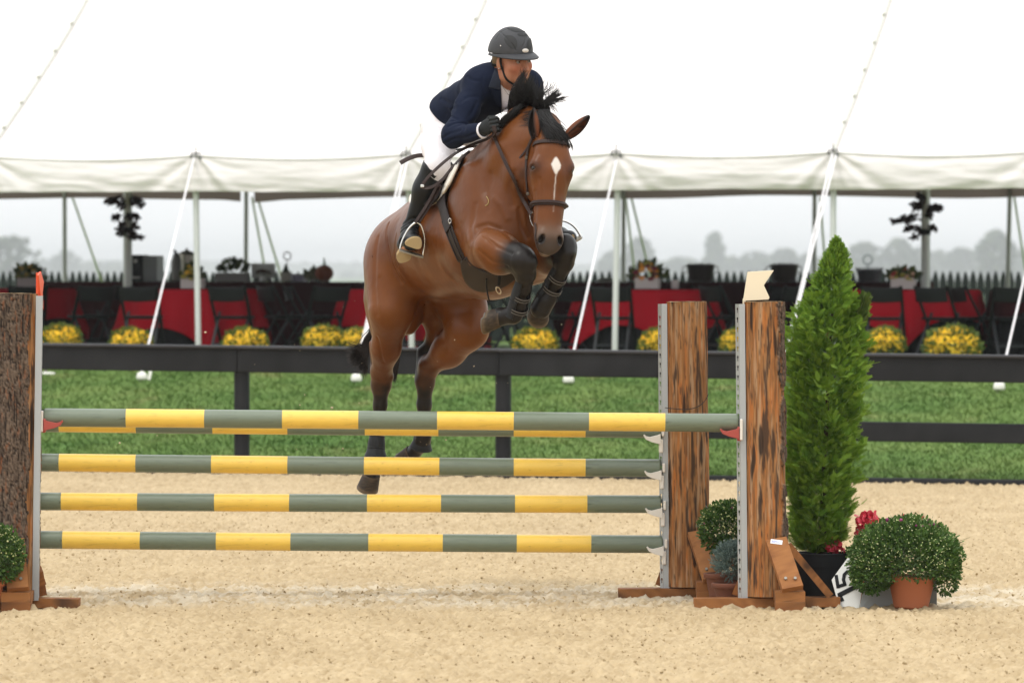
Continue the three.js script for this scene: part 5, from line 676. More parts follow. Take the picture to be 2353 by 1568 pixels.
// head frame
const poll = at(1266, 300, 0.03), nose = at(1257, 566, 0.15), hY = poll.clone().sub(nose).normalize(), hZ = V(Math.sin(0.27), 0.05, Math.cos(0.27)); hZ.addScaledVector(hY, -hZ.dot(hY)).normalize();
const hX = hY.clone().cross(hZ).normalize(), HD = (x, y, z) => poll.clone().addScaledVector(hX, x).addScaledVector(hY, y).addScaledVector(hZ, z), HDA = [hX, hY, hZ];
const toHead = (p) => { const q = p.clone().sub(poll); return [q.dot(hX), q.dot(hY), q.dot(hZ)]; };
{
  const e = (f, l, u, r, k, o) => ell(HB(f, l, u), r, HAX, k, o);
  torso.u(e(-0.5, 0, -0.02, [0.52, 0.295, 0.318], 0.1), e(-0.03, 0, -0.0, [0.36, 0.225, 0.33], 0.14), e(-0.84, 0, 0.0, [0.42, 0.27, 0.27], 0.14), e(-1.13, 0, -0.02, [0.36, 0.265, 0.25], 0.12),
    cap(HB(-0.16, 0, 0.33), HB(-0.58, 0, 0.27), 0.075, 0.07, 0.14), cap(HB(-0.58, 0, 0.25), HB(-1.12, 0, 0.19), 0.07, 0.07, 0.12), e(0.16, 0, -0.05, [0.15, 0.185, 0.21], 0.1), e(-0.12, 0, -0.2, [0.34, 0.17, 0.17], 0.1));
  for (const s of [-1, 1]) torso.u(e(-0.0, s * 0.165, 0.06, [0.19, 0.085, 0.27], 0.07), e(-0.13, s * 0.185, -0.1, [0.17, 0.085, 0.15], 0.06), e(0.2, s * 0.115, -0.1, [0.1, 0.095, 0.12], 0.06), e(-1.17, s * 0.15, -0.04, [0.27, 0.145, 0.2], 0.08), e(-0.95, s * 0.19, 0.06, [0.09, 0.06, 0.07], 0.08), e(0.22, s * 0.075, -0.08, [0.08, 0.072, 0.12], 0.025));
  torso.u(cap(HB(-1.4, 0, 0.09), HB(-1.47, 0, -0.02), 0.045, 0.03, 0.06, { c0: 0.3, c1: 1 }));
  // neck: crest, windpipe side and the muscle between
  const crest = [HB(-0.24, 0, 0.35), at(1160, 318, -0.42), at(1203, 283, -0.24), at(1252, 288, -0.06)];
  torso.u(cap(crest[0], crest[1], 0.085, 0.08, 0.1), cap(crest[1], crest[2], 0.08, 0.085, 0.08), cap(crest[2], crest[3], 0.085, 0.075, 0.07));
  torso.u(cap(HB(-0.06, 0, 0.19), at(1188, 352, -0.22), 0.20, 0.132, 0.1), cap(at(1188, 352, -0.22), at(1246, 320, -0.05), 0.132, 0.10, 0.08), cap(HB(0.2, 0, 0.08), at(1206, 398, -0.1), 0.125, 0.085, 0.09), cap(at(1206, 398, -0.1), HD(-0.02, -0.16, -0.13), 0.085, 0.075, 0.07));
  // legs: colour runs from coat (0) to black (1)
  let LG = 0; const lg = (pts, rs, k, cs) => { for (let i = 0; i < pts.length - 1; i++) legs.u(cap(pts[i], pts[i + 1], rs[i], rs[i + 1], k, { c0: cs[i], c1: cs[i + 1], g: LG })); };
  // right hind, hanging straight
  legs.u(ell(at(895, 655, -1.36), [0.115, 0.29, 0.2], [HL, V(0, 1, 0.1).normalize(), V(0.4, -0.1, 0.91).normalize()], 0.09));
  lg([at(908, 600, -1.38), at(896, 712, -1.26)], [0.14, 0.115], 0.08, [0, 0]);
  lg([at(886, 690, -1.46), at(884, 800, -1.50)], [0.11, 0.062], 0.07, [0, 0]);
  lg([at(900, 722, -1.27), at(886, 800, -1.40), at(876, 856, -1.53)], [0.10, 0.074, 0.052], 0.05, [0, 0.05, 0.35]);
  lg([at(858, 790, -1.58), at(866, 848, -1.635)], [0.026, 0.03], 0.04, [0.1, 0.75]);
  lg([at(875, 850, -1.55), at(875, 885, -1.57)], [0.056, 0.05], 0.04, [0.35, 0.6]); lg([at(866, 845, -1.63), at(868, 880, -1.61)], [0.034, 0.036], 0.03, [0.8, 0.8]); lg([at(893, 866, -1.55), at(884, 880, -1.56)], [0.022, 0.02], 0.03, [0.4, 0.5]);
  lg([at(875, 885, -1.58), at(873, 930, -1.60), at(866, 1015, -1.62)], [0.049, 0.034, 0.031], 0.03, [0.55, 0.8, 1]);
  lg([at(864, 1020, -1.62), at(863, 1040, -1.62)], [0.044, 0.046], 0.025, [1, 1]); lg([at(862, 1042, -1.61), at(853, 1094, -1.56)], [0.038, 0.042], 0.025, [1, 1]);
  // left hind, stifle drawn up
  lg([at(1030, 605, -1.5), at(1072, 745, -1.28)], [0.185, 0.115], 0.09, [0, 0]); lg([at(1015, 640, -1.6), at(1003, 735, -1.58)], [0.13, 0.075], 0.08, [0, 0]); legs.u(ell(at(1080, 690, -1.26), [0.08, 0.2, 0.09], [V(0.97, 0.1, -0.2).normalize(), V(-0.1, 1, 0).normalize(), V(0.2, 0, 0.97).normalize()], 0.07));
  legs.u(ell(at(938, 690, -1.46), [0.085, 0.19, 0.12], [V(0.96, 0, -0.28).normalize(), V(0, 1, 0), V(0.28, 0, 0.96).normalize()], 0.06), ell(at(1020, 700, -1.5), [0.125, 0.17, 0.12], [V(0.96, 0, -0.28).normalize(), V(0, 1, 0), V(0.28, 0, 0.96).normalize()], 0.06)); lg([at(1012, 700, -1.56), at(1016, 762, -1.5)], [0.1, 0.062], 0.06, [0, 0]);
  lg([at(1074, 764, -1.24), at(1030, 805, -1.38), at(990, 838, -1.49)], [0.10, 0.084, 0.056], 0.06, [0, 0.05, 0.4]); lg([at(1010, 760, -1.5), at(976, 806, -1.57)], [0.05, 0.03], 0.05, [0.1, 0.95]);
  lg([at(984, 842, -1.51), at(977, 878, -1.54)], [0.056, 0.049], 0.035, [0.4, 0.6]); lg([at(971, 808, -1.57), at(968, 868, -1.57)], [0.030, 0.036], 0.035, [1, 0.7]);
  lg([at(976, 880, -1.55), at(974, 930, -1.57), at(974, 996, -1.6)], [0.047, 0.036, 0.031], 0.03, [0.6, 0.85, 1]); lg([at(972, 1004, -1.6), at(969, 1018, -1.62)], [0.046, 0.046], 0.025, [1, 1]); lg([at(967, 1022, -1.63), at(946, 1043, -1.70)], [0.038, 0.044], 0.025, [1, 1]);
  // right fore, folded
  lg([HB(0.16, -0.14, -0.1), at(1112, 572, -0.25)], [0.105, 0.09], 0.07, [0, 0]); LG = 2; lg([at(1113, 577, -0.21), at(1150, 583, -0.01), at(1196, 597, 0.12)], [0.092, 0.106, 0.07], 0.032, [0, 0.0, 0.95]); legs.u(ell(at(1124, 566, -0.07), [0.085, 0.088, 0.14], [V(0.95, -0.2, 0.2).normalize(), V(0.2, 0.98, 0).normalize(), V(-0.2, 0.05, 0.97).normalize()], 0.06, { g: 2 }));
  lg([at(1092, 600, -0.33), at(1104, 606, -0.27)], [0.042, 0.048], 0.05, [0, 0]);
  lg([at(1200, 592, 0.08), at(1207, 626, 0.085)], [0.064, 0.056], 0.035, [1, 1]); lg([at(1188, 580, 0.10), at(1213, 602, 0.125)], [0.045, 0.046], 0.03, [0.85, 1]);
  lg([at(1206, 634, 0.07), at(1200, 665, 0.03), at(1191, 700, -0.02)], [0.047, 0.034, 0.033], 0.03, [1, 1, 1]); lg([at(1189, 706, -0.025), at(1180, 722, -0.035)], [0.046, 0.048], 0.025, [1, 1]); lg([at(1174, 725, -0.04), at(1150, 727, -0.07)], [0.04, 0.05], 0.025, [1, 1]);
  // left fore, folded further out
  LG = 0; lg([HB(0.16, 0.15, -0.1), HB(0.02, 0.18, -0.2)], [0.12, 0.11], 0.07, [0, 0]); LG = 3; lg([HB(0.02, 0.175, -0.2), at(1262, 588, -0.2), at(1293, 575, -0.03)], [0.10, 0.09, 0.066], 0.04, [0, 0.1, 0.9]);
  lg([at(1298, 566, 0.0), at(1296, 598, 0.005)], [0.062, 0.055], 0.035, [1, 1]); lg([at(1298, 556, 0.02), at(1302, 580, 0.04)], [0.042, 0.044], 0.03, [1, 1]);
  lg([at(1293, 610, -0.01), at(1277, 645, -0.05), at(1262, 674, -0.10)], [0.046, 0.035, 0.034], 0.03, [1, 1, 1]); lg([at(1258, 682, -0.10), at(1252, 690, -0.10)], [0.05, 0.05], 0.025, [1, 1]); lg([at(1250, 692, -0.10), at(1242, 708, -0.11)], [0.046, 0.056], 0.03, [1, 1]);
  // head
  const h = (x, y, z, r, k = 0.03, o) => ell(HD(x, y, z), r, HDA, k, o);
  skull.u(h(0, -0.07, 0.0, [0.082, 0.11, 0.085], 0.05), h(0, -0.19, 0.03, [0.088, 0.135, 0.07], 0.05), cap(HD(0, -0.24, 0.045), HD(0, -0.56, 0.03), 0.052, 0.043, 0.05));
  for (const s of [-1, 1]) skull.u(h(s * 0.088, -0.215, 0.042, [0.027, 0.042, 0.034], 0.03), cap(HD(s * 0.04, -0.26, 0.005), HD(s * 0.03, -0.52, 0.005), 0.057, 0.04, 0.05), h(s * 0.064, -0.22, -0.095, [0.043, 0.125, 0.108], 0.05), cap(HD(s * 0.032, -0.30, -0.1), HD(s * 0.022, -0.57, -0.03), 0.042, 0.032, 0.05), cap(HD(s * 0.078, -0.25, 0.022), HD(s * 0.062, -0.37, 0.01), 0.018, 0.012, 0.025), h(s * 0.046, -0.585, 0.036, [0.026, 0.045, 0.032], 0.03), cap(HD(s * 0.03, -0.06, 0.02), HD(s * 0.085, -0.19, 0.045), 0.03, 0.024, 0.04));
  skull.u(h(0, -0.585, 0.012, [0.062, 0.062, 0.058], 0.04), h(0, -0.632, 0.014, [0.052, 0.038, 0.044], 0.03), h(0, -0.645, -0.032, [0.036, 0.026, 0.03], 0.012));
  for (const s of [-1, 1]) { skull.cut.push(ell(HD(s * 0.05, -0.598, 0.066), [0.011, 0.024, 0.026], [hX.clone().addScaledVector(hY, s * 0.45).normalize(), hY.clone().addScaledVector(hX, -s * 0.45).normalize(), hZ], 0.012)); skull.cut.push(ell(HD(s * 0.108, -0.218, 0.054), [0.014, 0.0125, 0.02], HDA, 0.010)); }
  for (const p of skull.add) p.g = 1; for (const f of [torso, legs, skull]) horseF.u(...f.add);
  horseF.disp = (x, y, z) => 0.0026 * fbm(x * 8, y * 8, z * 8, 2) + 0.0006 * nz(x * 38, y * 26, z * 38); horseF.cut.push(...skull.cut);
  // muscle lines read off the near side
  const gp = (...a) => a.map(([x, y]) => torso.hit(x, y) ?? horseF.hit(x, y));
  const gl = (...a) => a.map(([x, y]) => horseF.hit(x, y));
  horseF.groove(gl([892, 512], [890, 560], [900, 605], [922, 648]), 0.010, 0.010).groove(gl([868, 545], [862, 600], [860, 660], [866, 720]), 0.006, 0.016).groove(gl([866, 775], [874, 805], [880, 832]), 0.006, 0.009).groove(gl([872, 640], [882, 700], [884, 745]), 0.004, 0.016)
    .groove(gl([1092, 470], [1082, 520], [1084, 560]), 0.006, 0.016).groove(gl([1098, 522], [1120, 516], [1146, 526], [1174, 546]), 0.016, 0.014).groove(gl([1110, 540], [1140, 566], [1176, 582]), 0.006, 0.009).groove(gl([1100, 575], [1130, 600], [1165, 612]), 0.005, 0.010)
    .groove(gl([1180, 395], [1172, 430], [1178, 470]), 0.008, 0.018).groove(gl([1128, 400], [1120, 440], [1122, 480]), 0.005, 0.02).groove(gl([1228, 440], [1231, 475], [1230, 510]), 0.003, 0.010).groove(gl([1135, 455], [1150, 470], [1165, 500]), -0.006, 0.018)
    .groove(gl([1240, 410], [1243, 440], [1246, 470]), 0.0025, 0.008).groove(gl([910, 540], [906, 580], [912, 615]), 0.004, 0.014).groove(gl([1076, 600], [1085, 620]), -0.004, 0.012).groove(gl([960, 600], [975, 645]), 0.003, 0.03).groove(gl([1192, 480], [1200, 520], [1212, 545]), 0.008, 0.014);
  horseF.bounds([HB(-1.5, 0, 0), HB(0.3, 0, 0), at(818, 1095, -1.6), at(1330, 600, 0), at(1262, 280, 0), nose, at(940, 1050, -1.8), at(1000, 560, -1.9)], 0.2);
  horseF.lo.y = at(860, 1110, -1.6).y;
}
const horse = thing('horse', 'bay horse with a white star and stripe jumping over the striped poles', 'horse', HB(-0.5, 0, -0.3));
{
  const COAT = [0.130, 0.0395, 0.0080], DARKC = [0.066, 0.0175, 0.0050], LIGHT = [0.172, 0.057, 0.0120], BLACK = [0.0125, 0.0102, 0.0095], PINK = [0.21, 0.135, 0.09];
  const color = (p, n, L) => {
    let W = 0, D = 0; for (const q of L.add) { const d = q.d(p.x, p.y, p.z); if (d < 0.05) { const w = Math.exp(-Math.max(0, d) / 0.008); W += w; D += w * lerp(q.c0 ?? 0, q.c1 ?? 0, q.t); } }
    const k = W ? D / W : 0, f1 = fbm(p.x * 3.4, p.y * 3.4, p.z * 3.4, 3), f2 = fbm(p.x * 16, p.y * 16, p.z * 16, 3), hair = nz(p.x * 90, p.y * 34, p.z * 90);
    let c = mix3(COAT, f1 > 0 ? LIGHT : DARKC, clamp(Math.abs(f1) * 1.5)); c = mul3(c, 1 + 0.16 * f2 + 0.05 * hair);
    const chest = p.clone().sub(HB(0.12, -0.05, 0.08)); c = mix3(c, DARKC, 0.6 * Math.exp(-chest.lengthSq() / 0.055) * (0.7 + 0.8 * f2));  // shade on the chest and neck front painted as darker coat
    const [hx, hy, hz] = toHead(p), onHead = hy < 0.06 && hy > -0.72 && Math.abs(hx) < 0.16 && hz > -0.22 && p.z > -0.28;
    if (onHead) {
      const muz = sstep(-0.47, -0.575, hy + 0.25 * Math.abs(hx) * 0); c = mix3(c, [0.115, 0.075, 0.052], muz * (hz > -0.02 ? 0.85 : 0.7)); c = mix3(c, [0.045, 0.034, 0.029], sstep(-0.555, -0.62, hy) * 0.85);
      const nd = Math.min(Math.hypot(hx - 0.05, (hy + 0.598) * 0.7), Math.hypot(hx + 0.05, (hy + 0.598) * 0.7)); c = mix3(c, [0.016, 0.013, 0.012], sstep(0.026, 0.012, nd) * (hz > 0.02 ? 1 : 0));
      const ed = Math.min(Math.hypot(hx - 0.104, hy + 0.218), Math.hypot(hx + 0.104, hy + 0.218)); c = mix3(c, [0.035, 0.018, 0.011], 0.85 * sstep(0.045, 0.016, ed)); c = mix3(c, [0.09, 0.03, 0.013], 0.5 * sstep(0.09, 0.04, ed));
      if (hz > 0.02) { const sx = Math.abs(hx - 0.004 + 0.006 * nz(hy * 30, 3)), t = (hy + 0.205) / (hy > -0.205 ? 0.05 : 0.056), w = 0.028 * Math.pow(Math.max(0, 1 - Math.abs(t)), 0.85) * (1 + 0.22 * nz(hy * 60, 7)); let s = w > 0.001 ? sstep(0.005, -0.005, sx - w) * sstep(0, 0.008, w) : 0; const sw = hy < -0.25 && hy > -0.452 ? 0.0032 + 0.0015 * nz(hy * 40, 9) : 0; if (sw) s = Math.max(s, sstep(0.003, -0.003, sx - sw) * (hy < -0.40 ? 0.3 : 0.65)); c = mix3(c, [0.68, 0.62, 0.56], s); }
      if (hy < -0.63 && hz < 0.01) c = mix3(c, PINK, 0.7 * sstep(-0.63, -0.655, hy));
    }
    c = mix3(c, BLACK, sstep(0.05, 0.8, k * (1 + 0.4 * f2))); if (k > 0.4 && k < 0.98) c = mul3(c, 1.1);
    return c;
  };
  const coat = new THREE.MeshPhysicalMaterial({ vertexColors: true, roughness: 0.36, specularIntensity: 0.45 });
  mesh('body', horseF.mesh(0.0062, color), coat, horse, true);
  // eyes
  const eyeM = new THREE.MeshPhysicalMaterial({ color: new THREE.Color().setRGB(0.012, 0.007, 0.005), roughness: 0.16 });
  for (const s of [-1, 1]) { const c = HD(s * 0.0925, -0.219, 0.047); mesh('eye', ball(c.x, c.y, c.z, 0.0212, 10), eyeM, horse, true); const lid = []; for (let i = 0; i <= 8; i++) { const t = i / 8; lid.push(HD(s * (0.107 - 0.012 * Math.abs(t - 0.5) * 2), -0.2065 - 0.012 * Math.pow(Math.abs(t - 0.45) * 2, 2), 0.024 + 0.052 * t)); } mesh('eyelid', sweep(lid, circ(0.0075, 6), null, { seg: 12 }), std(0.05, 0.022, 0.012, 0.6), horse, true); }
  // ears: cupped leaf, dark edged
  const ear = (base, tip, open, w, dk) => { const ax = tip.clone().sub(base), len = ax.length(); ax.normalize(); const o = open.clone().addScaledVector(ax, -open.dot(ax)).normalize(), sd = ax.clone().cross(o); const f = (u, v) => { const a = (u - 0.5) * 2, wid = w * Math.pow(Math.sin(Math.PI * (0.16 + 0.84 * v)), 0.7) * (1 - 0.12 * v) + (v < 0.06 ? 0 : 0), th = a * 2.2; return base.clone().addScaledVector(ax, len * v * (1 + 0.0 * a)).addScaledVector(sd, wid * Math.sin(th) * 1.0 + 0.012 * v * v).addScaledVector(o, wid * (0.35 - Math.cos(th) * 0.95)); }; const col = (u, v) => { const ed = Math.abs(u - 0.5) * 2; return mix3([0.13, 0.036, 0.010], [0.014, 0.010, 0.009], clamp(sstep(0.66, 0.98, v) + sstep(0.72, 1, ed) * 0.9 + (dk ? dk * sstep(0.86, 0.6, u) : 0))); }; mesh('ear', slab(26, 22, f, 0.006, col), vcol(0.65, dbl), horse, true); const hairs = [], R = rng(7); for (let i = 0; i < 40; i++) { const v = 0.1 + R() * 0.7, u = 0.2 + R() * 0.6, p = f(u, v); hairs.push(sweep([p, p.clone().addScaledVector(o, 0.012).addScaledVector(ax, 0.014), p.clone().addScaledVector(o, 0.014).addScaledVector(ax, 0.04)], circ(0.0012, 3), null, { scale: (t) => 1 - 0.7 * t })); } mesh('ear_hair', hairs, std(0.02, 0.014, 0.012, 0.7), horse, true); };
  { const zr = horseF.hit(1234, 314).z - 0.01, zl = (horseF.hit(1298, 312)?.z ?? 0) - 0.02; ear(at(1233, 316, zr), at(1223, 250, zr - 0.02), V(-0.75, 0.1, 0.5), 0.029, 0.95); ear(at(1302, 312, zl), at(1351, 263, zl - 0.02), V(0.62, -0.1, 0.55), 0.0285); }
  // hooves
  function hoof(c, dir, toe, s = 1) { const a = dir.clone().normalize(), t = toe.clone().addScaledVector(a, -toe.dot(a)).normalize(), sd = a.clone().cross(t), f = (u, v) => { const an = u * 6.2832, h = 0.082 * v, r = lerp(0.046, 0.060, Math.pow(v, 0.85)) * (1 + (v > 0.03 && v < 0.1 ? 0.03 : 0)), ct = Math.cos(an), heel = ct < 0 ? 0.86 : 1; return c.clone().addScaledVector(a, s * h * (ct < -0.3 ? 0.86 : 1)).addScaledVector(t, s * (r * ct * heel * 1.08 + 0.028 * v)).addScaledVector(sd, s * r * Math.sin(an)); }; const col = (u, v, p) => { const k = nz(p.x * 30, p.y * 120, p.z * 30); return mix3([0.030, 0.022, 0.017], [0.155, 0.108, 0.066], clamp(0.12 + 0.6 * sstep(0.74, 0.92, v) + 0.3 * sstep(0.16, 0.02, v) + 0.35 * k)); }; const sole = sheet(36, 4, (u, v) => f(u, 1).lerp(c.clone().addScaledVector(a, s * 0.068).addScaledVector(t, s * 0.02), v), () => [0.09, 0.07, 0.048]); const hf = mesh('hoof', merge([sheet(36, 14, f, col), sole]), vcol(0.6, dbl), horse, true); const ring = []; for (let i = 0; i < 30; i++) { const an = (i / 29 - 0.5) * 4.9; ring.push(f(((an / 6.2832) + 1) % 1, 1).addScaledVector(a, 0.003)); } mesh('horseshoe', sweep(ring.map((p) => p.lerp(c.clone().addScaledVector(a, s * 0.08).addScaledVector(t, s * 0.02), 0.12)), flat(0.016, 0.007), a.clone()), std(0.15, 0.135, 0.115, 0.5, { metalness: 0.5 }), hf, true); }
  hoof(at(1152, 727, -0.07), V(-0.93, 0.06, -0.30), V(-0.15, -0.92, -0.05), 1.08); hoof(at(1241, 704, -0.12), V(-0.16, -0.45, -0.88), V(0.05, -0.88, 0.45), 0.96);
  hoof(at(854, 1088, -1.56), V(-0.22, -0.86, -0.42), V(-0.25, -0.4, 0.9), 1.0); hoof(at(946, 1040, -1.70), V(-0.72, -0.45, -0.45), V(-0.3, -0.85, 0.3), 1.0);
  // hair
  const hairM = new THREE.MeshPhysicalMaterial({ color: new THREE.Color().setRGB(0.0135, 0.0118, 0.0115), roughness: 0.5, specularIntensity: 0.35 });
  const strand = (pts, r, n = 9) => sweep(pts, circ(r, 3), null, { seg: n, scale: (t) => 1 - 0.85 * t * t, cap: false });
  const R = rng(17), G = () => R() + R() + R() - 1.5, M = [];
  const hz2 = (x, y, o = 0) => (horseF.hit(x, y)?.z ?? -0.25) + o, CL = Array.from({ length: 26 }, () => [G() * 7, G() * 9, G() * 8, G() * 5]);
  // plume blown up off the crest
  for (let i = 0; i < 600; i++) {
    const t = R(), cl = CL[Math.floor(t * 25.99)], rx = lerp(1166, 1254, t), ry = lerp(256, 243, sstep(0, 0.45, t)) + lerp(0, 14, sstep(0.55, 1, t)), rz = lerp(-0.40, -0.10, t) + 0.02 * G();
    const h = 0.3 + 0.7 * Math.pow(R(), 0.9), tx = lerp(1186, 1238, t) + cl[0] * 0.8 + G() * 9, ty = lerp(ry, lerp(164, 186, Math.abs(t - 0.4) * 1.8) + cl[1], h) + G() * 4, k = 1 + 0.3 * G();
    M.push(strand([at(rx, ry + 4, rz), at(lerp(rx, tx, 0.2) - 4 + cl[3], lerp(ry, ty, 0.35), rz + 0.04), at(lerp(rx, tx, 0.62) - 5 * k + cl[2] * 0.5, lerp(ry, ty, 0.68), rz + 0.06 + 0.015 * G()), at(tx + cl[2] * 0.4 + 3, ty, rz + 0.05 + 0.03 * G())], 0.0021, 10));
  }
  for (let i = 0; i < 150; i++) { const t = R(), x0 = lerp(1176, 1256, t), tx = x0 + G() * 34 + 6, ty = 196 + G() * 34; M.push(strand([at(x0, 248, -0.2), at(lerp(x0, tx, 0.3) + G() * 10, lerp(246, ty, 0.4), -0.15), at(lerp(x0, tx, 0.75) + G() * 12, lerp(246, ty, 0.8), -0.14), at(tx, ty, -0.14)], 0.0011, 10)); }
  for (let i = 0; i < 70; i++) { const tx = 1204 + G() * 11; M.push(strand([at(1196 + R() * 26, 248, -0.2), at(1190 + G() * 8, 212, -0.15), at(1195 + G() * 7, 184, -0.15), at(tx, 162 + G() * 9, -0.16)], 0.002, 10)); }
  // spikes blown out beyond the crest
  for (let i = 0; i < 150; i++) { const b = Math.floor(R() * 4), tx = [1288, 1300, 1276, 1284][b] + G() * 9, ty = [214, 224, 232, 205][b] + G() * 6; M.push(strand([at(1230 + R() * 34, 246 + R() * 14, -0.12), at(1252 + G() * 6, 236 + G() * 6, -0.1), at(lerp(1256, tx, 0.6), lerp(232, ty, 0.75) + 3 + G() * 3, -0.1), at(tx, ty, -0.1)], 0.0021, 9)); }
  for (let i = 0; i < 40; i++) { const tx = 1258 + G() * 26, ty = 186 + G() * 16; M.push(strand([at(1230 + R() * 24, 246, -0.12), at(1242 + G() * 6, 222, -0.1), at(tx - 5, ty + 18, -0.1), at(tx + G() * 4, ty, -0.1)], 0.0011)); }
  for (let i = 0; i < 22; i++) { const tx = 1262 + R() * 26, ty = 252 + R() * 26; M.push(strand([at(1250, 248 + R() * 8, -0.1), at(1260, 240 + G() * 4, -0.09), at(tx, ty - 12, -0.08), at(tx + 3, ty, -0.08)], 0.0012)); }
  // lower mane lying along the side of the neck
  for (let i = 0; i < 300; i++) { const t = R(), rx = lerp(1200, 1140, t), ry = lerp(247, 296, Math.pow(t, 1.3)), z1 = hz2(rx + 6, ry + 6, 0.012); M.push(strand([at(rx + 10, ry - 2, z1 - 0.03), at(rx - 1 + G() * 4, ry - 6 + G() * 4, z1), at(rx - 7 + G() * 6, ry + 3 + G() * 7, z1 + 0.005), at(rx - 8 + G() * 8, ry + 14 + G() * 9, z1 - 0.01)], 0.0024)); }
  // stray locks across the neck
  for (let i = 0; i < 60; i++) { const y = 256 + R() * 30, e = R(); const q = [[1258 + G() * 6, y - 6], [1238, y - 3 + G() * 4], [1216, y - 1 + G() * 4], [1198 + G() * 12, y + 3 + G() * 5]].map(([x, yy]) => at(x, yy, hz2(x, yy, 0.008))); M.push(strand(q, 0.0016)); }
  mesh('mane', M, hairM, horse, true);
  const Fl = [];
  for (let i = 0; i < 620; i++) { const t = R(), w = G(), x0 = lerp(1238, 1262, R()), y0 = lerp(250, 274, R()), x3 = clamp(lerp(1248, 1312, Math.pow(t, 0.8)) + G() * 4, 1244, 1313), y3 = lerp(316, 331, t) + G() * 9 - (R() < 0.45 ? 22 * R() : 0) + 6 * Math.sin(x3 * 0.9);
    const q = [[x0, y0], [lerp(x0, x3, 0.3) + w * 5, lerp(y0, y3, 0.33)], [lerp(x0, x3, 0.68) + w * 6, lerp(y0, y3, 0.68)], [x3, y3]].map(([x, y], k) => { const p = horseF.hit(Math.min(x, 1306), y, 2, 0.004 + 0.010 * R()); return at(x, y, (p ? p.z : -0.05) + (k === 0 ? -0.004 : 0)); }); Fl.push(strand(q, 0.0024, 9)); }
  for (let i = 0; i < 22; i++) { const b = horseF.hit(1308, 322, 2, 0.01) ?? at(1308, 322, 0), a = horseF.hit(1294, 304, 2, 0.012); if (a) Fl.push(strand([a, b, at(1316 + G() * 4, 344 + G() * 9, b.z)], 0.0015, 8)); }
  mesh('forelock', Fl, hairM, horse, true);
  const tailM = new THREE.MeshPhysicalMaterial({ color: new THREE.Color().setRGB(0.024, 0.0175, 0.015), roughness: 0.5, specularIntensity: 0.4 }), Tl = [];
  for (let i = 0; i < 560; i++) { const w = G() * 0.4, b = R(), tx = 796 + 44 * b + G() * 8, ty = 806 + G() * 26 + b * 46; Tl.push(strand([HB(-1.44, 0.02 * G(), 0.02).add(V(0, 0, -0.02)), at(892 + G() * 9, 640, -1.98), at(864 + G() * 9, 745 + G() * 6, -1.95 + 0.04 * G()), at(842 + G() * 10, 792 + G() * 14, -1.93), at(lerp(846, tx, 0.6), lerp(806, ty, 0.7), -1.92), at(tx, ty, -1.92 + 0.04 * G())], 0.0032, 14)); }
  for (let i = 0; i < 260; i++) { const tx = 905 + G() * 6, ty = 868 + G() * 14; Tl.push(strand([HB(-1.44, 0.02 * G(), 0.02), at(915 + G() * 9, 640, -1.98), at(917 + G() * 7, 745, -1.95), at(912 + G() * 6, 812, -1.93), at(tx, ty, -1.92)], 0.0026, 12)); }
  mesh('tail', Tl, tailM, horse, true);
}
{ const p = [[1117, 451], [1121, 457], [1122, 464], [1118, 471], [1114, 472]].map(([x, y]) => horseF.hit(x, y, 2, 0.002)); tag(mesh('straw_wisp', sweep(p, circ(0.0022, 5), null, { seg: 14 }), std(0.42, 0.31, 0.13, 0.8)), 'curled wisp of straw stuck to the chest of the horse', 'straw'); }
// ---------- tack ----------
const mirB = (p) => { const q = p.clone(); return q.addScaledVector(HL, -2 * q.clone().sub(HO).dot(HL)); }, mirH = (p) => { const [x, y, z] = toHead(p); const q = HD(-x, y, z); q.n = null; return q; };
const brown = new THREE.MeshPhysicalMaterial({ color: new THREE.Color().setRGB(0.030, 0.0155, 0.0125), roughness: 0.45, specularIntensity: 0.5 }), blackL = new THREE.MeshPhysicalMaterial({ color: new THREE.Color().setRGB(0.011, 0.0105, 0.0105), roughness: 0.45, specularIntensity: 0.35 }), silver = new THREE.MeshStandardMaterial({ color: 0xd8d6d2, metalness: 0.95, roughness: 0.22 });
const onF = (F, pts, lift = 0) => pts.map(([x, y, z]) => { const p = z === undefined ? F.hit(x, y, 2, lift) : null; if (p) return p; const q = at(x, y, z ?? -0.9); q.n = V(-0.4, 0.1, 0.9).normalize(); return q; });
const strapOn = (F, pts, w, t, lift = 0.004, seg = 0) => { const q = onF(F, pts, lift); return sweep(q, flat(w, t), q.map((p) => p.n), { seg: seg || pts.length * 6 }); };
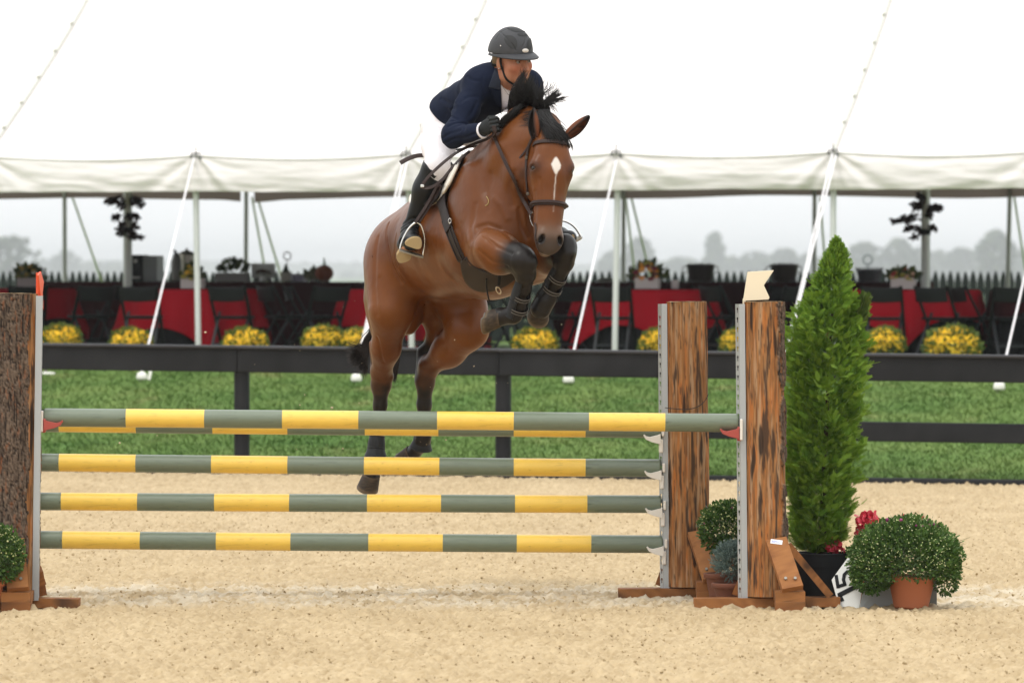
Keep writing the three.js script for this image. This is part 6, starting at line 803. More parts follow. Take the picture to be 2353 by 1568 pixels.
{
  const b = thing('bridle', 'brown leather bridle on the bay horse with a thick noseband', 'bridle', HD(0, -0.3, 0));
  const ring = (y, z0, tilt, a0, a1, w, t, n, F = skull) => { const c = HD(0, y, z0), pts = []; for (let i = 0; i <= n; i++) { const a = lerp(a0, a1, i / n), d = hX.clone().multiplyScalar(Math.sin(a)).addScaledVector(hZ, Math.cos(a)).addScaledVector(hY, tilt * Math.cos(a)).normalize(), p = F.march(c.clone().addScaledVector(d, 0.3), d.clone().negate(), t / 2 + 0.001); pts.push(p); } return sweep(pts, flat(w, t), pts.map((p) => p.n)); };
  mesh('noseband', ring(-0.400, -0.02, -0.04, -3.14, 3.14, 0.027, 0.011, 48), brown, b, true);
  mesh('noseband_padding', ring(-0.400, -0.02, -0.04, -1.5, 1.5, 0.010, 0.020, 24), brown, b, true);
  mesh('browband', ring(-0.082, 0.0, 0.05, -1.75, 1.75, 0.020, 0.009, 26), brown, b, true);
  const right = onF(horseF, [[1228, 306], [1221, 320], [1214, 336], [1209, 364], [1208, 403], [1211, 440], [1217, 468], [1217, 482]], 0.004);
  const both = (name, pts, w, t) => { mesh(name, sweep(pts, flat(w, t), pts.map((p) => p.n), { seg: 36 }), brown, b, true); const m = pts.map((p) => { const q = mirH(p), r = skull.march(q.clone().addScaledVector(hX, 0.15), hX.clone().negate(), 0.004); return r.distanceTo(q) < 0.09 ? r : Object.assign(q, { n: hX.clone() }); }); mesh(name, sweep(m, flat(w, t), m.map((p) => p.n), { seg: 36 }), brown, b, true); };
  both('cheekpiece', right, 0.016, 0.006);
  mesh('cheek_buckle', onF(horseF, [[1209, 362], [1212, 445]], 0.008).map((p) => box(0.016, 0.018, 0.006, p.x, p.y, p.z, 0.003)), std(0.12, 0.10, 0.08, 0.4, { metalness: 0.8 }), b, true);
  mesh('throatlatch', sweep([...onF(horseF, [[1220, 322], [1212, 338], [1202, 352]], 0.006), at(1190, 368, -0.02), at(1186, 380, -0.02), at(1190, 388, -0.03)], flat(0.012, 0.004), V(-0.6, 0.2, 0.8), { seg: 24 }), brown, b, true);
  // bit
  const bitP = horseF.hit(1219, 484, 2, 0.006), d = at(1226, 506, bitP.z + 0.01), tor = new THREE.TorusGeometry(0.040, 0.0045, 8, 30); tor.scale(0.42, 1.15, 1); tor.rotateZ(0.33); tor.rotateY(-0.2); tor.translate(d.x, d.y, d.z); mesh('bit_ring', tor, silver, b, true);
  const dl = mirH(d), t2 = new THREE.TorusGeometry(0.040, 0.0045, 8, 30); t2.rotateY(1.3); t2.translate(dl.x, dl.y, dl.z); mesh('bit_ring', t2, silver, b, true); mesh('bit_mouthpiece', rod(d, dl, 0.008, 0.008, 8), silver, b, true);
  mesh('bit_strap', strapOn(skull, [[1228, 512], [1230, 528], [1229, 545], [1233, 560]], 0.011, 0.004, 0.004), brown, b, true);
  const r = thing('reins', 'brown leather reins running from the bit to the gloved hand', 'reins', at(1160, 375, 0));
  const toHand = [[1220, 492], [1206, 468], [1194, 446], [1181, 414], [1162, 376], [1146, 340], [1136, 316]].map(([x, y], i) => { const p = horseF.hit(x, y, 2, 0.012), lin = lerp(0.02, -0.2, i / 6), q = at(x, y, Math.max(p ? p.z : -9, lin)); q.n = V(-0.62, 0.25, 0.74).normalize(); return q; });
  const hz = at(1131, 300, -0.12); hz.n = V(-0.6, 0.2, 0.75);
  mesh('rein', sweep([...toHand, hz], flat(0.019, 0.005), [...toHand, hz].map((p) => p.n.clone().normalize()), { seg: 60 }), brown, r, true);
  mesh('rein', sweep([dl, at(1284, 420, -0.12), at(1268, 350, -0.28), at(1244, 304, -0.42)], flat(0.019, 0.005), V(0.8, 0.3, 0.5), { seg: 30 }), brown, r, true);
  const loop = [[1134, 288, -0.10], [1136, 304, -0.10], [1122, 317, -0.16], [1090, 330, -0.28], [1046, 352, -0.40], [1006, 384, -0.48], [978, 413, -0.52], [970, 427, -0.53], [976, 431, -0.53], [992, 429, -0.52], [1014, 414, -0.49], [1036, 388, -0.44], [1060, 362, -0.36], [1078, 348, -0.32]].map(([x, y, z]) => { const p = torso.hit(x, y, 2, 0.012); return at(x, y, Math.max(z, p ? p.z : -9)); });
  mesh('rein_loop', sweep(loop, flat(0.022, 0.0045), V(-0.35, 0.55, 0.76), { seg: 90 }), brown, r, true);
  mesh('rein_buckle', box(0.02, 0.016, 0.01, loop[7].x, loop[7].y, loop[7].z + 0.005, 0.003), silver, r, true);
}
{
  const s = thing('saddle', 'dark brown jumping saddle over a white pad with a wide girth', 'saddle', HB(-0.5, 0, 0.3));
  const flapM = std(0.016, 0.0125, 0.0115, 0.5), padM = std(0.72, 0.67, 0.60, 0.9), girthM = std(0.038, 0.027, 0.020, 0.62), girthD = std(0.022, 0.0155, 0.0145, 0.5);
  const hitB = (x, y, lift) => { const p = torso.hit(x, y, 2, lift); if (p) return p; return torso.snap(at(x, y, -0.95), lift); };
  const lin = (tab, y) => { for (let i = 0; i < tab.length - 1; i++) if (y <= tab[i + 1][0]) { const f = clamp((y - tab[i][0]) / (tab[i + 1][0] - tab[i][0])); return lerp(tab[i][1], tab[i + 1][1], f); } return tab[tab.length - 1][1]; };
  const panel = (name, y0, y1, L, Rr, lift, th, mat, rnd = 0) => { const f = (u, v) => { const y = lerp(y0, y1, v), a = lin(L, y), b = lin(Rr, y); const m = (a + b) / 2, k = v > 1 - rnd ? Math.sqrt(Math.max(0.02, 1 - Math.pow((v - 1 + rnd) / rnd, 2))) : 1; return hitB(lerp(m + (a - m) * k, m + (b - m) * k, u), y, lift); }; mesh(name, slab(18, 26, f, th), mat, s, true); const g = slab(18, 26, (u, v) => mirB(f(1 - u, v)), th); mesh(name, g, mat, s, true); };
  panel('saddle_pad', 340, 478, [[340, 985], [400, 962], [478, 936]], [[340, 1070], [355, 1065], [385, 1053], [420, 1037], [445, 1022], [478, 996]], 0.016, 0.014, padM, 0.14);
  panel('saddle_flap', 336, 474, [[336, 990], [474, 962]], [[336, 1056], [360, 1045], [390, 1028], [430, 1016], [474, 1003]], 0.032, 0.014, flapM, 0.2);
  const seat = new Field(); const sx = (f, l, u, r) => ell(HB(f, l, u), r, HAX, 0.06); seat.u(sx(-0.5, 0, 0.325, [0.25, 0.14, 0.05]), sx(-0.73, 0, 0.37, [0.07, 0.15, 0.05]), sx(-0.32, 0, 0.40, [0.06, 0.08, 0.05])); seat.bounds([HB(-0.85, 0, 0.3), HB(-0.2, 0, 0.4)], 0.2);
  mesh('seat', seat.mesh(0.012), flapM, s, true);
  const gp = onF(torso, [[1010, 446], [1016, 480], [1024, 508], [1034, 536], [1046, 566], [1060, 598]], 0.008);
  mesh('girth', sweep(gp, flat(0.058, 0.012), gp.map((p) => p.n), { seg: 40 }), girthM, s, true); mesh('girth', sweep(gp.map(mirB), flat(0.058, 0.012), gp.map((p) => mirB(p.clone().add(p.n)).sub(mirB(p)).normalize()), { seg: 40 }), girthM, s, true);
  mesh('girth_buckle_guard', strapOn(torso, [[1012, 450], [1018, 478], [1025, 506], [1031, 526]], 0.074, 0.008, 0.018), girthD, s, true);
  { const side = (dx) => strapOn(torso, [[1024 + dx, 508], [1034 + dx, 536], [1046 + dx, 566], [1060 + dx, 598]], 0.007, 0.006, 0.018); mesh('girth_edging', [side(-9), side(9), side(2)], girthD, s, true); }
  { const p = torso.hit(1033, 507, 2, 0.03), t = new THREE.TorusGeometry(0.0125, 0.003, 8, 20); t.scale(0.6, 1, 1); t.translate(p.x, p.y, p.z); mesh('girth_ring', t, silver, s, true); }
  // belly guard: from one side round under the chest
  { const bot = [[1056, 600], [1060, 626], [1068, 648], [1084, 664], [1108, 671], [1136, 668], [1162, 657], [1186, 640]], topE = [[1072, 590], [1084, 602], [1098, 612], [1116, 619], [1136, 622], [1158, 621], [1176, 616], [1192, 608]]; const crv = (T2) => new THREE.CatmullRomCurve3(T2.map(([x, y]) => V(x, y, 0))); const a = crv(bot), c = crv(topE); const f = (u, v) => { const p = a.getPoint(u), q = c.getPoint(u); return hitB(lerp(p.x, q.x, v), lerp(p.y, q.y, v), 0.017); }; mesh('belly_guard', slab(30, 12, f, 0.010), girthM, s, true);
    const e = Array.from({ length: 30 }, (_, i) => f(i / 29, 0.9)); mesh('guard_binding', sweep(e, flat(0.02, 0.012), e.map((p) => torso.grad(p))), girthD, s, true);
    const st = hitB(1146, 636, 0.026); mesh('guard_loop', bar(hitB(1148, 622, 0.026), at(1146, 655, st.z + 0.015), 0.016, 0.006, V(0, 0, 1)), blackL, s, true); const hk = new THREE.TorusGeometry(0.014, 0.004, 8, 22); hk.scale(0.75, 1.35, 1); hk.rotateZ(0.5); const hp = at(1145, 667, st.z + 0.03); hk.translate(hp.x, hp.y, hp.z); mesh('guard_snap', hk, std(0.5, 0.38, 0.24, 0.3, { metalness: 0.8 }), s, true);
    mesh('guard_lace', sweep([hitB(1117, 640, 0.025), at(1117, 656, hitB(1117, 656, 0.03).z), at(1121, 680, hitB(1120, 660, 0.03).z + 0.01), at(1124, 692, hitB(1120, 660, 0.03).z + 0.01)], circ(0.004, 6), null, { seg: 14 }), blackL, s, true); }
  // stirrups
  const iron = (loop, tread, n, leather, z0) => { const st = mesh('stirrup_iron', sweep(loop, flat(0.009, 0.010), n, { seg: 40, scale: (t) => 1 + 0.25 * Math.sin(Math.PI * t) }), silver, s, true); mesh('stirrup_tread', [bar(tread[0], tread[1], 0.034, 0.011, V(0, 0.94, 0.33)), ], std(0.30, 0.27, 0.22, 0.45, { metalness: 0.6 }), st, true); };
  const zf = -0.60; iron([[918, 573], [921, 560], [929, 541], [941, 522], [956, 511], [966, 517], [973, 535], [975, 556], [971, 588]].map(([x, y], i) => at(x, y, zf - 0.02 * i / 8)), [at(917, 574, zf), at(972, 590, zf - 0.02)], V(0, 0, 1));
  for (const dx of [-3, 4]) mesh('stirrup_leather', sweep([at(1008 + dx, 425, -0.56), at(985 + dx, 468, -0.585), at(957 + dx, 511, zf)], flat(0.020, 0.005), V(-0.6, 0.1, 0.8), { seg: 12 }), brown, s, true);
  const zl = -0.72; iron([[1284, 512], [1292, 507], [1306, 511], [1320, 521], [1330, 535], [1335, 546], [1324, 553], [1312, 558]].map(([x, y], i) => at(x, y, zl)), [at(1334, 544, zl), at(1309, 560, zl + 0.02)], V(0.3, 0.5, 0.8).normalize());
  mesh('stirrup_leather', bar(at(1226, 420, -0.75), at(1288, 510, zl), 0.024, 0.006, V(0.8, 0, 0.6)), brown, s, true);
}
{ // protective boots
  const shellM = std(0.020, 0.0205, 0.022, 0.5), strapM = std(0.026, 0.0235, 0.021, 0.65);
  function boot(a, b, ra, rb, front, label, strapsAt, bell) {
    const t = thing('horse_boot', label, 'horse boot', a.clone().lerp(b, 0.5), 0, 'protective boots on the horse legs'), ax = b.clone().sub(a), L = ax.length(); ax.normalize(); const fr = front.clone().addScaledVector(ax, -front.dot(ax)).normalize(), sd = ax.clone().cross(fr);
    const f = (u, v) => { const an = lerp(0.95, 6.2832 - 0.95, u), r = lerp(ra, rb, v) * (1 + 0.10 * Math.sin(v * Math.PI * 2) * 0.4) + (bell ? 0.008 * sstep(0.55, 0.9, v) : 0); return a.clone().addScaledVector(ax, L * v).addScaledVector(fr, r * Math.cos(an)).addScaledVector(sd, r * Math.sin(an)); };
    mesh('shell', slab(30, 14, f, 0.007), shellM, t, true);
    const edge = (v) => Array.from({ length: 24 }, (_, i) => f(i / 23, v)); mesh('shell_rib', [0.03, 0.55, 0.97].map((v) => { const e = edge(v), c = a.clone().addScaledVector(ax, L * v); return sweep(e, circ(0.0035, 6)); }), shellM, t, true);
    for (const v of strapsAt) { const pts = []; for (let i = 0; i < 26; i++) { const an = lerp(-1.25, 1.25, i / 25), r = lerp(ra, rb, v) * 0.97 + 0.003; const p = a.clone().addScaledVector(ax, L * (v + 0.03 * Math.cos(an * 1.2))).addScaledVector(fr, r * Math.cos(an)).addScaledVector(sd, r * Math.sin(an)); p.n = p.clone().sub(a.clone().addScaledVector(ax, L * v)).normalize(); pts.push(p); } const st = mesh('strap', sweep(pts, flat(0.020, 0.004), pts.map((p) => p.n)), strapM, t, true); for (const o of [-0.008, 0.008]) mesh('stitching', sweep(pts.map((p) => p.clone().addScaledVector(ax, o).addScaledVector(p.n, 0.003)), circ(0.0012, 4)), std(0.20, 0.17, 0.14, 0.8), st, true); }
    return t;
  }
  const rf = boot(at(1205, 645, 0.058), at(1183, 726, -0.035), 0.045, 0.058, V(0.5, -0.3, 0.55), 'black tendon boot with silver tabs on the folded nearer foreleg', [0.42, 0.76], false);
  for (const [x, y, w, h] of [[1197, 661, 0.016, 0.032], [1191, 683, 0.022, 0.024]]) { const p = at(x - 8, y, 0.045); const g = extrude([[-w / 2, -h / 2], [w / 2, -h / 2], [w * 0.1, h / 2], [-w * 0.3, h / 2]], 0.003, 0.001); g.rotateY(-0.7); g.rotateZ(-0.3); g.translate(p.x, p.y, p.z); mesh('silver_tab', g, std(0.62, 0.6, 0.56, 0.3, { metalness: 0.3 }), rf, true); }
  boot(at(1290, 616, -0.017), at(1256, 684, -0.10), 0.045, 0.056, V(0.3, -0.3, 0.85), 'black tendon boot with stitched straps on the further folded foreleg', [0.3, 0.66], false);
  boot(at(866, 1000, -1.62), at(862, 1052, -1.61), 0.041, 0.056, V(-0.2, 0, -1), 'black fetlock boot on the hanging hind leg above the hoof', [0.35], true);
  boot(at(974, 985, -1.6), at(966, 1030, -1.635), 0.041, 0.055, V(-0.2, 0, -1), 'black fetlock boot on the bent hind leg', [0.35], true);
}
// ---------- the rider ----------
const HEADC = at(1178, 138, -0.46), rZ = V(0.62, -0.09, 0.78).normalize(), rY0 = V(-0.03, 1, 0.12), rY = rY0.clone().addScaledVector(rZ, -rY0.dot(rZ)).normalize(), rX = rY.clone().cross(rZ).normalize();
const KH = 1.08, RD = (x, y, z) => HEADC.clone().addScaledVector(rX, x * KH).addScaledVector(rY, y * KH).addScaledVector(rZ, z * KH), RDA = [rX, rY, rZ], toR = (p) => { const q = p.clone().sub(HEADC); return [q.dot(rX) / KH, q.dot(rY) / KH, q.dot(rZ) / KH]; };
const J = {
  pelvis: at(1040, 284, -0.98), waist: at(1072, 240, -0.83), chest: at(1125, 205, -0.65), neck: at(1160, 186, -0.56),
  rs: at(1098, 194, -0.54), ls: at(1216, 195, -0.66), re: at(1042, 312, -0.37), rw: at(1100, 301, -0.20), rh: at(1124, 290, -0.14), le: at(1226, 300, -0.52), lw: at(1222, 302, -0.40), lh: at(1226, 296, -0.36),
  rhip: at(1010, 288, -0.96), rk: at(1004, 382, -0.66), ra: at(943, 530, -0.77), lhip: at(1086, 288, -1.02), lk: at(1222, 395, -0.92), la: at(1264, 524, -0.86),
};
const rider = thing('person', 'person riding the bay horse in navy jacket, white breeches and black helmet', 'person', J.pelvis);
{
  const body = new Field(), s = KH;
  const h = (x, y, z, r, k = 0.02, o) => ell(RD(x, y, z), r.map((q) => q * s), RDA, k, o);
  body.u(h(0, 0.045, -0.005, [0.076, 0.1, 0.097], 0.03), h(0, -0.045, 0.02, [0.061, 0.082, 0.07], 0.04), h(0, -0.104, 0.058, [0.027, 0.024, 0.026], 0.03), cap(RD(-0.036, 0.021, 0.076), RD(0.036, 0.021, 0.076), 0.013 * s, 0.013 * s, 0.02), cap(RD(0, 0.008, 0.090), RD(0, -0.036, 0.106), 0.0085 * s, 0.011 * s, 0.014), h(0, -0.041, 0.107, [0.0125, 0.011, 0.012], 0.01));
  for (const d of [-1, 1]) { body.u(h(d * 0.042, -0.028, 0.056, [0.026, 0.026, 0.028], 0.03), h(d * 0.013, -0.043, 0.099, [0.008, 0.008, 0.010], 0.008), h(d * 0.05, -0.075, 0.02, [0.02, 0.035, 0.03], 0.03), h(d * 0.077, -0.012, -0.012, [0.010, 0.031, 0.019], 0.008), cap(RD(d * 0.018, 0.013, 0.084), RD(d * 0.046, 0.011, 0.074), 0.006 * s, 0.005 * s, 0.008)); body.cut.push(h(d * 0.032, -0.002, 0.097, [0.0145, 0.0062, 0.014], 0.007)); }
  body.u(h(0, -0.066, 0.089, [0.023, 0.0055, 0.009], 0.006), h(0, -0.077, 0.088, [0.020, 0.006, 0.009], 0.006));
  body.u(cap(RD(0, -0.07, -0.02), J.neck.clone(), 0.052, 0.055, 0.04));
  const limb = (F, ks, rs, k, grow = 0) => { for (let i = 0; i < ks.length - 1; i++) F.u(cap(ks[i], ks[i + 1], rs[i] + grow, rs[i + 1] + grow, k)); };
  const trunk = (F, g) => { const ax = J.neck.clone().sub(J.pelvis).normalize(), side = J.ls.clone().sub(J.rs); side.addScaledVector(ax, -side.dot(ax)).normalize(); const fr = side.clone().cross(ax); const A = [side, ax, fr]; F.u(ell(J.pelvis.clone().addScaledVector(ax, 0.02), [0.165 + g, 0.14 + g, 0.125 + g], A, 0.08), ell(J.waist, [0.132 + g, 0.16 + g, 0.10 + g], A, 0.1), ell(J.chest, [0.158 + g, 0.18 + g, 0.118 + g], A, 0.1), cap(J.rs.clone().lerp(J.neck, 0.1), J.ls.clone().lerp(J.neck, 0.1), 0.062 + g, 0.062 + g, 0.07)); return { ax, side, fr }; };
  const fr = trunk(body, -0.012);
  limb(body, [J.rs, J.re, J.rw], [0.056, 0.046, 0.029], 0.04); limb(body, [J.rw, J.rw.clone().lerp(J.rh, 0.3)], [0.029, 0.027], 0.02); limb(body, [J.ls, J.le, J.lw], [0.056, 0.046, 0.029], 0.04); limb(body, [J.rhip, J.rk], [0.09, 0.06], 0.06); limb(body, [J.rk, J.rk.clone().lerp(J.ra, 0.35), J.ra], [0.055, 0.052, 0.036], 0.05); limb(body, [J.lhip, J.lk], [0.09, 0.06], 0.06); limb(body, [J.lk, J.la], [0.055, 0.036], 0.05);
  const rtoe = at(950, 556, -0.58), rheel = at(930, 570, -0.80), ltoe = at(1304, 546, -0.66); limb(body, [J.ra, rheel], [0.034, 0.03], 0.03); limb(body, [rheel, rtoe], [0.03, 0.03], 0.03); limb(body, [J.la, ltoe], [0.035, 0.03], 0.03);
  body.bounds([...Object.values(J), RD(0, 0.16, 0), RD(0, -0.1, 0.15), rtoe, ltoe, rheel], 0.17);
  const SK = [0.40, 0.178, 0.104], BL = [0.44, 0.115, 0.065];
  mesh('body', body.mesh(0.0058, (p) => { const [x, y, z] = toR(p); let c = mul3(SK, 1 + 0.1 * fbm(p.x * 40, p.y * 40, p.z * 40, 2)); if (y > -0.13) { c = mix3(c, BL, 0.5 * Math.exp(-(Math.pow(Math.abs(x) - 0.045, 2) + Math.pow(y + 0.035, 2)) / 0.0009)); c = mix3(c, [0.30, 0.10, 0.08], sstep(0.007, 0.003, Math.abs(y + 0.071)) * sstep(0.026, 0.02, Math.abs(x)) * (z > 0.08 ? 0.8 : 0)); c = mix3(c, [0.12, 0.07, 0.04], sstep(0.006, 0.002, Math.abs(y - 0.021 + 6 * Math.pow(Math.abs(x) - 0.035, 2))) * sstep(0.026, 0.02, Math.abs(Math.abs(x) - 0.035)) * (z > 0.06 ? 0.7 : 0)); c = mix3(c, [0.10, 0.05, 0.035], 0.6 * sstep(0.008, 0.003, Math.abs(y - 0.006)) * sstep(0.020, 0.014, Math.abs(Math.abs(x) - 0.032)) * (z > 0.06 ? 1 : 0)); } return c; }), new THREE.MeshPhysicalMaterial({ vertexColors: true, roughness: 0.5, specularIntensity: 0.5 }), rider, true);
  const eyeW = std(0.30, 0.26, 0.24, 0.3), iris = std(0.035, 0.045, 0.05, 0.15);
  for (const d of [-1, 1]) { const c = RD(d * 0.032, -0.002, 0.0775), e = mesh('eye', ball(c.x, c.y, c.z, 0.0122 * s, 10), eyeW, rider, true), look = rZ.clone().addScaledVector(rX, 0.25).normalize(), q = c.clone().addScaledVector(look, 0.0078 * s); mesh('iris', ball(q.x, q.y, q.z, 0.0062 * s, 8), iris, e, true); }
  // clothes
  const navy = (k) => new THREE.MeshPhysicalMaterial({ color: new THREE.Color().setRGB(0.0085 * k, 0.0125 * k, 0.029 * k), roughness: 0.9, specularIntensity: 0.25, sheen: 0.12, sheenColor: new THREE.Color(0.3, 0.35, 0.5), sheenRoughness: 0.6 }), navyM = navy(1), white = std(0.80, 0.77, 0.80, 0.75), bootM = new THREE.MeshPhysicalMaterial({ color: new THREE.Color().setRGB(0.009, 0.0095, 0.0105), roughness: 0.42, specularIntensity: 0.45 });
  const jk = new Field(); trunk(jk, 0.012); limb(jk, [J.rs, J.rs.clone().lerp(J.re, 0.5), J.re, J.rw], [0.066, 0.062, 0.056, 0.042], 0.05); limb(jk, [J.ls, J.le, J.lw], [0.066, 0.056, 0.042], 0.05);
  jk.u(cap(J.pelvis.clone().addScaledVector(fr.ax, 0.06).addScaledVector(fr.fr, -0.05), J.waist.clone().addScaledVector(fr.fr, -0.03), 0.122, 0.085, 0.08));
  { const a = J.re.clone().sub(J.rs).normalize(), e = J.re; jk.disp = (x, y, z) => { const dx = x - e.x, dy = y - e.y, dz = z - e.z, al = dx * a.x + dy * a.y + dz * a.z, w = Math.exp(-(dx * dx + dy * dy + dz * dz) / 0.035), r = w > 0.02 ? nz(al * 34 + 2 * nz(x * 12, y * 12, z * 12), x * 9, z * 9) : 0; return 0.011 * w * r * Math.abs(r) + 0.005 * nz(x * 13, y * 13, z * 13) - 0.003 * Math.max(0, 0.3 - Math.abs(nz(x * 11 + y * 7, y * 15 - x * 5, z * 9))); }; }
  jk.bounds([J.pelvis, J.waist, J.chest, J.neck, J.rs, J.ls, J.re, J.rw, J.le, J.lw], 0.2);
  jk.keep.push(half(at(1020, 250, -0.95), V(-0.36, -0.6, -0.35))); jk.cut.push(cap(J.neck.clone(), RD(0, -0.08, -0.01), 0.062, 0.07, 0.015));
  // creases of the cloth
  const jl = (...a) => a.map(([x, y]) => jk.hit(x, y)).filter(Boolean);
  for (const [d, w, ...pts] of [[0.006, 0.008, [1016, 318], [1034, 306], [1056, 300]], [0.005, 0.007, [1020, 330], [1044, 318], [1064, 316]], [0.006, 0.008, [1030, 290], [1050, 282], [1072, 284]], [0.005, 0.009, [1062, 232], [1076, 222], [1096, 222]], [0.006, 0.011, [1096, 236], [1078, 268], [1066, 296]], [0.005, 0.008, [1058, 322], [1078, 312], [1094, 306]], [0.005, 0.007, [1024, 262], [1038, 268], [1050, 274]], [0.006, 0.010, [1046, 186], [1052, 214], [1044, 244]], [0.005, 0.009, [1072, 176], [1084, 184], [1100, 186]], [-0.005, 0.012, [1034, 250], [1048, 232], [1058, 214]], [0.007, 0.012, [1012, 226], [1030, 236], [1044, 250]], [0.004, 0.008, [1110, 172], [1106, 200], [1112, 226]]]) { const q = jl(...pts); if (q.length > 1) jk.groove(q, d, w); }
  mesh('jacket', jk.mesh(0.0062), navyM, rider, true);
  const onJ = (tab, lift) => { const g = tab; return (u, v) => { const a = lerp(g[0][0], g[1][0], u), b = lerp(g[0][1], g[1][1], u), c = lerp(g[3][0], g[2][0], u), d = lerp(g[3][1], g[2][1], u); const p = jk.hit(lerp(a, c, v), lerp(b, d, v), 2, lift); return p ?? at(lerp(a, c, v), lerp(b, d, v), -0.46); }; };
  mesh('shirt', slab(14, 20, onJ([[1149, 172], [1200, 188], [1202, 262], [1153, 256]], 0.004), 0.006), std(0.70, 0.66, 0.68, 0.8), rider, true);
  mesh('shirt_collar', sweep(Array.from({ length: 20 }, (_, i) => { const a = i / 20 * 6.2832, ax = RD(0, -0.08, -0.01).sub(J.neck).normalize(), u = V(1, 0, 0).addScaledVector(ax, -ax.x).normalize(), w = ax.clone().cross(u); return J.neck.clone().addScaledVector(ax, 0.03).addScaledVector(u, Math.cos(a) * 0.066).addScaledVector(w, Math.sin(a) * 0.066); }), flat(0.035, 0.005), RD(0, -0.08, -0.01).sub(J.neck).normalize().cross(V(0.3, 0.2, 0.9)).normalize(), { closed: true }), white, rider, true);
  mesh('lapel', slab(10, 14, onJ([[1136, 158], [1149, 160], [1149, 206], [1122, 200]], 0.010), 0.008), std(0.028, 0.034, 0.052, 0.85), rider, true);
  mesh('lapel', slab(10, 14, onJ([[1123, 202], [1149, 207], [1152, 262], [1142, 244]], 0.010), 0.008), navy(0.85), rider, true);
  { const ax = RD(0, -0.09, -0.02).sub(J.neck).normalize(), u = rZ.clone().addScaledVector(ax, -rZ.dot(ax)).normalize(), w = ax.clone().cross(u), pts = [], ns = []; for (let i = 0; i <= 26; i++) { const a = lerp(0.75, 6.2832 - 0.75, i / 26), r = 0.074, q = J.neck.clone().addScaledVector(ax, 0.024 - 0.014 * Math.cos(a)).addScaledVector(u, Math.cos(a) * r).addScaledVector(w, Math.sin(a) * r); pts.push(q); ns.push(V(0, 0, 0).addScaledVector(u, Math.cos(a)).addScaledVector(w, Math.sin(a)).addScaledVector(ax, 0.25).normalize()); } mesh('jacket_collar', sweep(pts, flat(0.062, 0.008), ns), std(0.022, 0.028, 0.046, 0.85), rider, true); }
  mesh('cuff', sweep(Array.from({ length: 20 }, (_, i) => { const a = i / 20 * 6.2832, ax = J.rw.clone().sub(J.re).normalize(), u = V(0, 1, 0).addScaledVector(ax, -ax.y).normalize(), w = ax.clone().cross(u); return J.rw.clone().addScaledVector(ax, 0.036).addScaledVector(u, Math.cos(a) * 0.039).addScaledVector(w, Math.sin(a) * 0.039); }), circ(0.006, 6), null, { closed: true }), white, rider, true);
  const br = new Field(); trunk(br, -0.002); limb(br, [J.rhip, J.rhip.clone().lerp(J.rk, 0.5), J.rk], [0.098, 0.082, 0.063], 0.06); limb(br, [J.rk, J.rk.clone().lerp(J.ra, 0.25)], [0.063, 0.058], 0.04); limb(br, [J.lhip, J.lk], [0.098, 0.068], 0.06); br.bounds([J.pelvis, J.rhip, J.rk, J.lhip, J.lk], 0.2); br.keep.push(half(J.waist, J.waist.clone().sub(J.pelvis)));
  { const q = (...a) => a.map(([x, y]) => br.hit(x, y)).filter(Boolean); for (const [d, w, ...pts] of [[0.004, 0.008, [990, 300], [1010, 310], [1024, 330]], [0.003, 0.008, [984, 330], [1000, 345], [1016, 352]], [0.004, 0.009, [1000, 280], [1012, 292], [1028, 296]]]) { const l = q(...pts); if (l.length > 1) br.groove(l, d, w); } }
  mesh('breeches', br.mesh(0.007), white, rider, true);
  // tall boots
  function tallBoot(K, A, heel, toe, topCut, creases) {
    const f = new Field(), m = K.clone().lerp(A, 0.36); f.u(cap(K, m, 0.074, 0.068, 0.05), cap(m, A, 0.067, 0.044, 0.05), cap(A, heel.clone().add(V(0, 0.02, 0)), 0.043, 0.036, 0.04), cap(A, toe.clone().lerp(A, 0.4), 0.042, 0.036, 0.04), cap(heel.clone().add(V(0, 0.02, 0)), toe, 0.033, 0.034, 0.04), cap(toe.clone().lerp(heel, 0.18).add(V(-0.012, 0, 0)), toe.clone().add(V(0.014, 0, 0)), 0.036, 0.033, 0.03)); f.bounds([K, A, heel, toe], 0.12); f.keep.push(half(...topCut));
    for (const t of creases) { const c = K.clone().lerp(A, t), pts = []; for (let i = 0; i < 9; i++) { const a = -2.2 + i / 8 * 4.4; pts.push(f.march(c.clone().add(V(Math.sin(a) * 0.3, 0.02 * Math.cos(a * 1.7), Math.cos(a) * 0.3)), V(-Math.sin(a), 0, -Math.cos(a)))); } f.groove(pts, 0.007, 0.008); }
    return f;
  }
  const rb = tallBoot(J.rk.clone().add(V(-0.008, 0, -0.01)), J.ra, rheel, rtoe, [at(990, 386, -0.6), V(0.34, 0.9, 0.32)], [0.86, 0.93, 1.0]);
  const bR = mesh('tall_boot', rb.mesh(0.0055), bootM, rider, true); const soleM = std(0.34, 0.24, 0.115, 0.85);
  const soleQ = (pts0, z, t, n) => { const cv = new THREE.CatmullRomCurve3(pts0.map(([x, y]) => V(x, y, 0)), true), pts = cv.getPoints(26).slice(0, 26).map((p) => [p.x, p.y]), o = at(pts[0][0], pts[0][1], z); const q = pts.map(([x, y, dz = 0]) => at(x, y, z + dz)); const top = q.map((p) => p.clone().addScaledVector(n, -t)); const P = [...q, ...top], I = [], m = q.length; for (let i = 1; i < m - 1; i++) I.push(0, i + 1, i, m, m + i, m + i + 1); for (let i = 0; i < m; i++) { const j = (i + 1) % m; I.push(i, j, m + j, i, m + j, m + i); } const g = new THREE.BufferGeometry(); g.setAttribute('position', new THREE.Float32BufferAttribute(P.flatMap((p) => [p.x, p.y, p.z]), 3)); g.setIndex(I); const ng = g.toNonIndexed(); ng.computeVertexNormals(); return ng; };
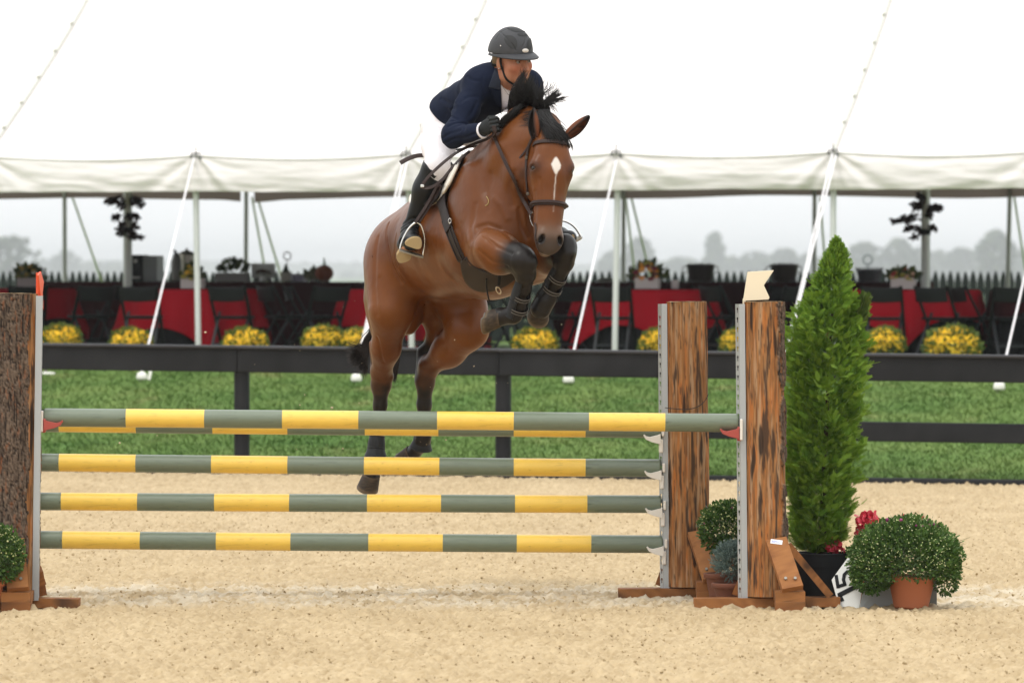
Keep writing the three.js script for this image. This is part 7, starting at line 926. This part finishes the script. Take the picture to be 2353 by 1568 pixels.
  mesh('boot_sole', soleQ([[930, 561], [936, 552], [950, 546], [962, 547], [968, 552], [966, 570], [958, 572], [944, 568]], -0.522, 0.016, V(0.1, -0.5, 0.85).normalize()), soleM, bR, true);
  mesh('boot_heel', soleQ([[910, 590], [916, 580], [928, 576], [944, 584], [942, 596], [930, 602], [916, 603]], -0.74, 0.03, V(0, -0.6, 0.8).normalize()), soleM, bR, true);
  mesh('spur_strap', [sweep([at(918, 560, -0.72), at(922, 548, -0.69), at(938, 543, -0.68), at(956, 548, -0.69)], flat(0.014, 0.004), V(0, 0.3, 0.95), { seg: 14 })], blackL, bR, true);
  const lb = tallBoot(J.lk, J.la, at(1268, 552, -0.92), ltoe, [J.lk.clone().add(V(0, 0.03, 0)), V(0, 1, 0)], []); const bL = mesh('tall_boot', lb.mesh(0.008), bootM, rider, true);
  mesh('boot_sole', soleQ([[1298, 560], [1300, 548], [1310, 540], [1318, 540], [1320, 546], [1314, 556], [1306, 566]], -0.625, 0.016, V(0.2, -0.4, 0.9).normalize()), soleM, bL, true);
  { const p = onF(rb, [[982, 362], [980, 378], [988, 394], [1001, 406]], 0.003); mesh('boot_cuff', sweep(p.map((q) => q), flat(0.03, 0.006), p.map((q) => q.n ?? V(0, 0, 1)), { seg: 20 }), bootM, bR, true); }
  // gloves
  function glove(wr, hd, up, out, name, hide) {
    const g = new Field(), a = hd.clone().sub(wr).normalize(), u = up.clone().addScaledVector(a, -up.dot(a)).normalize(), b = out.clone().addScaledVector(a, -out.dot(a)).addScaledVector(u, -out.dot(u)).normalize(), Q = (x, y, z) => hd.clone().addScaledVector(a, x).addScaledVector(u, y).addScaledVector(b, z);
    g.u(cap(wr.clone().addScaledVector(a, 0.03), Q(-0.045, 0, 0), 0.032, 0.033, 0.02), ell(Q(-0.012, 0, 0.004), [0.042, 0.042, 0.019], [a, u, b], 0.02));
    [[0.030, 1.0], [0.010, 1.06], [-0.011, 1.0], [-0.031, 0.86]].forEach(([y, l], i) => { const k0 = Q(0.026, y, 0.008), k1 = Q(0.026 + 0.026 * l, y * 1.04, -0.012), k2 = Q(0.020 + 0.014 * l, y * 1.03, -0.040 * l), k3 = Q(0.000, y * 0.98, -0.038 * l); g.u(cap(k0, k1, 0.0105, 0.0095, 0.006), cap(k1, k2, 0.0095, 0.0088, 0.004), cap(k2, k3, 0.0088, 0.0078, 0.004)); });
    g.u(cap(Q(-0.036, 0.030, -0.008), Q(-0.006, 0.049, -0.018), 0.013, 0.0105, 0.012), cap(Q(-0.006, 0.049, -0.018), Q(0.026, 0.044, -0.026), 0.0105, 0.0085, 0.005)); g.bounds([Q(0, 0, 0), wr], 0.09);
    const m = mesh('glove', g.mesh(0.0034), std(0.017, 0.0185, 0.019, 0.6), rider, true); mesh('glove_strap', sweep(Array.from({ length: 18 }, (_, i) => { const t = i / 18 * 6.2832; return Q(-0.052, Math.cos(t) * 0.035, Math.sin(t) * 0.035); }), flat(0.006, 0.018), a.clone(), { closed: true }), std(0.02, 0.021, 0.022, 0.5), m, true);
  }
  glove(J.rw, J.rh, V(0.1, 1, 0.1), V(-0.55, 0.25, 0.8)); glove(J.lw, J.lh, V(0, 1, 0), V(0.9, 0.2, 0.3));
  // helmet
  const he = new Field(); he.u(h(0, 0.050, -0.010, [0.1, 0.117, 0.118], 0.03), h(0, 0.030, -0.05, [0.092, 0.085, 0.078], 0.04)); he.bounds([RD(0, 0.06, 0)], 0.24);
  he.keep.push(half(RD(0, 0.034, 0.08), rY.clone().negate().addScaledVector(rZ, -0.05).normalize(), { k: 0.006 })); he.cut.push(h(0, 0.03, -0.012, [0.088, 0.1, 0.107], 0.004));
  const shellM = new THREE.MeshPhysicalMaterial({ color: new THREE.Color().setRGB(0.048, 0.049, 0.054), roughness: 0.55, specularIntensity: 0.5 });
  const hg = (...a) => a.map(([x, y]) => he.hit(x, y)).filter(Boolean);
  for (const pts of [[[1146, 72], [1160, 84], [1178, 104], [1184, 116]], [[1208, 80], [1206, 96], [1200, 108]], [[1140, 90], [1150, 74], [1166, 66]]]) { const q = hg(...pts); if (q.length > 1) he.groove(q, 0.0035, 0.004); }
  const H = mesh('helmet', he.mesh(0.005), shellM, rider, true);
  mesh('helmet_brim', slab(44, 8, (u, v) => { const a = lerp(-2.3, 2.3, u), c = Math.cos(a), fr2 = Math.max(0, c), out = 0.010 + 0.042 * Math.pow(fr2, 1.4); return RD(Math.sin(a) * (0.0985 + v * out * 0.45), 0.034 + 0.004 * (1 - c) * 0.5 - v * (0.012 + 0.012 * fr2 * v), c * (0.1165 + v * out) - 0.010); }, 0.006), std(0.05, 0.051, 0.056, 0.5), H, true);
  const vent = (cx, cy, rx, ry, rot, m, lift = 0.002) => { const g = sheet(24, 6, (u, v) => { const a = u * 6.2832, k = v; const ex = Math.cos(a) * rx * k * (1 + 0.18 * Math.sin(a)), ey = Math.sin(a) * ry * k; const x = cx + ex * Math.cos(rot) - ey * Math.sin(rot), y = cy + ex * Math.sin(rot) + ey * Math.cos(rot); return he.hit(x, y, 2, lift) ?? at(x, y, -0.46); }); mesh('vent_panel', g, m, H, true); };
  const meshM = new THREE.MeshStandardMaterial({ color: new THREE.Color().setRGB(0.02, 0.0205, 0.022), roughness: 0.75, side: THREE.DoubleSide });
  vent(1174, 95, 18, 12.5, 0.85, meshM); vent(1217, 101, 5, 14, 0.05, meshM); vent(1190, 70, 17, 2.6, 0.12, meshM); vent(1200, 79, 12, 3.2, 0.1, meshM); vent(1180, 66, 15, 2, 0.08, meshM);
  { const g = sheet(24, 3, (u, v) => { const a = u * 6.2832; return he.hit(1207 + Math.cos(a) * 7.5 * v, 116 + Math.sin(a) * 4.6 * v, 2, 0.003 - 0.002 * v * v) ?? at(1207, 116, -0.34); }); mesh('badge', g, std(0.66, 0.62, 0.58, 0.3, { metalness: 0.4, ...dbl }), H, true); const r = he.hit(1150, 105, 2, 0.001); if (r) mesh('rivet', ball(r.x, r.y, r.z, 0.004, 6), silver, H, true); }
  // hair, harness
  const hairB = std(0.16, 0.10, 0.045, 0.6), webM = std(0.009, 0.009, 0.0095, 0.7), neckF = body;
  const hr = new Field(); hr.u(h(0, 0.035, -0.03, [0.081, 0.095, 0.085], 0.02), h(0, -0.01, -0.085, [0.055, 0.05, 0.03], 0.03)); hr.bounds([RD(0, 0, 0)], 0.2); hr.cut.push(h(0, -0.03, 0.12, [0.09, 0.11, 0.105], 0.01)); hr.keep.push(half(RD(0, 0.06, 0), rY)); mesh('hair', hr.mesh(0.006), hairB, rider, true);
  mesh('hair_net', new THREE.IcosahedronGeometry(0.036, 2).scale(0.9, 1.15, 0.9).translate(...RD(-0.01, -0.025, -0.122).toArray()), webM, rider, true);
  const harness = (d) => { const pts = [[0.078, 0.05, 0.02], [0.081, 0.005, 0.004], [0.079, -0.045, 0.012], [0.066, -0.085, 0.034], [0.04, -0.117, 0.052], [0.0, -0.135, 0.058]].map(([x, y, z]) => neckF.snap(RD(d * x, y, z), 0.004)); const back = [[0.08, -0.045, 0.01], [0.075, -0.03, -0.05], [0.05, -0.02, -0.10], [0, -0.015, -0.118]].map(([x, y, z]) => hr.snap(RD(d * x, y, z), 0.005)); mesh('chin_strap', [sweep(pts, flat(0.013, 0.004), pts.map((p) => p.n), { seg: 26 }), sweep(back, flat(0.014, 0.005), back.map((p) => p.n), { seg: 16 })], webM, H, true); };
  harness(-1); harness(1); { const c = RD(-0.004, -0.138, 0.055); mesh('chin_cup', ball(c.x, c.y, c.z, 0.018, 8, 0.8), webM, H, true); const e = RD(-0.083, -0.035, -0.006); mesh('earring', ball(e.x, e.y, e.z, 0.003, 6), silver, rider, true); }
  // riding crop, its flat end showing behind the thigh
  const cr = thing('riding_crop', 'black riding crop with a flat leather end behind the rider thigh', 'riding crop', at(985, 356, -1.0)); mesh('crop_shaft', sweep([at(1215, 305, -0.46), at(1120, 330, -0.75), at(1040, 345, -0.98), at(975, 358, -1.08)], circ(0.005, 6), null, { seg: 20 }), blackL, cr, true); mesh('crop_flap', sweep([at(984, 356, -1.06), at(960, 357, -1.05), at(940, 363, -1.04), at(919, 374, -1.03)], flat(0.026, 0.006), V(0.2, 0.55, 0.8), { seg: 14 }), brown, cr, true);
}
renderer.render(scene, camera);
